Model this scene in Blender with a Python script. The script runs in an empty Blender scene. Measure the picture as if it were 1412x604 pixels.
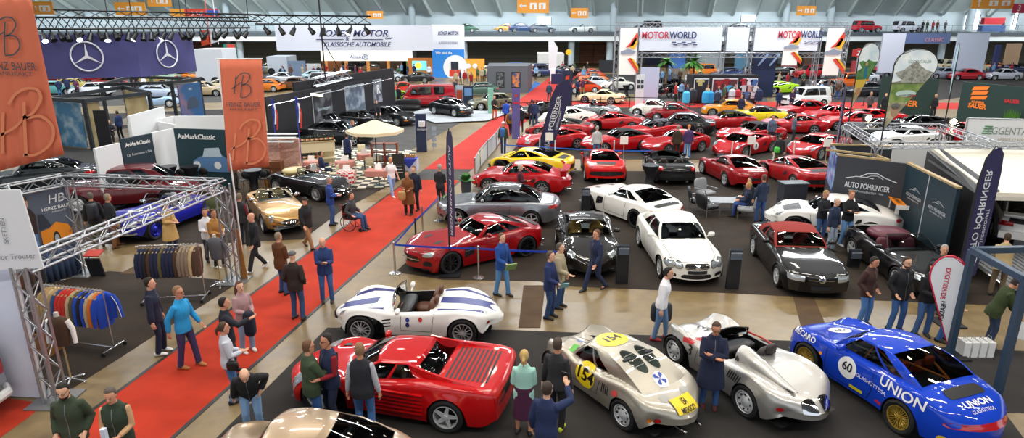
import bpy,math,random
import numpy as np
from mathutils import Vector,Matrix
from mathutils.bvhtree import BVHTree
R=math.radians
S=bpy.context.scene
COL=S.collection
# ---------------------------------------------------------------- camera, world, lights, exposure
FPX,TH,CH=885.0,0.30,7.15
cam=bpy.data.objects.new('camera',bpy.data.cameras.new('camera'));COL.objects.link(cam)
cam.location=(0,0,CH);cam.rotation_euler=(math.pi/2-TH,0,0)
cam.data.sensor_width=36;cam.data.lens=36*FPX/1412;cam.data.clip_end=400
S.camera=cam
S.view_settings.view_transform='Standard';S.view_settings.look='None'
S.view_settings.gamma=1;S.view_settings.use_curve_mapping=False
S.view_settings.exposure=0.2
W=bpy.data.worlds.new('world');S.world=W;W.use_nodes=True
bg=W.node_tree.nodes['Background'];bg.inputs[0].default_value=(0.86,0.93,1.0,1);bg.inputs[1].default_value=1.0
def sun(name,e,rot,col,ang):
    l=bpy.data.lights.new(name,'SUN');l.energy=e;l.angle=R(ang);l.color=col
    o=bpy.data.objects.new(name,l);COL.objects.link(o);o.rotation_euler=[R(a)for a in rot]
def area(name,e,loc,size,col,rot=(0,0,0)):
    l=bpy.data.lights.new(name,'AREA');l.energy=e;l.shape='RECTANGLE';l.size,l.size_y=size;l.color=col
    o=bpy.data.objects.new(name,l);COL.objects.link(o);o.location=loc;o.rotation_euler=[R(a)for a in rot]
for x in(-18,-8,2,12,22):
    for y in(2,13,24):area('roof_and_fill_light',560,(x,y,15.6),(6,.5),(1,.95,.87))
for x in(-42,-20,2,24,46):
    for y in(40,58,78):area('roof_and_fill_light',3000,(x,y,16),(13,.8),(.93,.97,1))
for x in(-75,-40,0,40,80):area('roof_and_fill_light',5000,(x,96,16.5),(16,3),(.88,.95,1),(48,0,0))  # added fill lights, tilted at the back wall to brighten it
S.cycles.max_bounces=6;S.cycles.diffuse_bounces=3;S.cycles.glossy_bounces=3;S.cycles.transparent_max_bounces=10
S.cycles.transmission_bounces=3;S.cycles.caustics_reflective=False;S.cycles.caustics_refractive=False
S.cycles.sample_clamp_indirect=4
# ---------------------------------------------------------------- placing on the floor plan
def G(px,py,z=0.0):
    u=(px-706)/FPX;v=-(py-302)/FPX
    d=(u,math.cos(TH)+v*math.sin(TH),-math.sin(TH)+v*math.cos(TH))
    t=(z-CH)/d[2]
    return Vector((d[0]*t,d[1]*t,z))
def ZH(px,py,py2):
    "height above the floor point (px,py) of what shows at row py2"
    g=G(px,py);v=-(py2-302)/FPX
    dy=math.cos(TH)+v*math.sin(TH);dz=-math.sin(TH)+v*math.cos(TH)
    return CH+g.y*dz/dy
def V(*a):return Vector(a)
# ---------------------------------------------------------------- materials
def lin(c):
    if isinstance(c,str):
        c=c.lstrip('#');c=[int(c[i:i+2],16)/255 for i in(0,2,4)]
    return tuple(x/12.92 if x<=.04045 else((x+.055)/1.055)**2.4 for x in c)
MATS={}
def mat(name,col,rough=.5,metal=0.,coat=0.,emit=0.,alpha=1.,noise=None,bump=None,spec=.5,sheen=0):
    if name in MATS:return MATS[name]
    m=bpy.data.materials.new(name);m.use_nodes=True;nt=m.node_tree
    b=nt.nodes['Principled BSDF'];c=lin(col)
    b.inputs['Base Color'].default_value=(*c,1);b.inputs['Roughness'].default_value=rough
    b.inputs['Metallic'].default_value=metal;b.inputs['Coat Weight'].default_value=coat
    b.inputs['Coat Roughness'].default_value=.04;b.inputs['Specular IOR Level'].default_value=spec
    if sheen:b.inputs['Sheen Weight'].default_value=sheen
    if emit:b.inputs['Emission Color'].default_value=(*c,1);b.inputs['Emission Strength'].default_value=emit
    if alpha<1:b.inputs['Alpha'].default_value=alpha
    tc=None
    if noise or bump:
        tc=nt.nodes.new('ShaderNodeTexCoord')
    if noise:
        sc,col2,lo,hi=noise
        n=nt.nodes.new('ShaderNodeTexNoise');n.inputs['Scale'].default_value=sc;n.inputs['Detail'].default_value=5
        r=nt.nodes.new('ShaderNodeMapRange');r.inputs[1].default_value=lo;r.inputs[2].default_value=hi
        x=nt.nodes.new('ShaderNodeMix');x.data_type='RGBA'
        x.inputs[6].default_value=(*c,1);x.inputs[7].default_value=(*lin(col2),1)
        nt.links.new(tc.outputs['Object'],n.inputs['Vector']);nt.links.new(n.outputs[0],r.inputs[0])
        nt.links.new(r.outputs[0],x.inputs[0]);nt.links.new(x.outputs[2],b.inputs['Base Color'])
    if bump:
        sc,st=bump
        n=nt.nodes.new('ShaderNodeTexNoise');n.inputs['Scale'].default_value=sc;n.inputs['Detail'].default_value=4
        bp=nt.nodes.new('ShaderNodeBump');bp.inputs['Strength'].default_value=st;bp.inputs['Distance'].default_value=.02
        nt.links.new(tc.outputs['Object'],n.inputs['Vector']);nt.links.new(n.outputs[0],bp.inputs['Height'])
        nt.links.new(bp.outputs[0],b.inputs['Normal'])
    MATS[name]=m;return m
def hexn(c):return c if isinstance(c,str)else '%02x%02x%02x'%tuple(int(x*255)for x in c)
def paint(c,rough=.28,metal=0.):return mat('paint_'+hexn(c),c,rough if metal else.45,metal,1.0,spec=.5 if metal else.12)
def cloth(c):return mat('cloth_'+hexn(c),c,.85,bump=(55,.35))
def plain(c,rough=.6,metal=0.):return mat('plain_%s_%d_%d'%(hexn(c),rough*100,metal*100),c,rough,metal)
def glow(c,e):return mat('glow_%s_%d'%(hexn(c),e*10),c,.6,emit=e)
def glass_mat(name,tint,mixv=.82):
    if name in MATS:return MATS[name]
    m=bpy.data.materials.new(name);m.use_nodes=True;nt=m.node_tree;nt.nodes.clear()
    o=nt.nodes.new('ShaderNodeOutputMaterial');t=nt.nodes.new('ShaderNodeBsdfTransparent');t.inputs[0].default_value=(*lin(tint),1)
    g=nt.nodes.new('ShaderNodeBsdfGlossy');g.inputs['Roughness'].default_value=.03
    f=nt.nodes.new('ShaderNodeFresnel');f.inputs[0].default_value=1.5
    x=nt.nodes.new('ShaderNodeMixShader')
    nt.links.new(f.outputs[0],x.inputs[0]);nt.links.new(t.outputs[0],x.inputs[1]);nt.links.new(g.outputs[0],x.inputs[2])
    nt.links.new(x.outputs[0],o.inputs[0]);MATS[name]=m;return m
CHROME=mat('chrome','d8dade',.08,1);ALU=mat('aluminium','b9bec4',.3,1);STEEL=mat('brushed_steel','c9ccd0',.25,.9)
BLACK=mat('black_plastic','0c0c0e',.45);RIM=mat('rim_silver','d4d7da',.32,.35);RUBBER=mat('rubber','111113',.7);GLASS=glass_mat('tinted_glass','a8b4b8')
DARKGLASS=mat('dark_glass','0d1114',.05,0,1.0);WHITE=plain('f2f2f0',.5);GLASSC=glass_mat('clear_glass','eef4f4')
# ---------------------------------------------------------------- mesh building
class MB:
    def __init__(s):s.v=[];s.f=[];s.m=[]
    def add(s,vs,fs,m=0):
        o=len(s.v);s.v+=[tuple(p)for p in vs];s.f+=[tuple(i+o for i in f)for f in fs];s.m+=[m]*len(fs)
    def box(s,c,d,m=0,rz=0.,rx=0.,ry=0.):
        hx,hy,hz=d[0]/2,d[1]/2,d[2]/2
        vs=[V(x,y,z)for z in(-hz,hz)for x,y in((-hx,-hy),(hx,-hy),(hx,hy),(-hx,hy))]
        if rz or rx or ry:
            M=Matrix.Rotation(rz,3,'Z')@Matrix.Rotation(ry,3,'Y')@Matrix.Rotation(rx,3,'X');vs=[M@v for v in vs]
        s.add([v+V(*c)for v in vs],[(3,2,1,0),(4,5,6,7),(0,1,5,4),(1,2,6,5),(2,3,7,6),(3,0,4,7)],m)
    def bar(s,a,b,w,t=None,m=0):
        "square bar from a to b"
        s.tube([a,b],w*.7071,4,m)
    def grid(s,P,m=0,closed=False,flip=False):
        nr,nc=len(P),len(P[0]);vs=[p for row in P for p in row];fs=[]
        for i in range(nr-1):
            for j in range(nc if closed else nc-1):
                a,b=i*nc+j,i*nc+(j+1)%nc
                f=(a,b,b+nc,a+nc);fs.append(f[::-1]if flip else f)
        s.add(vs,fs,m)
    def loft(s,rings,m=0,caps=True):
        s.grid(rings,m,True)
        if caps:
            n=len(rings[0]);s.add(rings[0],[tuple(range(n))[::-1]],m);s.add(rings[-1],[tuple(range(n))],m)
    def tube(s,pts,r,n=8,m=0,caps=True,closed=False):
        pts=[V(*p)for p in pts];rr=r if isinstance(r,(list,tuple))else[r]*len(pts);rings=[];up=None
        for i,p in enumerate(pts):
            if closed:d=pts[(i+1)%len(pts)]-pts[i-1]
            else:d=pts[min(i+1,len(pts)-1)]-pts[max(i-1,0)]
            d.normalize()
            if up is None:up=V(0,0,1)if abs(d.z)<.9 else V(1,0,0)
            a=up.cross(d)
            if a.length<1e-4:a=V(1,0,.1).cross(d)
            a.normalize();b=d.cross(a);up=b
            o=math.pi/4 if n==4 else 0
            rings.append([p+a*math.cos(2*math.pi*k/n+o)*rr[i]+b*math.sin(2*math.pi*k/n+o)*rr[i]for k in range(n)])
        if closed:rings.append(rings[0]);caps=False
        s.loft(rings,m,caps)
    def cyl(s,a,b,r,r2=None,n=16,m=0):s.tube([a,b],[r,r if r2 is None else r2],n,m)
    def lathe(s,prof,c=(0,0,0),axis='z',n=24,m=0,caps=False):
        rings=[]
        for r,h in prof:
            ring=[]
            for k in range(n):
                a=2*math.pi*k/n;x,y=r*math.cos(a),r*math.sin(a)
                ring.append(V(*c)+(V(x,y,h)if axis=='z' else V(y,h,x)if axis=='y' else V(h,x,y)))
            rings.append(ring)
        s.loft(rings,m,caps)
    def ell(s,c,r,nu=12,nv=8,m=0,e=1.,T=None):
        "ellipsoid; e<1 squares it into a rounded box"
        def pw(x):return math.copysign(abs(x)**e,x)
        rings=[]
        for i in range(nv+1):
            ph=-math.pi/2+math.pi*(i if 0<i<nv else(i+.02 if i==0 else i-.02))/nv
            row=[]
            for k in range(nu):
                a=2*math.pi*k/nu
                p=V(r[0]*pw(math.cos(ph))*pw(math.cos(a)),r[1]*pw(math.cos(ph))*pw(math.sin(a)),r[2]*pw(math.sin(ph)))
                row.append((T@p if T else p)+V(*c))
            rings.append(row)
        s.loft(rings,m)
    def prism(s,pts,h0,h1,m=0):
        n=len(pts);s.loft([[(x,y,h0)for x,y in pts],[(x,y,h1)for x,y in pts]],m)
    def slab(s,pts,d,m=0):
        "thick plate from a planar outline, thickness vector d"
        d=V(*d);pts=[V(*p)for p in pts];s.loft([pts,[p+d for p in pts]],m)
    def mesh(s,name,mats,smooth=None):
        me=bpy.data.meshes.new(name);me.from_pydata(s.v,[],s.f)
        for m in mats:me.materials.append(m)
        if s.m:me.polygons.foreach_set('material_index',s.m)
        if smooth is not None:shade(me,smooth)
        me.update();return me
    def build(s,name,mats,parent=None,smooth=None,loc=None,rz=0.):
        if not isinstance(mats,(list,tuple)):mats=[mats]
        o=bpy.data.objects.new(name,s.mesh(name,mats,smooth));COL.objects.link(o)
        if parent:o.parent=parent
        if loc is not None:o.location=loc
        if rz:o.rotation_euler.z=rz
        return o
def shade(me,ang):
    import bmesh
    bm=bmesh.new();bm.from_mesh(me);bmesh.ops.remove_doubles(bm,verts=bm.verts,dist=.0004)
    bmesh.ops.recalc_face_normals(bm,faces=bm.faces);c=R(ang)
    for f in bm.faces:f.smooth=True
    for e in bm.edges:
        if len(e.link_faces)==2 and e.calc_face_angle(0)>c:e.smooth=False
    bm.to_mesh(me);bm.free()
def tag(o,label=None,cat=None,group=None,kind=None):
    if label:o['label']=label
    if cat:o['category']=cat
    if group:o['group']=group
    if kind:o['kind']=kind
    return o
def empty(name,label,cat,loc=(0,0,0),rz=0.,group=None):
    o=bpy.data.objects.new(name,None);COL.objects.link(o);o.location=loc;o.rotation_euler.z=rz
    o.empty_display_size=.1
    return tag(o,label,cat,group)
def struct(o):o['kind']='structure';return o
def text_mb(txt,size,font_shear=0.,ext=0.,align='CENTER',space=1.,bold=0.,width=None):
    "text as mesh points in its own xy plane -> (verts, faces)"
    c=bpy.data.curves.new('lettering','FONT');c.body=txt;c.size=size;c.extrude=ext;c.align_x=align;c.align_y='CENTER'
    c.resolution_u=3;c.shear=font_shear;c.space_character=space;c.offset=bold
    o=bpy.data.objects.new('lettering',c)
    me=bpy.data.meshes.new_from_object(o)
    vs=[v.co.copy()for v in me.vertices];fs=[tuple(p.vertices)for p in me.polygons]
    bpy.data.objects.remove(o);bpy.data.curves.remove(c);bpy.data.meshes.remove(me)
    if width and vs:
        w=max(v.x for v in vs)-min(v.x for v in vs);k=width/w
        vs=[V(v.x*k,v.y,v.z)for v in vs]
    return vs,fs
def put_text(txt,size,origin,ux,uy,m,parent=None,name='lettering',lift=.012,**kw):
    "flat lettering on a surface: ux, uy are the reading and up directions"
    vs,fs=text_mb(txt,size,**kw);ux=V(*ux).normalized();uy=V(*uy).normalized();n=ux.cross(uy)
    b=MB();b.add([V(*origin)+ux*v.x+uy*v.y+n*lift for v in vs],fs)
    return b.build(name,m,parent)
class PC:
    "monotone cubic through control points"
    def __init__(s,pts):
        pts=[tuple(p)for p in pts]
        s.x=[p[0]for p in pts];s.y=[p[1]for p in pts];n=len(pts)
        d=[(s.y[i+1]-s.y[i])/(s.x[i+1]-s.x[i])for i in range(n-1)]
        m=[d[0]]+[0 if d[i-1]*d[i]<=0 else 2/(1/d[i-1]+1/d[i])for i in range(1,n-1)]+[d[-1]]
        s.t=m
    def __call__(s,x):
        X=s.x
        if x<=X[0]:return s.y[0]
        if x>=X[-1]:return s.y[-1]
        i=max(k for k in range(len(X)-1)if X[k]<=x);h=X[i+1]-X[i];t=(x-X[i])/h
        return((1+2*t)*(1-t)**2*s.y[i]+t*(1-t)**2*h*s.t[i]+t*t*(3-2*t)*s.y[i+1]+t*t*(t-1)*h*s.t[i+1])
# ---------------------------------------------------------------- helpers for things that stand on the floor plan
def PY(px,py,Y):
    "point of the upright plane y=Y seen at (px,py)"
    u=(px-706)/FPX;v=-(py-302)/FPX;dy=math.cos(TH)+v*math.sin(TH)
    return V(u*Y/dy,Y,CH+(-math.sin(TH)+v*math.cos(TH))*Y/dy)
def gz(px,py,z):p=G(px,py,z);return V(p.x,p.y,0)
class Wall:
    "upright frame from floor point a to b, n towards the viewer"
    def __init__(s,a,b):
        s.a,s.b=V(a.x,a.y,0),V(b.x,b.y,0);s.L=(s.b-s.a).length;s.u=(s.b-s.a).normalized();s.n=V(s.u.y,-s.u.x,0)
    def p(s,t,z,o=0.):return s.a+s.u*t+s.n*o+V(0,0,z)
    def board(s,b,t0,t1,z0,z1,th=.08,o=0.,m=0):
        P=[s.p(t0,z0,o),s.p(t1,z0,o),s.p(t1,z1,o),s.p(t0,z1,o)];b.slab(P,s.n*-th,m)
    def text(s,txt,size,t,z,m,parent=None,o=.02,name='lettering',**kw):return put_text(txt,size,s.p(t,z,o),s.u,(0,0,1),m,parent,name,lift=.004,**kw)
    def picture(s,name,t0,t1,z0,z1,m,parent,o=.03,th=.03):
        b=MB();s.board(b,t0,t1,z0,z1,th,o);return b.build(name,m,parent)
def poly_plate(name,pts,z,m,th=.004):
    b=MB();b.loft([[V(p.x,p.y,z-th)for p in pts],[V(p.x,p.y,z)for p in pts]]);return b.build(name,m)
def floor_mat():
    m=bpy.data.materials.new('concrete_floor');m.use_nodes=True;nt=m.node_tree;N=nt.nodes.new;b=nt.nodes['Principled BSDF']
    tc=N('ShaderNodeTexCoord');n1=N('ShaderNodeTexNoise');n1.inputs['Scale'].default_value=.35;n1.inputs['Detail'].default_value=8;n1.inputs['Roughness'].default_value=.65
    n2=N('ShaderNodeTexNoise');n2.inputs['Scale'].default_value=3.;n2.inputs['Detail'].default_value=6
    r=N('ShaderNodeValToRGB');r.color_ramp.elements[0].color=(*lin('5c4c35'),1);r.color_ramp.elements[1].color=(*lin('98835c'),1);r.color_ramp.elements[0].position=.3;r.color_ramp.elements[1].position=.7
    mx=N('ShaderNodeMix');mx.data_type='FLOAT';mx.inputs[0].default_value=.35
    L=nt.links.new;L(tc.outputs['Object'],n1.inputs[0]);L(tc.outputs['Object'],n2.inputs[0]);L(n1.outputs[0],mx.inputs[2]);L(n2.outputs[0],mx.inputs[3]);L(mx.outputs[0],r.inputs[0]);L(r.outputs[0],b.inputs['Base Color'])
    rr=N('ShaderNodeMapRange');rr.inputs[3].default_value=.22;rr.inputs[4].default_value=.5;L(n2.outputs[0],rr.inputs[0]);L(rr.outputs[0],b.inputs['Roughness'])
    return m
def carpet_mat(name,c1,c2):return mat(name,c1,.95,noise=(1.2,c2,.35,.65),bump=(160,.3))
b=MB();b.box((5,60,-.1),(260,150,.2));struct(b.build('floor',floor_mat()))
def carpet(label,pts,m,z,name='carpet'):
    return tag(poly_plate(name,pts,z,m),label,'carpet')
DARKC=carpet_mat('charcoal_carpet','2e2b29','24211f');BROWNC=carpet_mat('brown_black_carpet','2f2419','251b12');REDC=carpet_mat('red_carpet','bc300e','a8280a');REDF=carpet_mat('red_carpet_far','b8281c','a82218');GREYC=carpet_mat('grey_carpet','4c4a48','403e3c');LIGHTC=carpet_mat('pale_grey_carpet','b4b9bc','a4a8ac')
def rl(y):return V(-9.85+.172*y,y,0)
def rr_(y):return V(-8.0+.19*y,y,0)
carpet('orange-red aisle carpet running up the middle of the hall from the near left',[rl(6),rr_(6),rr_(29.3),rl(29.3)],REDC,.006,'aisle_carpet')
carpet('darker red aisle carpet beyond the grey strip, running on to the back of the hall',[rl(31.6),rr_(31.6),rr_(88),rl(88)],REDF,.006,'aisle_carpet')
carpet('short grey carpet strip crossing between the two red aisle carpets',[rl(29.35),rr_(29.35),rr_(31.55),rl(31.55)],GREYC,.006,'carpet_strip')
b=MB()
for f in(rl,rr_):
    for y in(6,):
        s=-1 if f is rl else 1;b.loft([[V(f(q).x+s*.0,q,.002),V(f(q).x+s*.09,q,.002),V(f(q).x+s*.09,q,.009),V(f(q).x,q,.009)]for q in(6,29.3)])
tag(b.build('tape',plain('1c1a18',.5)),'thin dark adhesive tape along both edges of the near red carpet','tape')
carpet('charcoal carpet under the five racing cars in the foreground',[V(-5.3,6,0),V(-5.3,9.8,0),V(-4.5,14.15,0),V(-.1,14.03,0),V(6.5,13.48,0),V(19,12.3,0),V(19,10.2,0),V(9.4,10.6,0),V(8.0,6,0)],DARKC,.006)
carpet('dark brown carpet under the silver, white and black dealer cars in the middle',[G(545,375),G(612,386),G(745,388),G(760,394),G(1000,404),G(1172,413),V(17,15.0,0),V(20,30.5,0),V(.1,31.4,0)],BROWNC,.006)
carpet('dark carpet under the rows of red cars further back',[V(-.3,34.2,0),V(21,33.5,0),V(26,55.5,0),V(3.0,55.5,0)],BROWNC,.006)
carpet('red cross-aisle carpet behind the rows of red sports cars',[V(3.6,56,0),V(48,54,0),V(48,58.6,0),V(4.0,60.3,0)],REDF,.007,'aisle_carpet')
carpet('dark carpet of the clothing stand with the rails',[G(86,545),G(118,524),G(216,461),G(332,388),G(150,374),G(90,386),V(-16,16,0),V(-14,11,0)],BROWNC,.006)
carpet('red carpet patch by the camper van in the near left corner',[G(0,604),G(0,548),G(62,557),G(40,575)],REDC,.007)
carpet('dark carpet under the maroon saloon and the gold sports car',[V(-26,20.2,0),G(300,336),G(418,330),V(-6.7,24.3,0),V(-4.9,30.5,0),V(-11,31,0),V(-27,31,0)],BROWNC,.006)
carpet('charcoal carpet in front of the long black display wall',[V(-20,33.5,0),V(-7.7,33.5,0),V(-6.1,35.2,0),V(-1.8,57,0),V(-12,57,0)],GREYC,.006)
carpet('pale low display platform under the old black coupe',[G(600,171),G(672,168),G(705,156),G(590,151),G(560,158)],LIGHTC,.10,'display_platform')
carpet('red strip carpet crossing beyond the black display wall',[V(-9,57.5,0),V(-1.7,57.5,0),V(-1.2,61,0),V(-9,61,0)],REDF,.007,'aisle_carpet')
for lb,q,m_ in[('dark grey carpet of the far left stands behind the pavilions',((40,150),(330,140),(372,118),(560,112),(640,104),(40,98)),GREYC),('dark carpet of the stands between the grey cabin and the wide banners',((760,132),(960,128),(930,100),(770,104)),DARKC),('dark carpet of the far right stands behind the green wall',((1080,150),(1200,150),(1440,120),(1412,94),(1050,96)),DARKC),('blue carpet beside the grey poster cabin',((733,140),(752,118),(738,112),(726,126)),carpet_mat('blue_carpet','2c62a0','26568c')),('grey-blue carpet under the far stands in the centre',((655,108),(800,104),(800,92),(655,92)),GREYC),('dark carpet under the motorcycles and the fashion shop',((880,146),(1060,146),(1050,108),(880,110)),GREYC),('dark carpet around the classic dealer walls',((60,232),(330,262),(372,240),(330,150),(60,160)),DARKC)]:carpet(lb,[G(*p)for p in q],m_,.005)
for i,(q,lb)in enumerate([(((715,452),(745,452),(752,394),(722,394)),'brown cable-cover strip crossing the pale floor behind the coupe with number 154'),(((1105,452),(1140,452),(1122,410),(1094,410)),'brown cable-cover strip on the pale floor behind the silver open racer'),(((165,378),(196,378),(262,340),(236,340)),'dark cable-cover strip on the floor behind the rail of padded jackets')]):
    tag(poly_plate('cable_cover',[G(*p)for p in q],.012,carpet_mat('strip_%d'%i,'5b4630','4a3826'),.01),lb,'floor strip')
# ---------------------------------------------------------------- far wall, gallery and roof edge
YB,YG=116.0,102.0
wallm=mat('hall_wall','c3cfd2',.7,noise=(.3,'b4c2c8',.3,.7));lowm=mat('lower_wall','8d8a7c',.8);slopem=mat('roof_panel','dfe6e0',.6);ribm=plain('b9c2bd',.5);deckm=plain('4d565c',.5);beamm=plain('dfe5e6',.5)
zd=PY(706,45,YG).z;zs_=zd-1.0
b=MB();b.box((5,YB+.5,zd/2),(240,1,zd));struct(b.build('wall_back_lower',lowm))
b=MB()
for k in range(9):b.box((5,YB-.06,.8+.6*k),(240,.08,.05))
struct(b.build('trim_1',plain('6f6d62',.7)))
b=MB();b.box((5,YB+.5,zd+3.2),(240,1,6.4));struct(b.build('wall_back',wallm))
b=MB();b.box((5,(YG+YB)/2,zd-.15),(240,YB-YG,.3));b.box((5,YG-.1,zd-.2),(240,.3,.5),0);struct(b.build('floor_gallery',deckm))
b=MB();b.box((5,YG+.1,zd-.85),(240,.5,.8));struct(b.build('trim_2',beamm))
b=MB()
for z in(.35,.7,1.05):b.tube([(-115,YG-.1,zd+z),(125,YG-.1,zd+z)],.03,6)
for k in range(120):b.tube([(-115+2*k,YG-.1,zd),(-115+2*k,YG-.1,zd+1.08)],.03,5)
struct(b.build('trim_3',plain('5a6870',.5)))
b=MB();P0=PY(706,17,YB).z;b.grid([[V(x,YB+.2,P0)for x in(-115,110)],[V(x,YB-16,P0+9)for x in(-115,110)]]);o=b.build('ceiling',slopem);struct(o);md=o.modifiers.new('t','SOLIDIFY');md.thickness=.4
b=MB()
for k in range(58):
    x=-110+4.0*k;b.tube([(x,YB-.3,P0-.3),(x-3.0,YB-15,P0+8.2)],.28 if k%3 else.5,6)
struct(b.build('trim_4',ribm))
b=MB()
for px in(312,568,846,1084,1146,1340):
    q=PY(px,20,YB-2);b.tube([(q.x,q.y,0),(q.x,q.y,q.z+8)],.55,14)
struct(b.build('trim_5',plain('a9b6bb',.4)))
for i,(x0,x1,y0,y1,c,e)in enumerate([(948,1052,3,14,'8fa0a4',0),(1098,1190,-2,10,'6d7f86',0),(741,760,24,34,'f4f8ff',2.0),(1021,1042,21,31,'f0f4ff',1.5),(1329,1352,18,40,'fafaff',3.0),(1394,1404,18,40,'fafaff',3.0)]):
    a,c_=PY(x0,y1,YB-.1),PY(x1,y0,YB-.1);b=MB();b.box(((a.x+c_.x)/2,YB-.12,(a.z+c_.z)/2),(c_.x-a.x,.2,c_.z-a.z));o=struct(b.build('window_%d'%(i+1),glow(c,e)if e else plain(c,.2)))
    b=MB();n=max(1,int((c_.x-a.x)/1.6))
    for k in range(n+1):b.box((a.x+(c_.x-a.x)*k/n,YB-.25,(a.z+c_.z)/2),(.12,.1,c_.z-a.z))
    b.build('window_frame',plain('4a5a64',.5),o)
for i,(x0,x1,y0,y1)in enumerate([(799,838,52,88),(250,290,52,88),(545,560,60,88)]):
    a,c_=PY(x0,y1,YB-.2),PY(x1,y0,YB-.2);b=MB();w_=(c_.x-a.x)/2;zt_=c_.z
    for k in(0,1):b.box((a.x+w_*(k+.5),YB-.2,zt_/2),(w_*.97,.25,zt_))
    o=struct(b.build('door_%d'%(i+1),mat('brown_wood_door','8a4f2a',.5,noise=(2,'7a4424',.3,.7))));b=MB()
    for k in range(3):b.box((a.x+w_,YB-.36,zt_*(k+1)/4),(2*w_,.06,.1))
    b.build('door_rail',plain('5c3218'),o)
b=MB()
for px in(788,841,128,330,460,640,1210,1300):q=PY(px,60,YG+1);b.tube([(q.x,q.y,0),(q.x,q.y,zd)],.5,12)
struct(b.build('trim_6',plain('aebcc4',.4)))
b=MB()
for x in range(6):pass
b=MB()
for k in range(9):b.box((5,2+8*k,16.8),(90,.9,1.1));
for k in range(-3,5):b.box((12*k,34,18.2),(.6,76,.8))
struct(b.build('ceiling_beam_added',plain('6a6e72',.7)))  # unseen beams, added to put streaks into the car paint reflections
b=MB();b.box((5,38,19),(250,130,.3));struct(b.build('ceiling_roof',mat('roof_underside','55595d',.8)))
lm=glow('fff4e2',26)
for i in range(6):
    for j in range(5):
        b=MB();x,y=-16+8*j+(i%2)*3,3+7.5*i;b.lathe([(.06,.5),(.12,.35),(.45,.05),(.45,0)],(x,y,14.6),n=14,m=0);b.lathe([(.42,.03),(.001,.03)],(x,y,14.6),n=14,m=1)
        b.tube([(x,y,15.05),(x,y,16.4)],.03,5)
        tag(b.build('ceiling_lamp',[BLACK,lm],smooth=40),'round high-bay lamp hanging from the hall roof above the cars','lamp','hall roof lamps')
# ================================================================ CARS
SPEC={}
def hp(L,W,zt,zs,w,zl,gh,wh,**k):
    return dict(L=L,W=W,zt=zt,zs=zs,w=w,zl=zl,gh=gh,wh=wh,**k)
SPEC['911']=hp(4.46,.925,[(0,.50),(.15,.58),(.6,.71),(1.2,.86),(1.5,.92),(2.6,.95),(3.1,1.00),(3.55,1.00),(4.0,.91),(4.3,.78),(4.46,.62)],
    [(0,.50),(.15,.60),(.55,.80),(1.0,.87),(1.5,.86),(2.5,.90),(3.3,.95),(4.0,.86),(4.3,.74),(4.46,.62)],
    [(0,.60),(.1,.72),(.4,.83),(.93,.88),(1.6,.86),(2.5,.88),(3.28,.925),(4.0,.88),(4.3,.78),(4.46,.64)],
    [(0,.26),(.25,.16),(4.1,.19),(4.46,.36)],(1.38,2.05,2.68,3.62,1.25,1.29,1.26,.70,.53),(.93,3.28,.335,'ten'),bend=(.42,.30),cow=.22)
SPEC['classic911']=hp(4.28,.85,[(0,.42),(.12,.60),(.5,.68),(1.2,.86),(1.5,.93),(2.6,.95),(3.1,1.00),(3.5,.98),(3.9,.88),(4.15,.74),(4.28,.58)],
    [(0,.42),(.12,.62),(.45,.84),(1.0,.90),(1.5,.88),(2.5,.91),(3.2,.95),(3.9,.84),(4.15,.70),(4.28,.58)],
    [(0,.62),(.1,.72),(.4,.80),(.92,.83),(1.6,.79),(2.4,.80),(3.19,.87),(3.9,.82),(4.15,.74),(4.28,.66)],
    [(0,.24),(.25,.17),(3.9,.22),(4.28,.36)],(1.36,1.92,2.52,3.42,1.25,1.30,1.27,.68,.52),(.92,3.19,.325,'mesh'),bend=(.30,.26),cow=.12,fp=5)
SPEC['ferrari']=hp(4.50,.97,[(0,.36),(.12,.46),(.6,.58),(1.1,.72),(1.35,.80),(2.3,.88),(3.2,.96),(4.0,.92),(4.38,.86),(4.5,.72)],
    [(0,.36),(.12,.46),(.55,.68),(1.0,.80),(1.5,.76),(2.4,.84),(3.4,.95),(4.0,.90),(4.38,.84),(4.5,.72)],
    [(0,.66),(.1,.78),(.4,.90),(1.05,.94),(1.7,.89),(2.5,.91),(3.55,.965),(4.1,.93),(4.4,.86),(4.5,.80)],
    [(0,.17),(.3,.12),(4.1,.16),(4.5,.30)],(1.20,1.95,2.45,3.75,1.14,1.20,1.18,.72,.50),(1.05,3.65,.335,'five'),bend=(.50,.18),cow=.30,fp=3)
SPEC['sls']=hp(4.64,.97,[(0,.58),(.1,.68),(.6,.80),(1.4,.89),(1.95,.93),(3.0,.93),(3.8,.92),(4.3,.88),(4.55,.82),(4.64,.70)],
    [(0,.58),(.1,.66),(.5,.76),(1.0,.84),(1.9,.86),(3.0,.88),(3.7,.93),(4.3,.84),(4.55,.78),(4.64,.70)],
    [(0,.70),(.1,.80),(.4,.91),(1.0,.95),(1.8,.90),(2.8,.91),(3.65,.97),(4.2,.92),(4.5,.84),(4.64,.76)],
    [(0,.22),(.25,.13),(4.2,.17),(4.64,.34)],(1.92,2.50,3.05,3.98,1.19,1.255,1.22,.74,.56),(1.0,3.68,.345,'ten'),bend=(.38,.26),cow=.20,fp=4)
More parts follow.
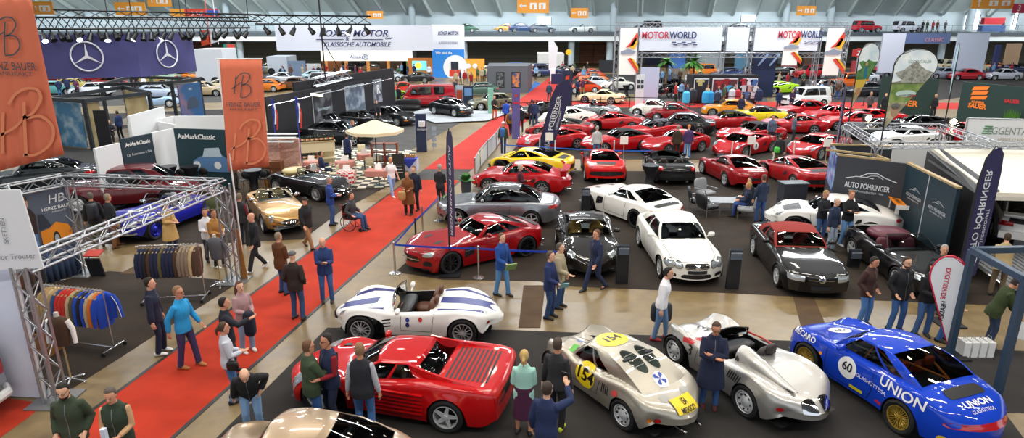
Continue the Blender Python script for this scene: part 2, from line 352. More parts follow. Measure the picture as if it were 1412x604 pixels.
SPEC['saloon']=hp(4.60,.90,[(0,.62),(.1,.70),(.6,.78),(1.3,.90),(1.5,.95),(3.0,.97),(3.8,.98),(4.35,.96),(4.52,.90),(4.6,.76)],
    [(0,.60),(.1,.68),(.5,.76),(1.2,.87),(3.0,.92),(3.8,.94),(4.35,.91),(4.52,.86),(4.6,.76)],
    [(0,.68),(.1,.78),(.4,.86),(.8,.88),(2.0,.89),(3.5,.90),(4.2,.86),(4.52,.78),(4.6,.72)],
    [(0,.24),(.25,.18),(4.2,.22),(4.6,.34)],(1.42,2.10,3.00,3.90,1.34,1.40,1.36,.74,.56),(.82,3.56,.33,'five'),bend=(.30,.22),cow=.16,fp=5)
SPEC['gt']=hp(4.50,.90,[(0,.50),(.12,.58),(.6,.70),(1.4,.83),(1.75,.88),(2.8,.90),(3.6,.93),(4.2,.88),(4.42,.80),(4.5,.66)],
    [(0,.48),(.12,.56),(.5,.74),(1.0,.81),(1.8,.80),(2.8,.85),(3.5,.92),(4.2,.83),(4.42,.76),(4.5,.66)],
    [(0,.66),(.1,.76),(.4,.85),(1.0,.89),(1.8,.85),(2.7,.86),(3.45,.91),(4.1,.86),(4.4,.78),(4.5,.70)],
    [(0,.22),(.25,.15),(4.1,.19),(4.5,.34)],(1.72,2.35,2.85,3.95,1.19,1.25,1.22,.69,.52),(.98,3.45,.33,'five'),bend=(.34,.22),cow=.16,fp=4)
SPEC['roadster']=dict(SPEC['gt'],open=1)
SPEC['spider']=dict(SPEC['ferrari'],open=1)
SPEC['softtop']=dict(SPEC['gt'],soft=1)
SPEC['sl']=hp(4.47,.905,[(0,.62),(.08,.68),(.6,.77),(1.5,.88),(1.75,.92),(3.0,.92),(3.6,.92),(4.2,.89),(4.4,.84),(4.47,.70)],
    [(0,.58),(.08,.66),(.5,.74),(1.4,.85),(1.8,.87),(3.0,.88),(3.6,.89),(4.2,.86),(4.4,.80),(4.47,.70)],
    [(0,.74),(.1,.81),(.4,.88),(.9,.90),(1.8,.895),(3.2,.90),(4.0,.87),(4.4,.80),(4.47,.74)],
    [(0,.22),(.25,.17),(4.1,.20),(4.47,.34)],(1.68,2.32,2.95,3.55,1.22,1.29,1.26,.73,.60),(.90,3.41,.32,'eight'),bend=(.18,.16),cow=.12,fp=6,soft=1)
SPEC['testarossa']=hp(4.48,.99,[(0,.46),(.1,.52),(.6,.62),(1.2,.72),(1.45,.77),(2.3,.84),(3.0,.92),(4.0,.90),(4.4,.88),(4.48,.74)],
    [(0,.44),(.1,.50),(.5,.66),(1.0,.76),(1.6,.76),(2.4,.82),(3.2,.92),(4.0,.91),(4.4,.87),(4.48,.76)],
    [(0,.70),(.1,.80),(.4,.86),(.9,.88),(1.5,.87),(2.2,.92),(3.3,.985),(4.0,.985),(4.3,.96),(4.48,.90)],
    [(0,.22),(.25,.15),(4.1,.18),(4.48,.34)],(1.30,2.12,2.78,3.25,1.09,1.13,1.12,.72,.52),(.93,3.48,.335,'star'),bend=(.34,.08),cow=.22,fp=4)
SPEC['racer550']=hp(3.70,.80,[(0,.42),(.1,.50),(.5,.62),(.95,.70),(1.2,.76),(2.2,.82),(2.7,.80),(3.2,.74),(3.55,.62),(3.70,.48)],
    [(0,.42),(.1,.56),(.32,.78),(.70,.84),(1.2,.70),(2.0,.74),(2.75,.86),(3.2,.76),(3.55,.60),(3.70,.48)],
    [(0,.50),(.08,.60),(.3,.70),(.66,.76),(1.3,.74),(2.0,.76),(2.76,.80),(3.2,.79),(3.5,.74),(3.70,.58)],
    [(0,.26),(.2,.17),(3.2,.20),(3.5,.30),(3.70,.36)],(.98,1.42,1.86,3.05,1.06,1.12,1.10,.56,.42),(.66,2.76,.30,'steel'),bend=(.26,.42),cow=.22,win=((.06,.34),(.38,.50)),fp=5,dip=.16,norear=1,rbul=.10)
SPEC['racer_open']=dict(SPEC['racer550'],L=3.95,open=1,zt=[(0,.42),(.1,.50),(.5,.66),(1.1,.76),(1.4,.80),(2.1,.80),(2.7,.82),(3.3,.78),(3.75,.66),(3.95,.48)],
    zs=[(0,.42),(.1,.54),(.36,.80),(.76,.85),(1.3,.74),(2.0,.76),(2.9,.88),(3.4,.80),(3.75,.64),(3.95,.48)],
    w=[(0,.50),(.08,.60),(.35,.72),(.76,.78),(1.4,.76),(2.0,.78),(2.95,.82),(3.4,.81),(3.75,.74),(3.95,.58)],
    zl=[(0,.26),(.2,.17),(3.4,.20),(3.75,.30),(3.95,.36)],gh=(1.36,1.55,1.7,2.2,.98,.98,.98,.56,.5),wh=(.76,2.9,.32,'steel'))
SPEC['sportscar_striped']=hp(4.10,.80,[(0,.44),(.12,.54),(.6,.66),(1.2,.76),(1.5,.80),(2.4,.80),(3.0,.80),(3.6,.74),(3.95,.62),(4.10,.46)],
    [(0,.44),(.12,.56),(.5,.78),(.85,.84),(1.5,.72),(2.3,.76),(3.1,.84),(3.6,.76),(3.95,.60),(4.10,.46)],
    [(0,.46),(.1,.58),(.4,.72),(.85,.79),(1.6,.76),(2.3,.77),(3.1,.80),(3.6,.76),(3.95,.62),(4.10,.44)],
    [(0,.30),(.2,.20),(3.7,.24),(4.10,.38)],(1.45,1.66,1.8,2.45,1.06,1.06,1.06,.62,.55),(.85,3.22,.335,'wire'),bend=(.34,.34),cow=.30,fp=4,open=1)
SPEC['oldcoupe']=hp(3.98,.82,[(0,.42),(.12,.56),(.5,.74),(1.1,.90),(1.3,.94),(2.4,.96),(3.0,.92),(3.5,.76),(3.85,.58),(3.98,.44)],
    [(0,.42),(.12,.58),(.45,.80),(.9,.86),(1.5,.84),(2.4,.88),(3.0,.86),(3.5,.72),(3.85,.54),(3.98,.44)],
    [(0,.52),(.1,.66),(.4,.78),(.85,.82),(1.6,.79),(2.4,.80),(3.0,.81),(3.5,.76),(3.85,.64),(3.98,.52)],
    [(0,.26),(.25,.20),(3.6,.24),(3.98,.34)],(1.22,1.55,2.25,3.30,1.28,1.32,1.28,.62,.48),(.80,2.92,.32,'steel'),bend=(.34,.34),cow=.10,fp=4,chrome=1)
SPEC['etype']=hp(4.45,.83,[(0,.50),(.15,.62),(.6,.76),(1.2,.86),(1.9,.90),(2.9,.90),(3.6,.90),(4.1,.80),(4.35,.66),(4.45,.54)],
    [(0,.48),(.15,.58),(.5,.74),(.9,.80),(1.9,.80),(2.9,.82),(3.5,.86),(4.1,.72),(4.35,.60),(4.45,.54)],
    [(0,.34),(.15,.52),(.5,.72),(.9,.79),(1.8,.80),(2.8,.81),(3.4,.82),(4.1,.70),(4.35,.56),(4.45,.44)],
    [(0,.38),(.25,.26),(3.9,.28),(4.45,.42)],(1.95,2.25,2.4,3.3,1.22,1.22,1.22,.60,.52),(.95,3.39,.335,'wire'),bend=(.22,.22),cow=.22,fp=3,open=1,chrome=1)
SPEC['xk']=hp(4.45,.84,[(0,.62),(.15,.78),(.6,.90),(1.5,.96),(1.9,.98),(2.8,.94),(3.4,.88),(4.0,.72),(4.3,.56),(4.45,.44)],
    [(0,.48),(.15,.62),(.5,.84),(.95,.92),(1.7,.84),(2.4,.76),(3.2,.86),(3.9,.74),(4.3,.56),(4.45,.44)],
    [(0,.44),(.15,.62),(.5,.76),(.9,.80),(1.8,.79),(2.5,.80),(3.3,.83),(4.0,.76),(4.3,.60),(4.45,.46)],
    [(0,.34),(.3,.26),(4.0,.28),(4.45,.36)],(1.92,2.1,2.25,3.0,1.24,1.24,1.24,.58,.52),(.88,3.47,.35,'steel'),bend=(.28,.28),cow=.06,fp=2,open=1,chrome=1)
SPEC['limousine']=hp(5.30,.94,[(0,1.0),(.1,1.06),(.8,1.10),(1.6,1.12),(1.8,1.14),(3.6,1.12),(4.3,1.06),(4.9,.92),(5.2,.72),(5.3,.56)],
    [(0,.52),(.15,.72),(.5,.92),(1.0,.98),(1.8,.92),(2.8,.90),(3.8,1.0),(4.5,.90),(5.1,.64),(5.3,.54)],
    [(0,.52),(.15,.70),(.5,.86),(.95,.90),(1.9,.86),(3.0,.88),(4.1,.93),(4.8,.86),(5.2,.72),(5.3,.60)],
    [(0,.34),(.3,.26),(4.8,.30),(5.3,.42)],(1.75,2.05,3.55,4.35,1.58,1.64,1.58,.66,.54),(.95,4.15,.37,'steel'),bend=(.22,.24),cow=.06,fp=2,chrome=1)
SPEC['suv']=hp(4.30,.88,[(0,.86),(.1,.96),(1.0,1.04),(1.25,1.08),(3.0,1.08),(4.1,1.06),(4.3,.96)],[(0,.82),(.1,.92),(1.2,1.0),(3.0,1.02),(4.1,1.02),(4.3,.94)],
    [(0,.78),(.1,.84),(.5,.87),(3.8,.88),(4.2,.85),(4.3,.80)],[(0,.40),(.3,.34),(4.0,.34),(4.3,.44)],(1.20,1.62,4.0,4.22,1.70,1.76,1.72,.78,.68),(.80,3.40,.37,'five'),bend=(.10,.06),cow=.06,fp=8)
SPEC['van']=hp(4.60,.92,[(0,.80),(.06,.95),(.12,1.02),(.3,1.06),(4.4,1.06),(4.6,.96)],[(0,.78),(.06,.92),(.2,1.0),(4.4,1.02),(4.6,.94)],
    [(0,.82),(.1,.88),(.5,.91),(4.2,.91),(4.6,.86)],[(0,.36),(.3,.30),(4.2,.30),(4.6,.40)],(.12,.75,4.3,4.55,1.84,1.92,1.88,.84,.74),(.95,3.40,.34,'steel'),bend=(.10,.05),cow=.06,fp=8)
SPEC['hatch']=hp(4.10,.86,[(0,.56),(.1,.68),(.6,.78),(1.2,.86),(1.4,.90),(3.0,.94),(3.9,.94),(4.05,.86),(4.1,.74)],
    [(0,.56),(.1,.66),(.5,.78),(1.2,.84),(3.0,.90),(3.9,.90),(4.05,.84),(4.1,.74)],
    [(0,.72),(.1,.80),(.5,.85),(3.4,.86),(4.0,.82),(4.1,.76)],[(0,.24),(.25,.20),(3.8,.24),(4.1,.36)],(1.32,1.85,3.1,3.95,1.27,1.33,1.29,.72,.58),(.82,3.30,.32,'eight'),bend=(.16,.10),cow=.10,fp=6)
NSIDE=5
def shell(sp,lod):
    "-> MB with the painted body, plus panes and everything hung on it"
    L=sp['L'];zt,zs,w,zl=PC(sp['zt']),PC(sp['zs']),PC(sp['w']),PC(sp['zl'])
    cx,rfx,rrx,bx,zf,zr,zb,wb,wr=sp['gh'];xf,xr,r,style=sp['wh'];bn,bt=sp['bend'];cow=sp.get('cow',.12)
    RA=r+.035;fp=sp.get('fp',4);dip=sp.get('dip',0)
    n=(22,34,46)[lod]
    xs=[L*i/n for i in range(n+1)]+[.02,.05,L-.02,L-.05]
    for xc in(xf,xr):
        xs+=[xc+RA*math.cos(a)for a in[math.pi*k/(8 if lod else 5)for k in range(1,8 if lod else 5)]]
        xs+=[xc-RA,xc+RA]
    def bend(x):
        a=max(0,1-x/1.1);b=max(0,1-(L-x)/1.1);c=max(0,1-abs(x-cx)/.7)
        return bn*a*a-bt*b*b+cow*c*c*(3-2*c)*.999
    def edgex(x):return x+bend(x)*(1 if x<cx-.7 or x>L-1.1 else 0)
    out=[]
    for x in sorted(xs):
        if not out or x-out[-1]>.012:out.append(x)
    xs=sorted(out)
    for c in(cx,bx):
        k=min(range(len(xs)),key=lambda i:abs(xs[i]-c));xs[k]=c
    def half(x,j=None):
        Wx,a,s,t=w(x),zl(x),zs(x),zt(x)
        bd=bend(x);ex=x+min(bd,.5)if x<cx-.7 else x-abs(bd)if x>L-1.1 else x
        for xc in(xf,xr):
            if abs(ex-xc)<RA:a=max(a,r+math.sqrt(max(0,RA*RA-(ex-xc)**2)))
        rs=min(sp.get('rs',.10),(s-a)*.6);a=min(a,s-rs-.03)
        tl,tu=.07,.06;pts=[]
        for k in range(NSIDE):
            q=k/(NSIDE-1);z=a+(s-rs-a)*q;qq=(z-zl(x))/max(.05,s-rs-zl(x))
            y=Wx*(1-tl*(1-qq)**2-tu*max(0,qq-.45)**2*3)
            for xc in(xf,xr):
                d=math.hypot(ex-xc,z-r)
                if d<RA+.10:y+=sp.get('flare',.018)*(1-max(0,d-RA)/.10)
            pts.append([y,z])
        y4=pts[-1][0]
        for k in range(1,5):
            p=math.pi/2*k/4;pts.append([y4-rs+rs*math.cos(p),s-rs+rs*math.sin(p)])
        ys=y4-rs
        def deck(y):
            q=min(1,abs(y)/ys);z=t+(s-t)*q**fp
            if dip:z-=dip*math.sin(math.pi*min(1,q*1.05))**2*max(0,1-abs(x-xf)/.7)
            return z
        wbx=min(wb,ys-.02)
        pts.append([wbx,deck(wbx)])
        for k in range(1,6):y=wbx*(1-k/5);pts.append([y,deck(y)])
        return pts,Wx,bd,ys,deck
    secs=[];info=[]
    for x in xs:
        pts,Wx,bd,ys,deck=half(x)
        row=[V(x+bd*(y/Wx)**2,y,z)for y,z in pts]
        secs.append([V(p.x,-p.y,p.z)for p in row]+[p.copy()for p in row[-2::-1]]);info.append((Wx,bd,ys,deck,pts))
    nh=len(info[0][4]);jb=NSIDE+4
    ic,ib=xs.index(cx),xs.index(bx)
    b=MB()
    vs=[p for row in secs for p in row];nc=2*nh-1
    for i in range(len(xs)-1):
        for j in range(nc-1):
            if ic<=i<ib and jb<=j<nc-1-jb and lod>=0:continue
            b.f.append((i*nc+j,i*nc+j+1,(i+1)*nc+j+1,(i+1)*nc+j));b.m.append(0)
    b.v+=[tuple(v)for v in vs]
    for i,fl in((0,0),(-1,1)):
        Wx,bd,ys,deck,pts=info[i];x=xs[i];rows=[]
        top=[p for p in pts[NSIDE+3:]];yk=[p[0]/top[0][0]for p in top]
        for j in range(NSIDE+4):
            yj,zj=pts[j];q=(zj-pts[0][1])/(pts[NSIDE+3][1]-pts[0][1]);row=[]
            for s in(-1,1):
                rr=[V(x+bd*(yj*k/Wx)**2,s*yj*k,zj+(deck(ys*k)-pts[NSIDE+3][1])*q)for k in yk]
                row+=rr if s<0 else rr[-2::-1]
            rows.append(row)
        b.grid(rows,0,flip=fl)
    opn=sp.get('open');gm=1
    belt=[V(*secs[i][jb])for i in range(ic,ib+1)]
    def onbelt(u):
        t=u*(len(belt)-1);k=min(int(t),len(belt)-2);return belt[k].lerp(belt[k+1],t-k)
    cowl=[V(*p)for p in secs[ic][jb:nc-jb]];rear=[V(*p)for p in secs[ib][jb:nc-jb]]
    def poly(P,w_):
        t=(w_+1)/2*(len(P)-1);k=min(int(t),len(P)-2);return P[k].lerp(P[k+1],t-k)
    cr=.05
    hbf,hbr=.10,.06
    def rail(u):return V(rfx+(rrx-rfx)*u,-(wr+.02*math.sin(math.pi*u)),(zf+(zb-zf)*u)+(zr-max(zf,zb))*math.sin(math.pi*u)*.7-cr*.4)
    def header(w_,u):
        r0=rail(u);return V(r0.x+(-hbf*(1-u)+hbr*u)*(1-w_*w_),r0.y*-w_,r0.z+cr*(1-w_*w_))
    ubs=sp.get('win',((.06,.48),(.53,.78)));U=[0,1.]+[q for p in ubs for q in p]
    for k in range(1,7 if lod==0 else 16):
        q=k/(7 if lod==0 else 16)
        if min(abs(q-x)for x in U)>.02:U.append(q)
    U.sort();VV=[0,.08,.3,.6,.9,1.0];WW=[-1,-.93,-.6,-.3,0,.3,.6,.93,1]
    if lod==0:VV=[0,.1,.5,.9,1];WW=[-1,-.92,-.5,0,.5,.92,1]
    rbul=sp.get('rbul',.045)
    def side(u,v):
        a,c=onbelt(u),rail(u);p=a.lerp(c,v);k=math.sin(math.pi*v);e=u**8;g=(1-u)**8;p.y-=.035*k*(1 if not opn else 0);p.x+=(.02*e-.03*g)*k;p.z+=(rbul*e+.02*g)*k;return p
    def ws(w_,v):
        a,c=poly(cowl,w_),header(w_,0);p=a.lerp(c,v);k=math.sin(math.pi*v)
        p.x-=.03*k;p.z+=.02*k;p.y+=.035*k*w_*(w_*w_);return p
    def rw(w_,v):
        a,c=poly(rear,w_),header(w_,1);p=a.lerp(c,v);k=math.sin(math.pi*v)
        p.x+=.02*k;p.z+=rbul*k;p.y+=.035*k*w_*(w_*w_);return p
    def roof(u,w_):
        p=header(w_,u);return p
    panes={}
    def addpane(key,fn,u0,u1,v0,v1,out,k=5):
        P=[[fn(u0+(u1-u0)*i/k,v0+(v1-v0)*j/3)+out for i in range(k+1)]for j in range(4)]
        panes.setdefault(key,[]).append(P)
    if not opn:
        for s in(1,-1):
            P=[[side(u,v)for u in U]for v in VV]
            if s<0:P=[[V(p.x,-p.y,p.z)for p in row]for row in P]
            for i in range(len(VV)-1):
                for j in range(len(U)-1):
                    um,vm=(U[j]+U[j+1])/2,(VV[i]+VV[i+1])/2
                    hole=VV[1]<vm<VV[-2]and any(a-.01<um<c_+.01 for a,c_ in ubs)
                    if hole:continue
                    q=[P[i][j],P[i][j+1],P[i+1][j+1],P[i+1][j]];b.add(q if s>0 else q[::-1],[(0,1,2,3)],gm)
            for a,c_ in ubs:
                fn=(lambda u,v:side(u,v))if s>0 else(lambda u,v:(lambda p:V(p.x,-p.y,p.z))(side(u,v)))
                addpane('side_window',fn,a-.005,c_+.005,VV[1]-.01,VV[-2]+.01,V(0,-s*.004,0))
        for fn,key,ax in((ws,'windscreen',-1),(rw,'rear_window',1)):
            lo,hi=(VV[1],VV[-2])
            if key=='rear_window' and sp.get('norear'):lo=hi=9
            P=[[fn(w_,v)for w_ in WW]for v in VV]
            for i in range(len(VV)-1):
                for j in range(len(WW)-1):
                    vm=(VV[i]+VV[i+1])/2;wm=abs(WW[j]+WW[j+1])/2
                    if lo<vm<hi and wm<.93:continue
                    b.add([P[i][j],P[i][j+1],P[i+1][j+1],P[i+1][j]],[(0,1,2,3)],gm)
            if lo<5:addpane(key,fn,-.935,.935,lo-.01,hi+.01,V(ax*.004,0,.003),8)
        b.grid([[roof(u,w_)for w_ in WW]for u in U],gm)
    else:
        P=[[ws(w_,v)for w_ in WW]for v in VV]
        addpane('windscreen',ws,-1,1,0,1,V(0,0,0),8)
        fr=MB();prof=[ws(-1,0)]+[ws(-1,v)for v in(.3,.6,1)]+[ws(w_,1)for w_ in WW[1:-1]]+[ws(1,v)for v in(1,.6,.3,0)]
        fr.tube(prof,.016,6)
        panes['frame']=fr
    return b,panes,dict(secs=secs,xs=xs,nc=nc,jb=jb,ic=ic,ib=ib,half=half,ws=ws,rail=rail,header=header,belt=belt,side=side)
WCACHE={}
def wheel_meshes(style,r,wd,lod):
    key=(style,round(r,3),wd,lod>0)
    if key in WCACHE:return WCACHE[key]
    n=28 if lod else 16
    t=MB();ri=r*.70
    t.lathe([(ri,-wd/2+.02),(r*.86,-wd/2),(r*.97,-wd/2+.015),(r,-wd/2+.04),(r,wd/2-.04),(r*.97,wd/2-.015),(r*.86,wd/2),(ri,wd/2-.02),(ri,-wd/2+.02)],axis='y',n=n)
    m=MB()
    m.lathe([(ri*.99,wd/2-.012),(ri*.93,wd/2-.01),(ri*.90,wd/2-.05),(ri*.88,-wd/2+.03)],axis='y',n=n)
    m.lathe([(ri*.88,-.04),(.03,-.04)],axis='y',n=n,m=1)
    def spoke(a,w0,w1,y0=wd/2-.03,y1=wd/2-.02,r1=None,tw=0.):
        r1=r1 or ri*.93;c,s_=math.cos(a),math.sin(a);c2,s2=math.cos(a+tw),math.sin(a+tw)
        def P(rr,q,y,cc,ss):return V(rr*cc-q*ss,y,rr*ss+q*cc)
        v=[P(.03,-w0,y0,c,s_),P(.03,w0,y0,c,s_),P(r1,w1,y1,c2,s2),P(r1,-w1,y1,c2,s2)]
        v+=[V(p.x,p.y-.022,p.z)for p in v]
        m.add(v,[(0,1,2,3),(7,6,5,4),(0,4,5,1),(1,5,6,2),(2,6,7,3),(3,7,4,0)])
    if style in('five','eight','ten','star'):
        k={'five':5,'eight':8,'ten':10,'star':5}[style]
        for i in range(k):
            a=2*math.pi*i/k+.3
            if style=='five':spoke(a-.09,.012,.012);spoke(a+.09,.012,.012)
            elif style=='star':spoke(a,.05,.022,tw=.25)
            else:spoke(a,.016,.017 if k==10 else.03)
    elif style=='mesh':
        for i in range(14):a=2*math.pi*i/14;spoke(a,.008,.007,tw=.35);spoke(a,.008,.007,tw=-.35)
    elif style=='wire':
        for i in range(24):a=2*math.pi*i/24;spoke(a,.003,.003,tw=.4*(1 if i%2 else-1),y0=wd/2,y1=wd/2-.05)
    else:
        m.lathe([(ri*.9,wd/2-.05),(ri*.75,wd/2-.02),(ri*.55,wd/2-.045),(ri*.38,wd/2-.015),(.001,wd/2)],axis='y',n=n)
        for i in range(8):a=2*math.pi*i/8;m.cyl((ri*.66*math.cos(a),wd/2-.04,ri*.66*math.sin(a)),(ri*.66*math.cos(a),wd/2-.022,ri*.66*math.sin(a)),.022,n=8,m=1)
    m.lathe([(.045,wd/2-.03),(.045,wd/2-.008),(.001,wd/2-.002)],axis='y',n=12,m=0)
    res=(t.mesh('wheel',[RUBBER],40),m.mesh('rim',[RIM,BLACK],40));WCACHE[key]=res;return res
def seat_mb(high=.62,w=.25):
    s=MB();s.ell((0,0,.10),(.26,w,.10),14,8,e=.6)
    s.ell((-.27,0,.36),(.09,w*.96,high/2+.02),14,10,e=.6,T=Matrix.Rotation(-.22,3,'Y'))
    s.ell((-.40,0,high+.14),(.05,.13,.10),10,6,e=.6);return s
def finer(vs,fs):
    import bmesh
    bm=bmesh.new();V_=[bm.verts.new(v)for v in vs]
    for f in fs:
        try:bm.faces.new([V_[i]for i in f])
        except ValueError:pass
    bmesh.ops.triangulate(bm,faces=bm.faces)
    for k in range(3):
        E=[e for e in bm.edges if e.calc_length()>.05]
        if E:bmesh.ops.subdivide_edges(bm,edges=E,cuts=1);bmesh.ops.triangulate(bm,faces=[f for f in bm.faces if len(f.verts)>3])
    bm.verts.index_update();r=[v.co.copy()for v in bm.verts],[tuple(v.index for v in f.verts)for f in bm.faces];bm.free();return r
class Drape:
    def __init__(s,sp,b):
        s.L=sp['L'];s.bvh=BVHTree.FromPolygons([tuple(v)for v in b.v],b.f,all_triangles=False)
    def hit(s,d,a,c,lift):
        if d=='f':o,r=V(-2,a,c),V(1,0,0)
        elif d=='b':o,r=V(s.L+2,a,c),V(-1,0,0)
        elif d=='l':o,r=V(a,-3,c),V(0,1,0)
        elif d=='r':o,r=V(a,3,c),V(0,-1,0)
        else:o,r=V(a,c,3),V(0,0,-1)
        p,nrm,i,_=s.bvh.ray_cast(o,r)
        if p is None or(p-o).length>4.5:p,nrm,i,_=s.bvh.find_nearest(o+r*(2.2 if d in 'fb' else 2.2))
        if nrm.dot(r)>0:nrm=-nrm
        return p+nrm*lift
    def patch(s,b,d,shape,args,lift,m=0,mir=False):
        q=-1 if mir else 1
        def h(a,c):
            if mir:
                if d in 'fb':a=-a
                elif d=='t':c=-c
            dd={'l':'r','r':'l'}.get(d,d)if mir else d
            return s.hit(dd,a,c,lift)
        if shape=='e':
            a0,c0,ra,rb=args[:4];rot=args[4]if len(args)>4 else 0;rows=[]
            for k in range(4):
                t=(k+.02)/3;row=[]
                for i in range(18):
                    an=2*math.pi*i/18;x,y=ra*t*math.cos(an),rb*t*math.sin(an)
                    row.append(h(a0+x*math.cos(rot)-y*math.sin(rot),c0+x*math.sin(rot)+y*math.cos(rot)))
                rows.append(row)
            b.grid(rows,m,True)
        elif shape=='q':
            P=[V(args[2*i],args[2*i+1])for i in range(4)];k=6;rd=args[8]if len(args)>8 else 0
            rows=[]
            for j in range(k+1):
                row=[]
                for i in range(k+1):
                    u,v=i/k,j/k
                    if rd:
                        uu,vv=2*u-1,2*v-1;sq=1-rd*(uu*uu*vv*vv)*.35;u,v=(uu*sq+1)/2,(vv*sq+1)/2
                    p=P[0].lerp(P[1],u).lerp(P[3].lerp(P[2],u),v);row.append(h(p.x,p.y))
                rows.append(row)
            b.grid(rows,m)
        elif shape=='p':
            w_=args[0]/2;pts=[V(*p)for p in args[1]];fine=[]
            for i in range(len(pts)-1):
                k=max(1,int((pts[i+1]-pts[i]).length/.08));fine+=[pts[i].lerp(pts[i+1],t/k)for t in range(k)]
            fine.append(pts[-1]);rows=[]
            for i,p in enumerate(fine):
                t=(fine[min(i+1,len(fine)-1)]-fine[max(i-1,0)]).normalized();nn=V(-t.y,t.x)*w_
                rows.append([h(p.x+nn.x,p.y+nn.y),h(p.x-nn.x,p.y-nn.y)])
            b.grid(rows,m)
    def text(s,b,txt,size,d,a,c,lift=.006,m=0,rot=0.,sx=1.,**kw):
        "reading direction follows the viewer facing that side"
        vs,fs=text_mb(txt,size,**kw);out=[];vs,fs=finer(vs,fs)
        for v in vs:
            x,y=v.x*sx,v.y;x,y=x*math.cos(rot)-y*math.sin(rot),x*math.sin(rot)+y*math.cos(rot)
            if d=='l':out.append(s.hit('l',a+x,c+y,lift))
            elif d=='r':out.append(s.hit('r',a-x,c+y,lift))
            elif d=='f':out.append(s.hit('f',a-x,c+y,lift))
            elif d=='b':out.append(s.hit('b',a+x,c+y,lift))
            else:out.append(s.hit('t',a+x,c+y,lift))
        b.add(out,fs,m)
LIGHT=mat('lamp_glass','b8c2c8',.08,.5,1.0);REDL=mat('tail_lamp','b00a12',.12,0,1.0);AMBER=mat('amber_lamp','e07a14',.15,0,1.0)
SEAM=mat('panel_gap','08080a',.6);YELLOW=plain('f0d21e',.4);PLATE=plain('20242a',.4)
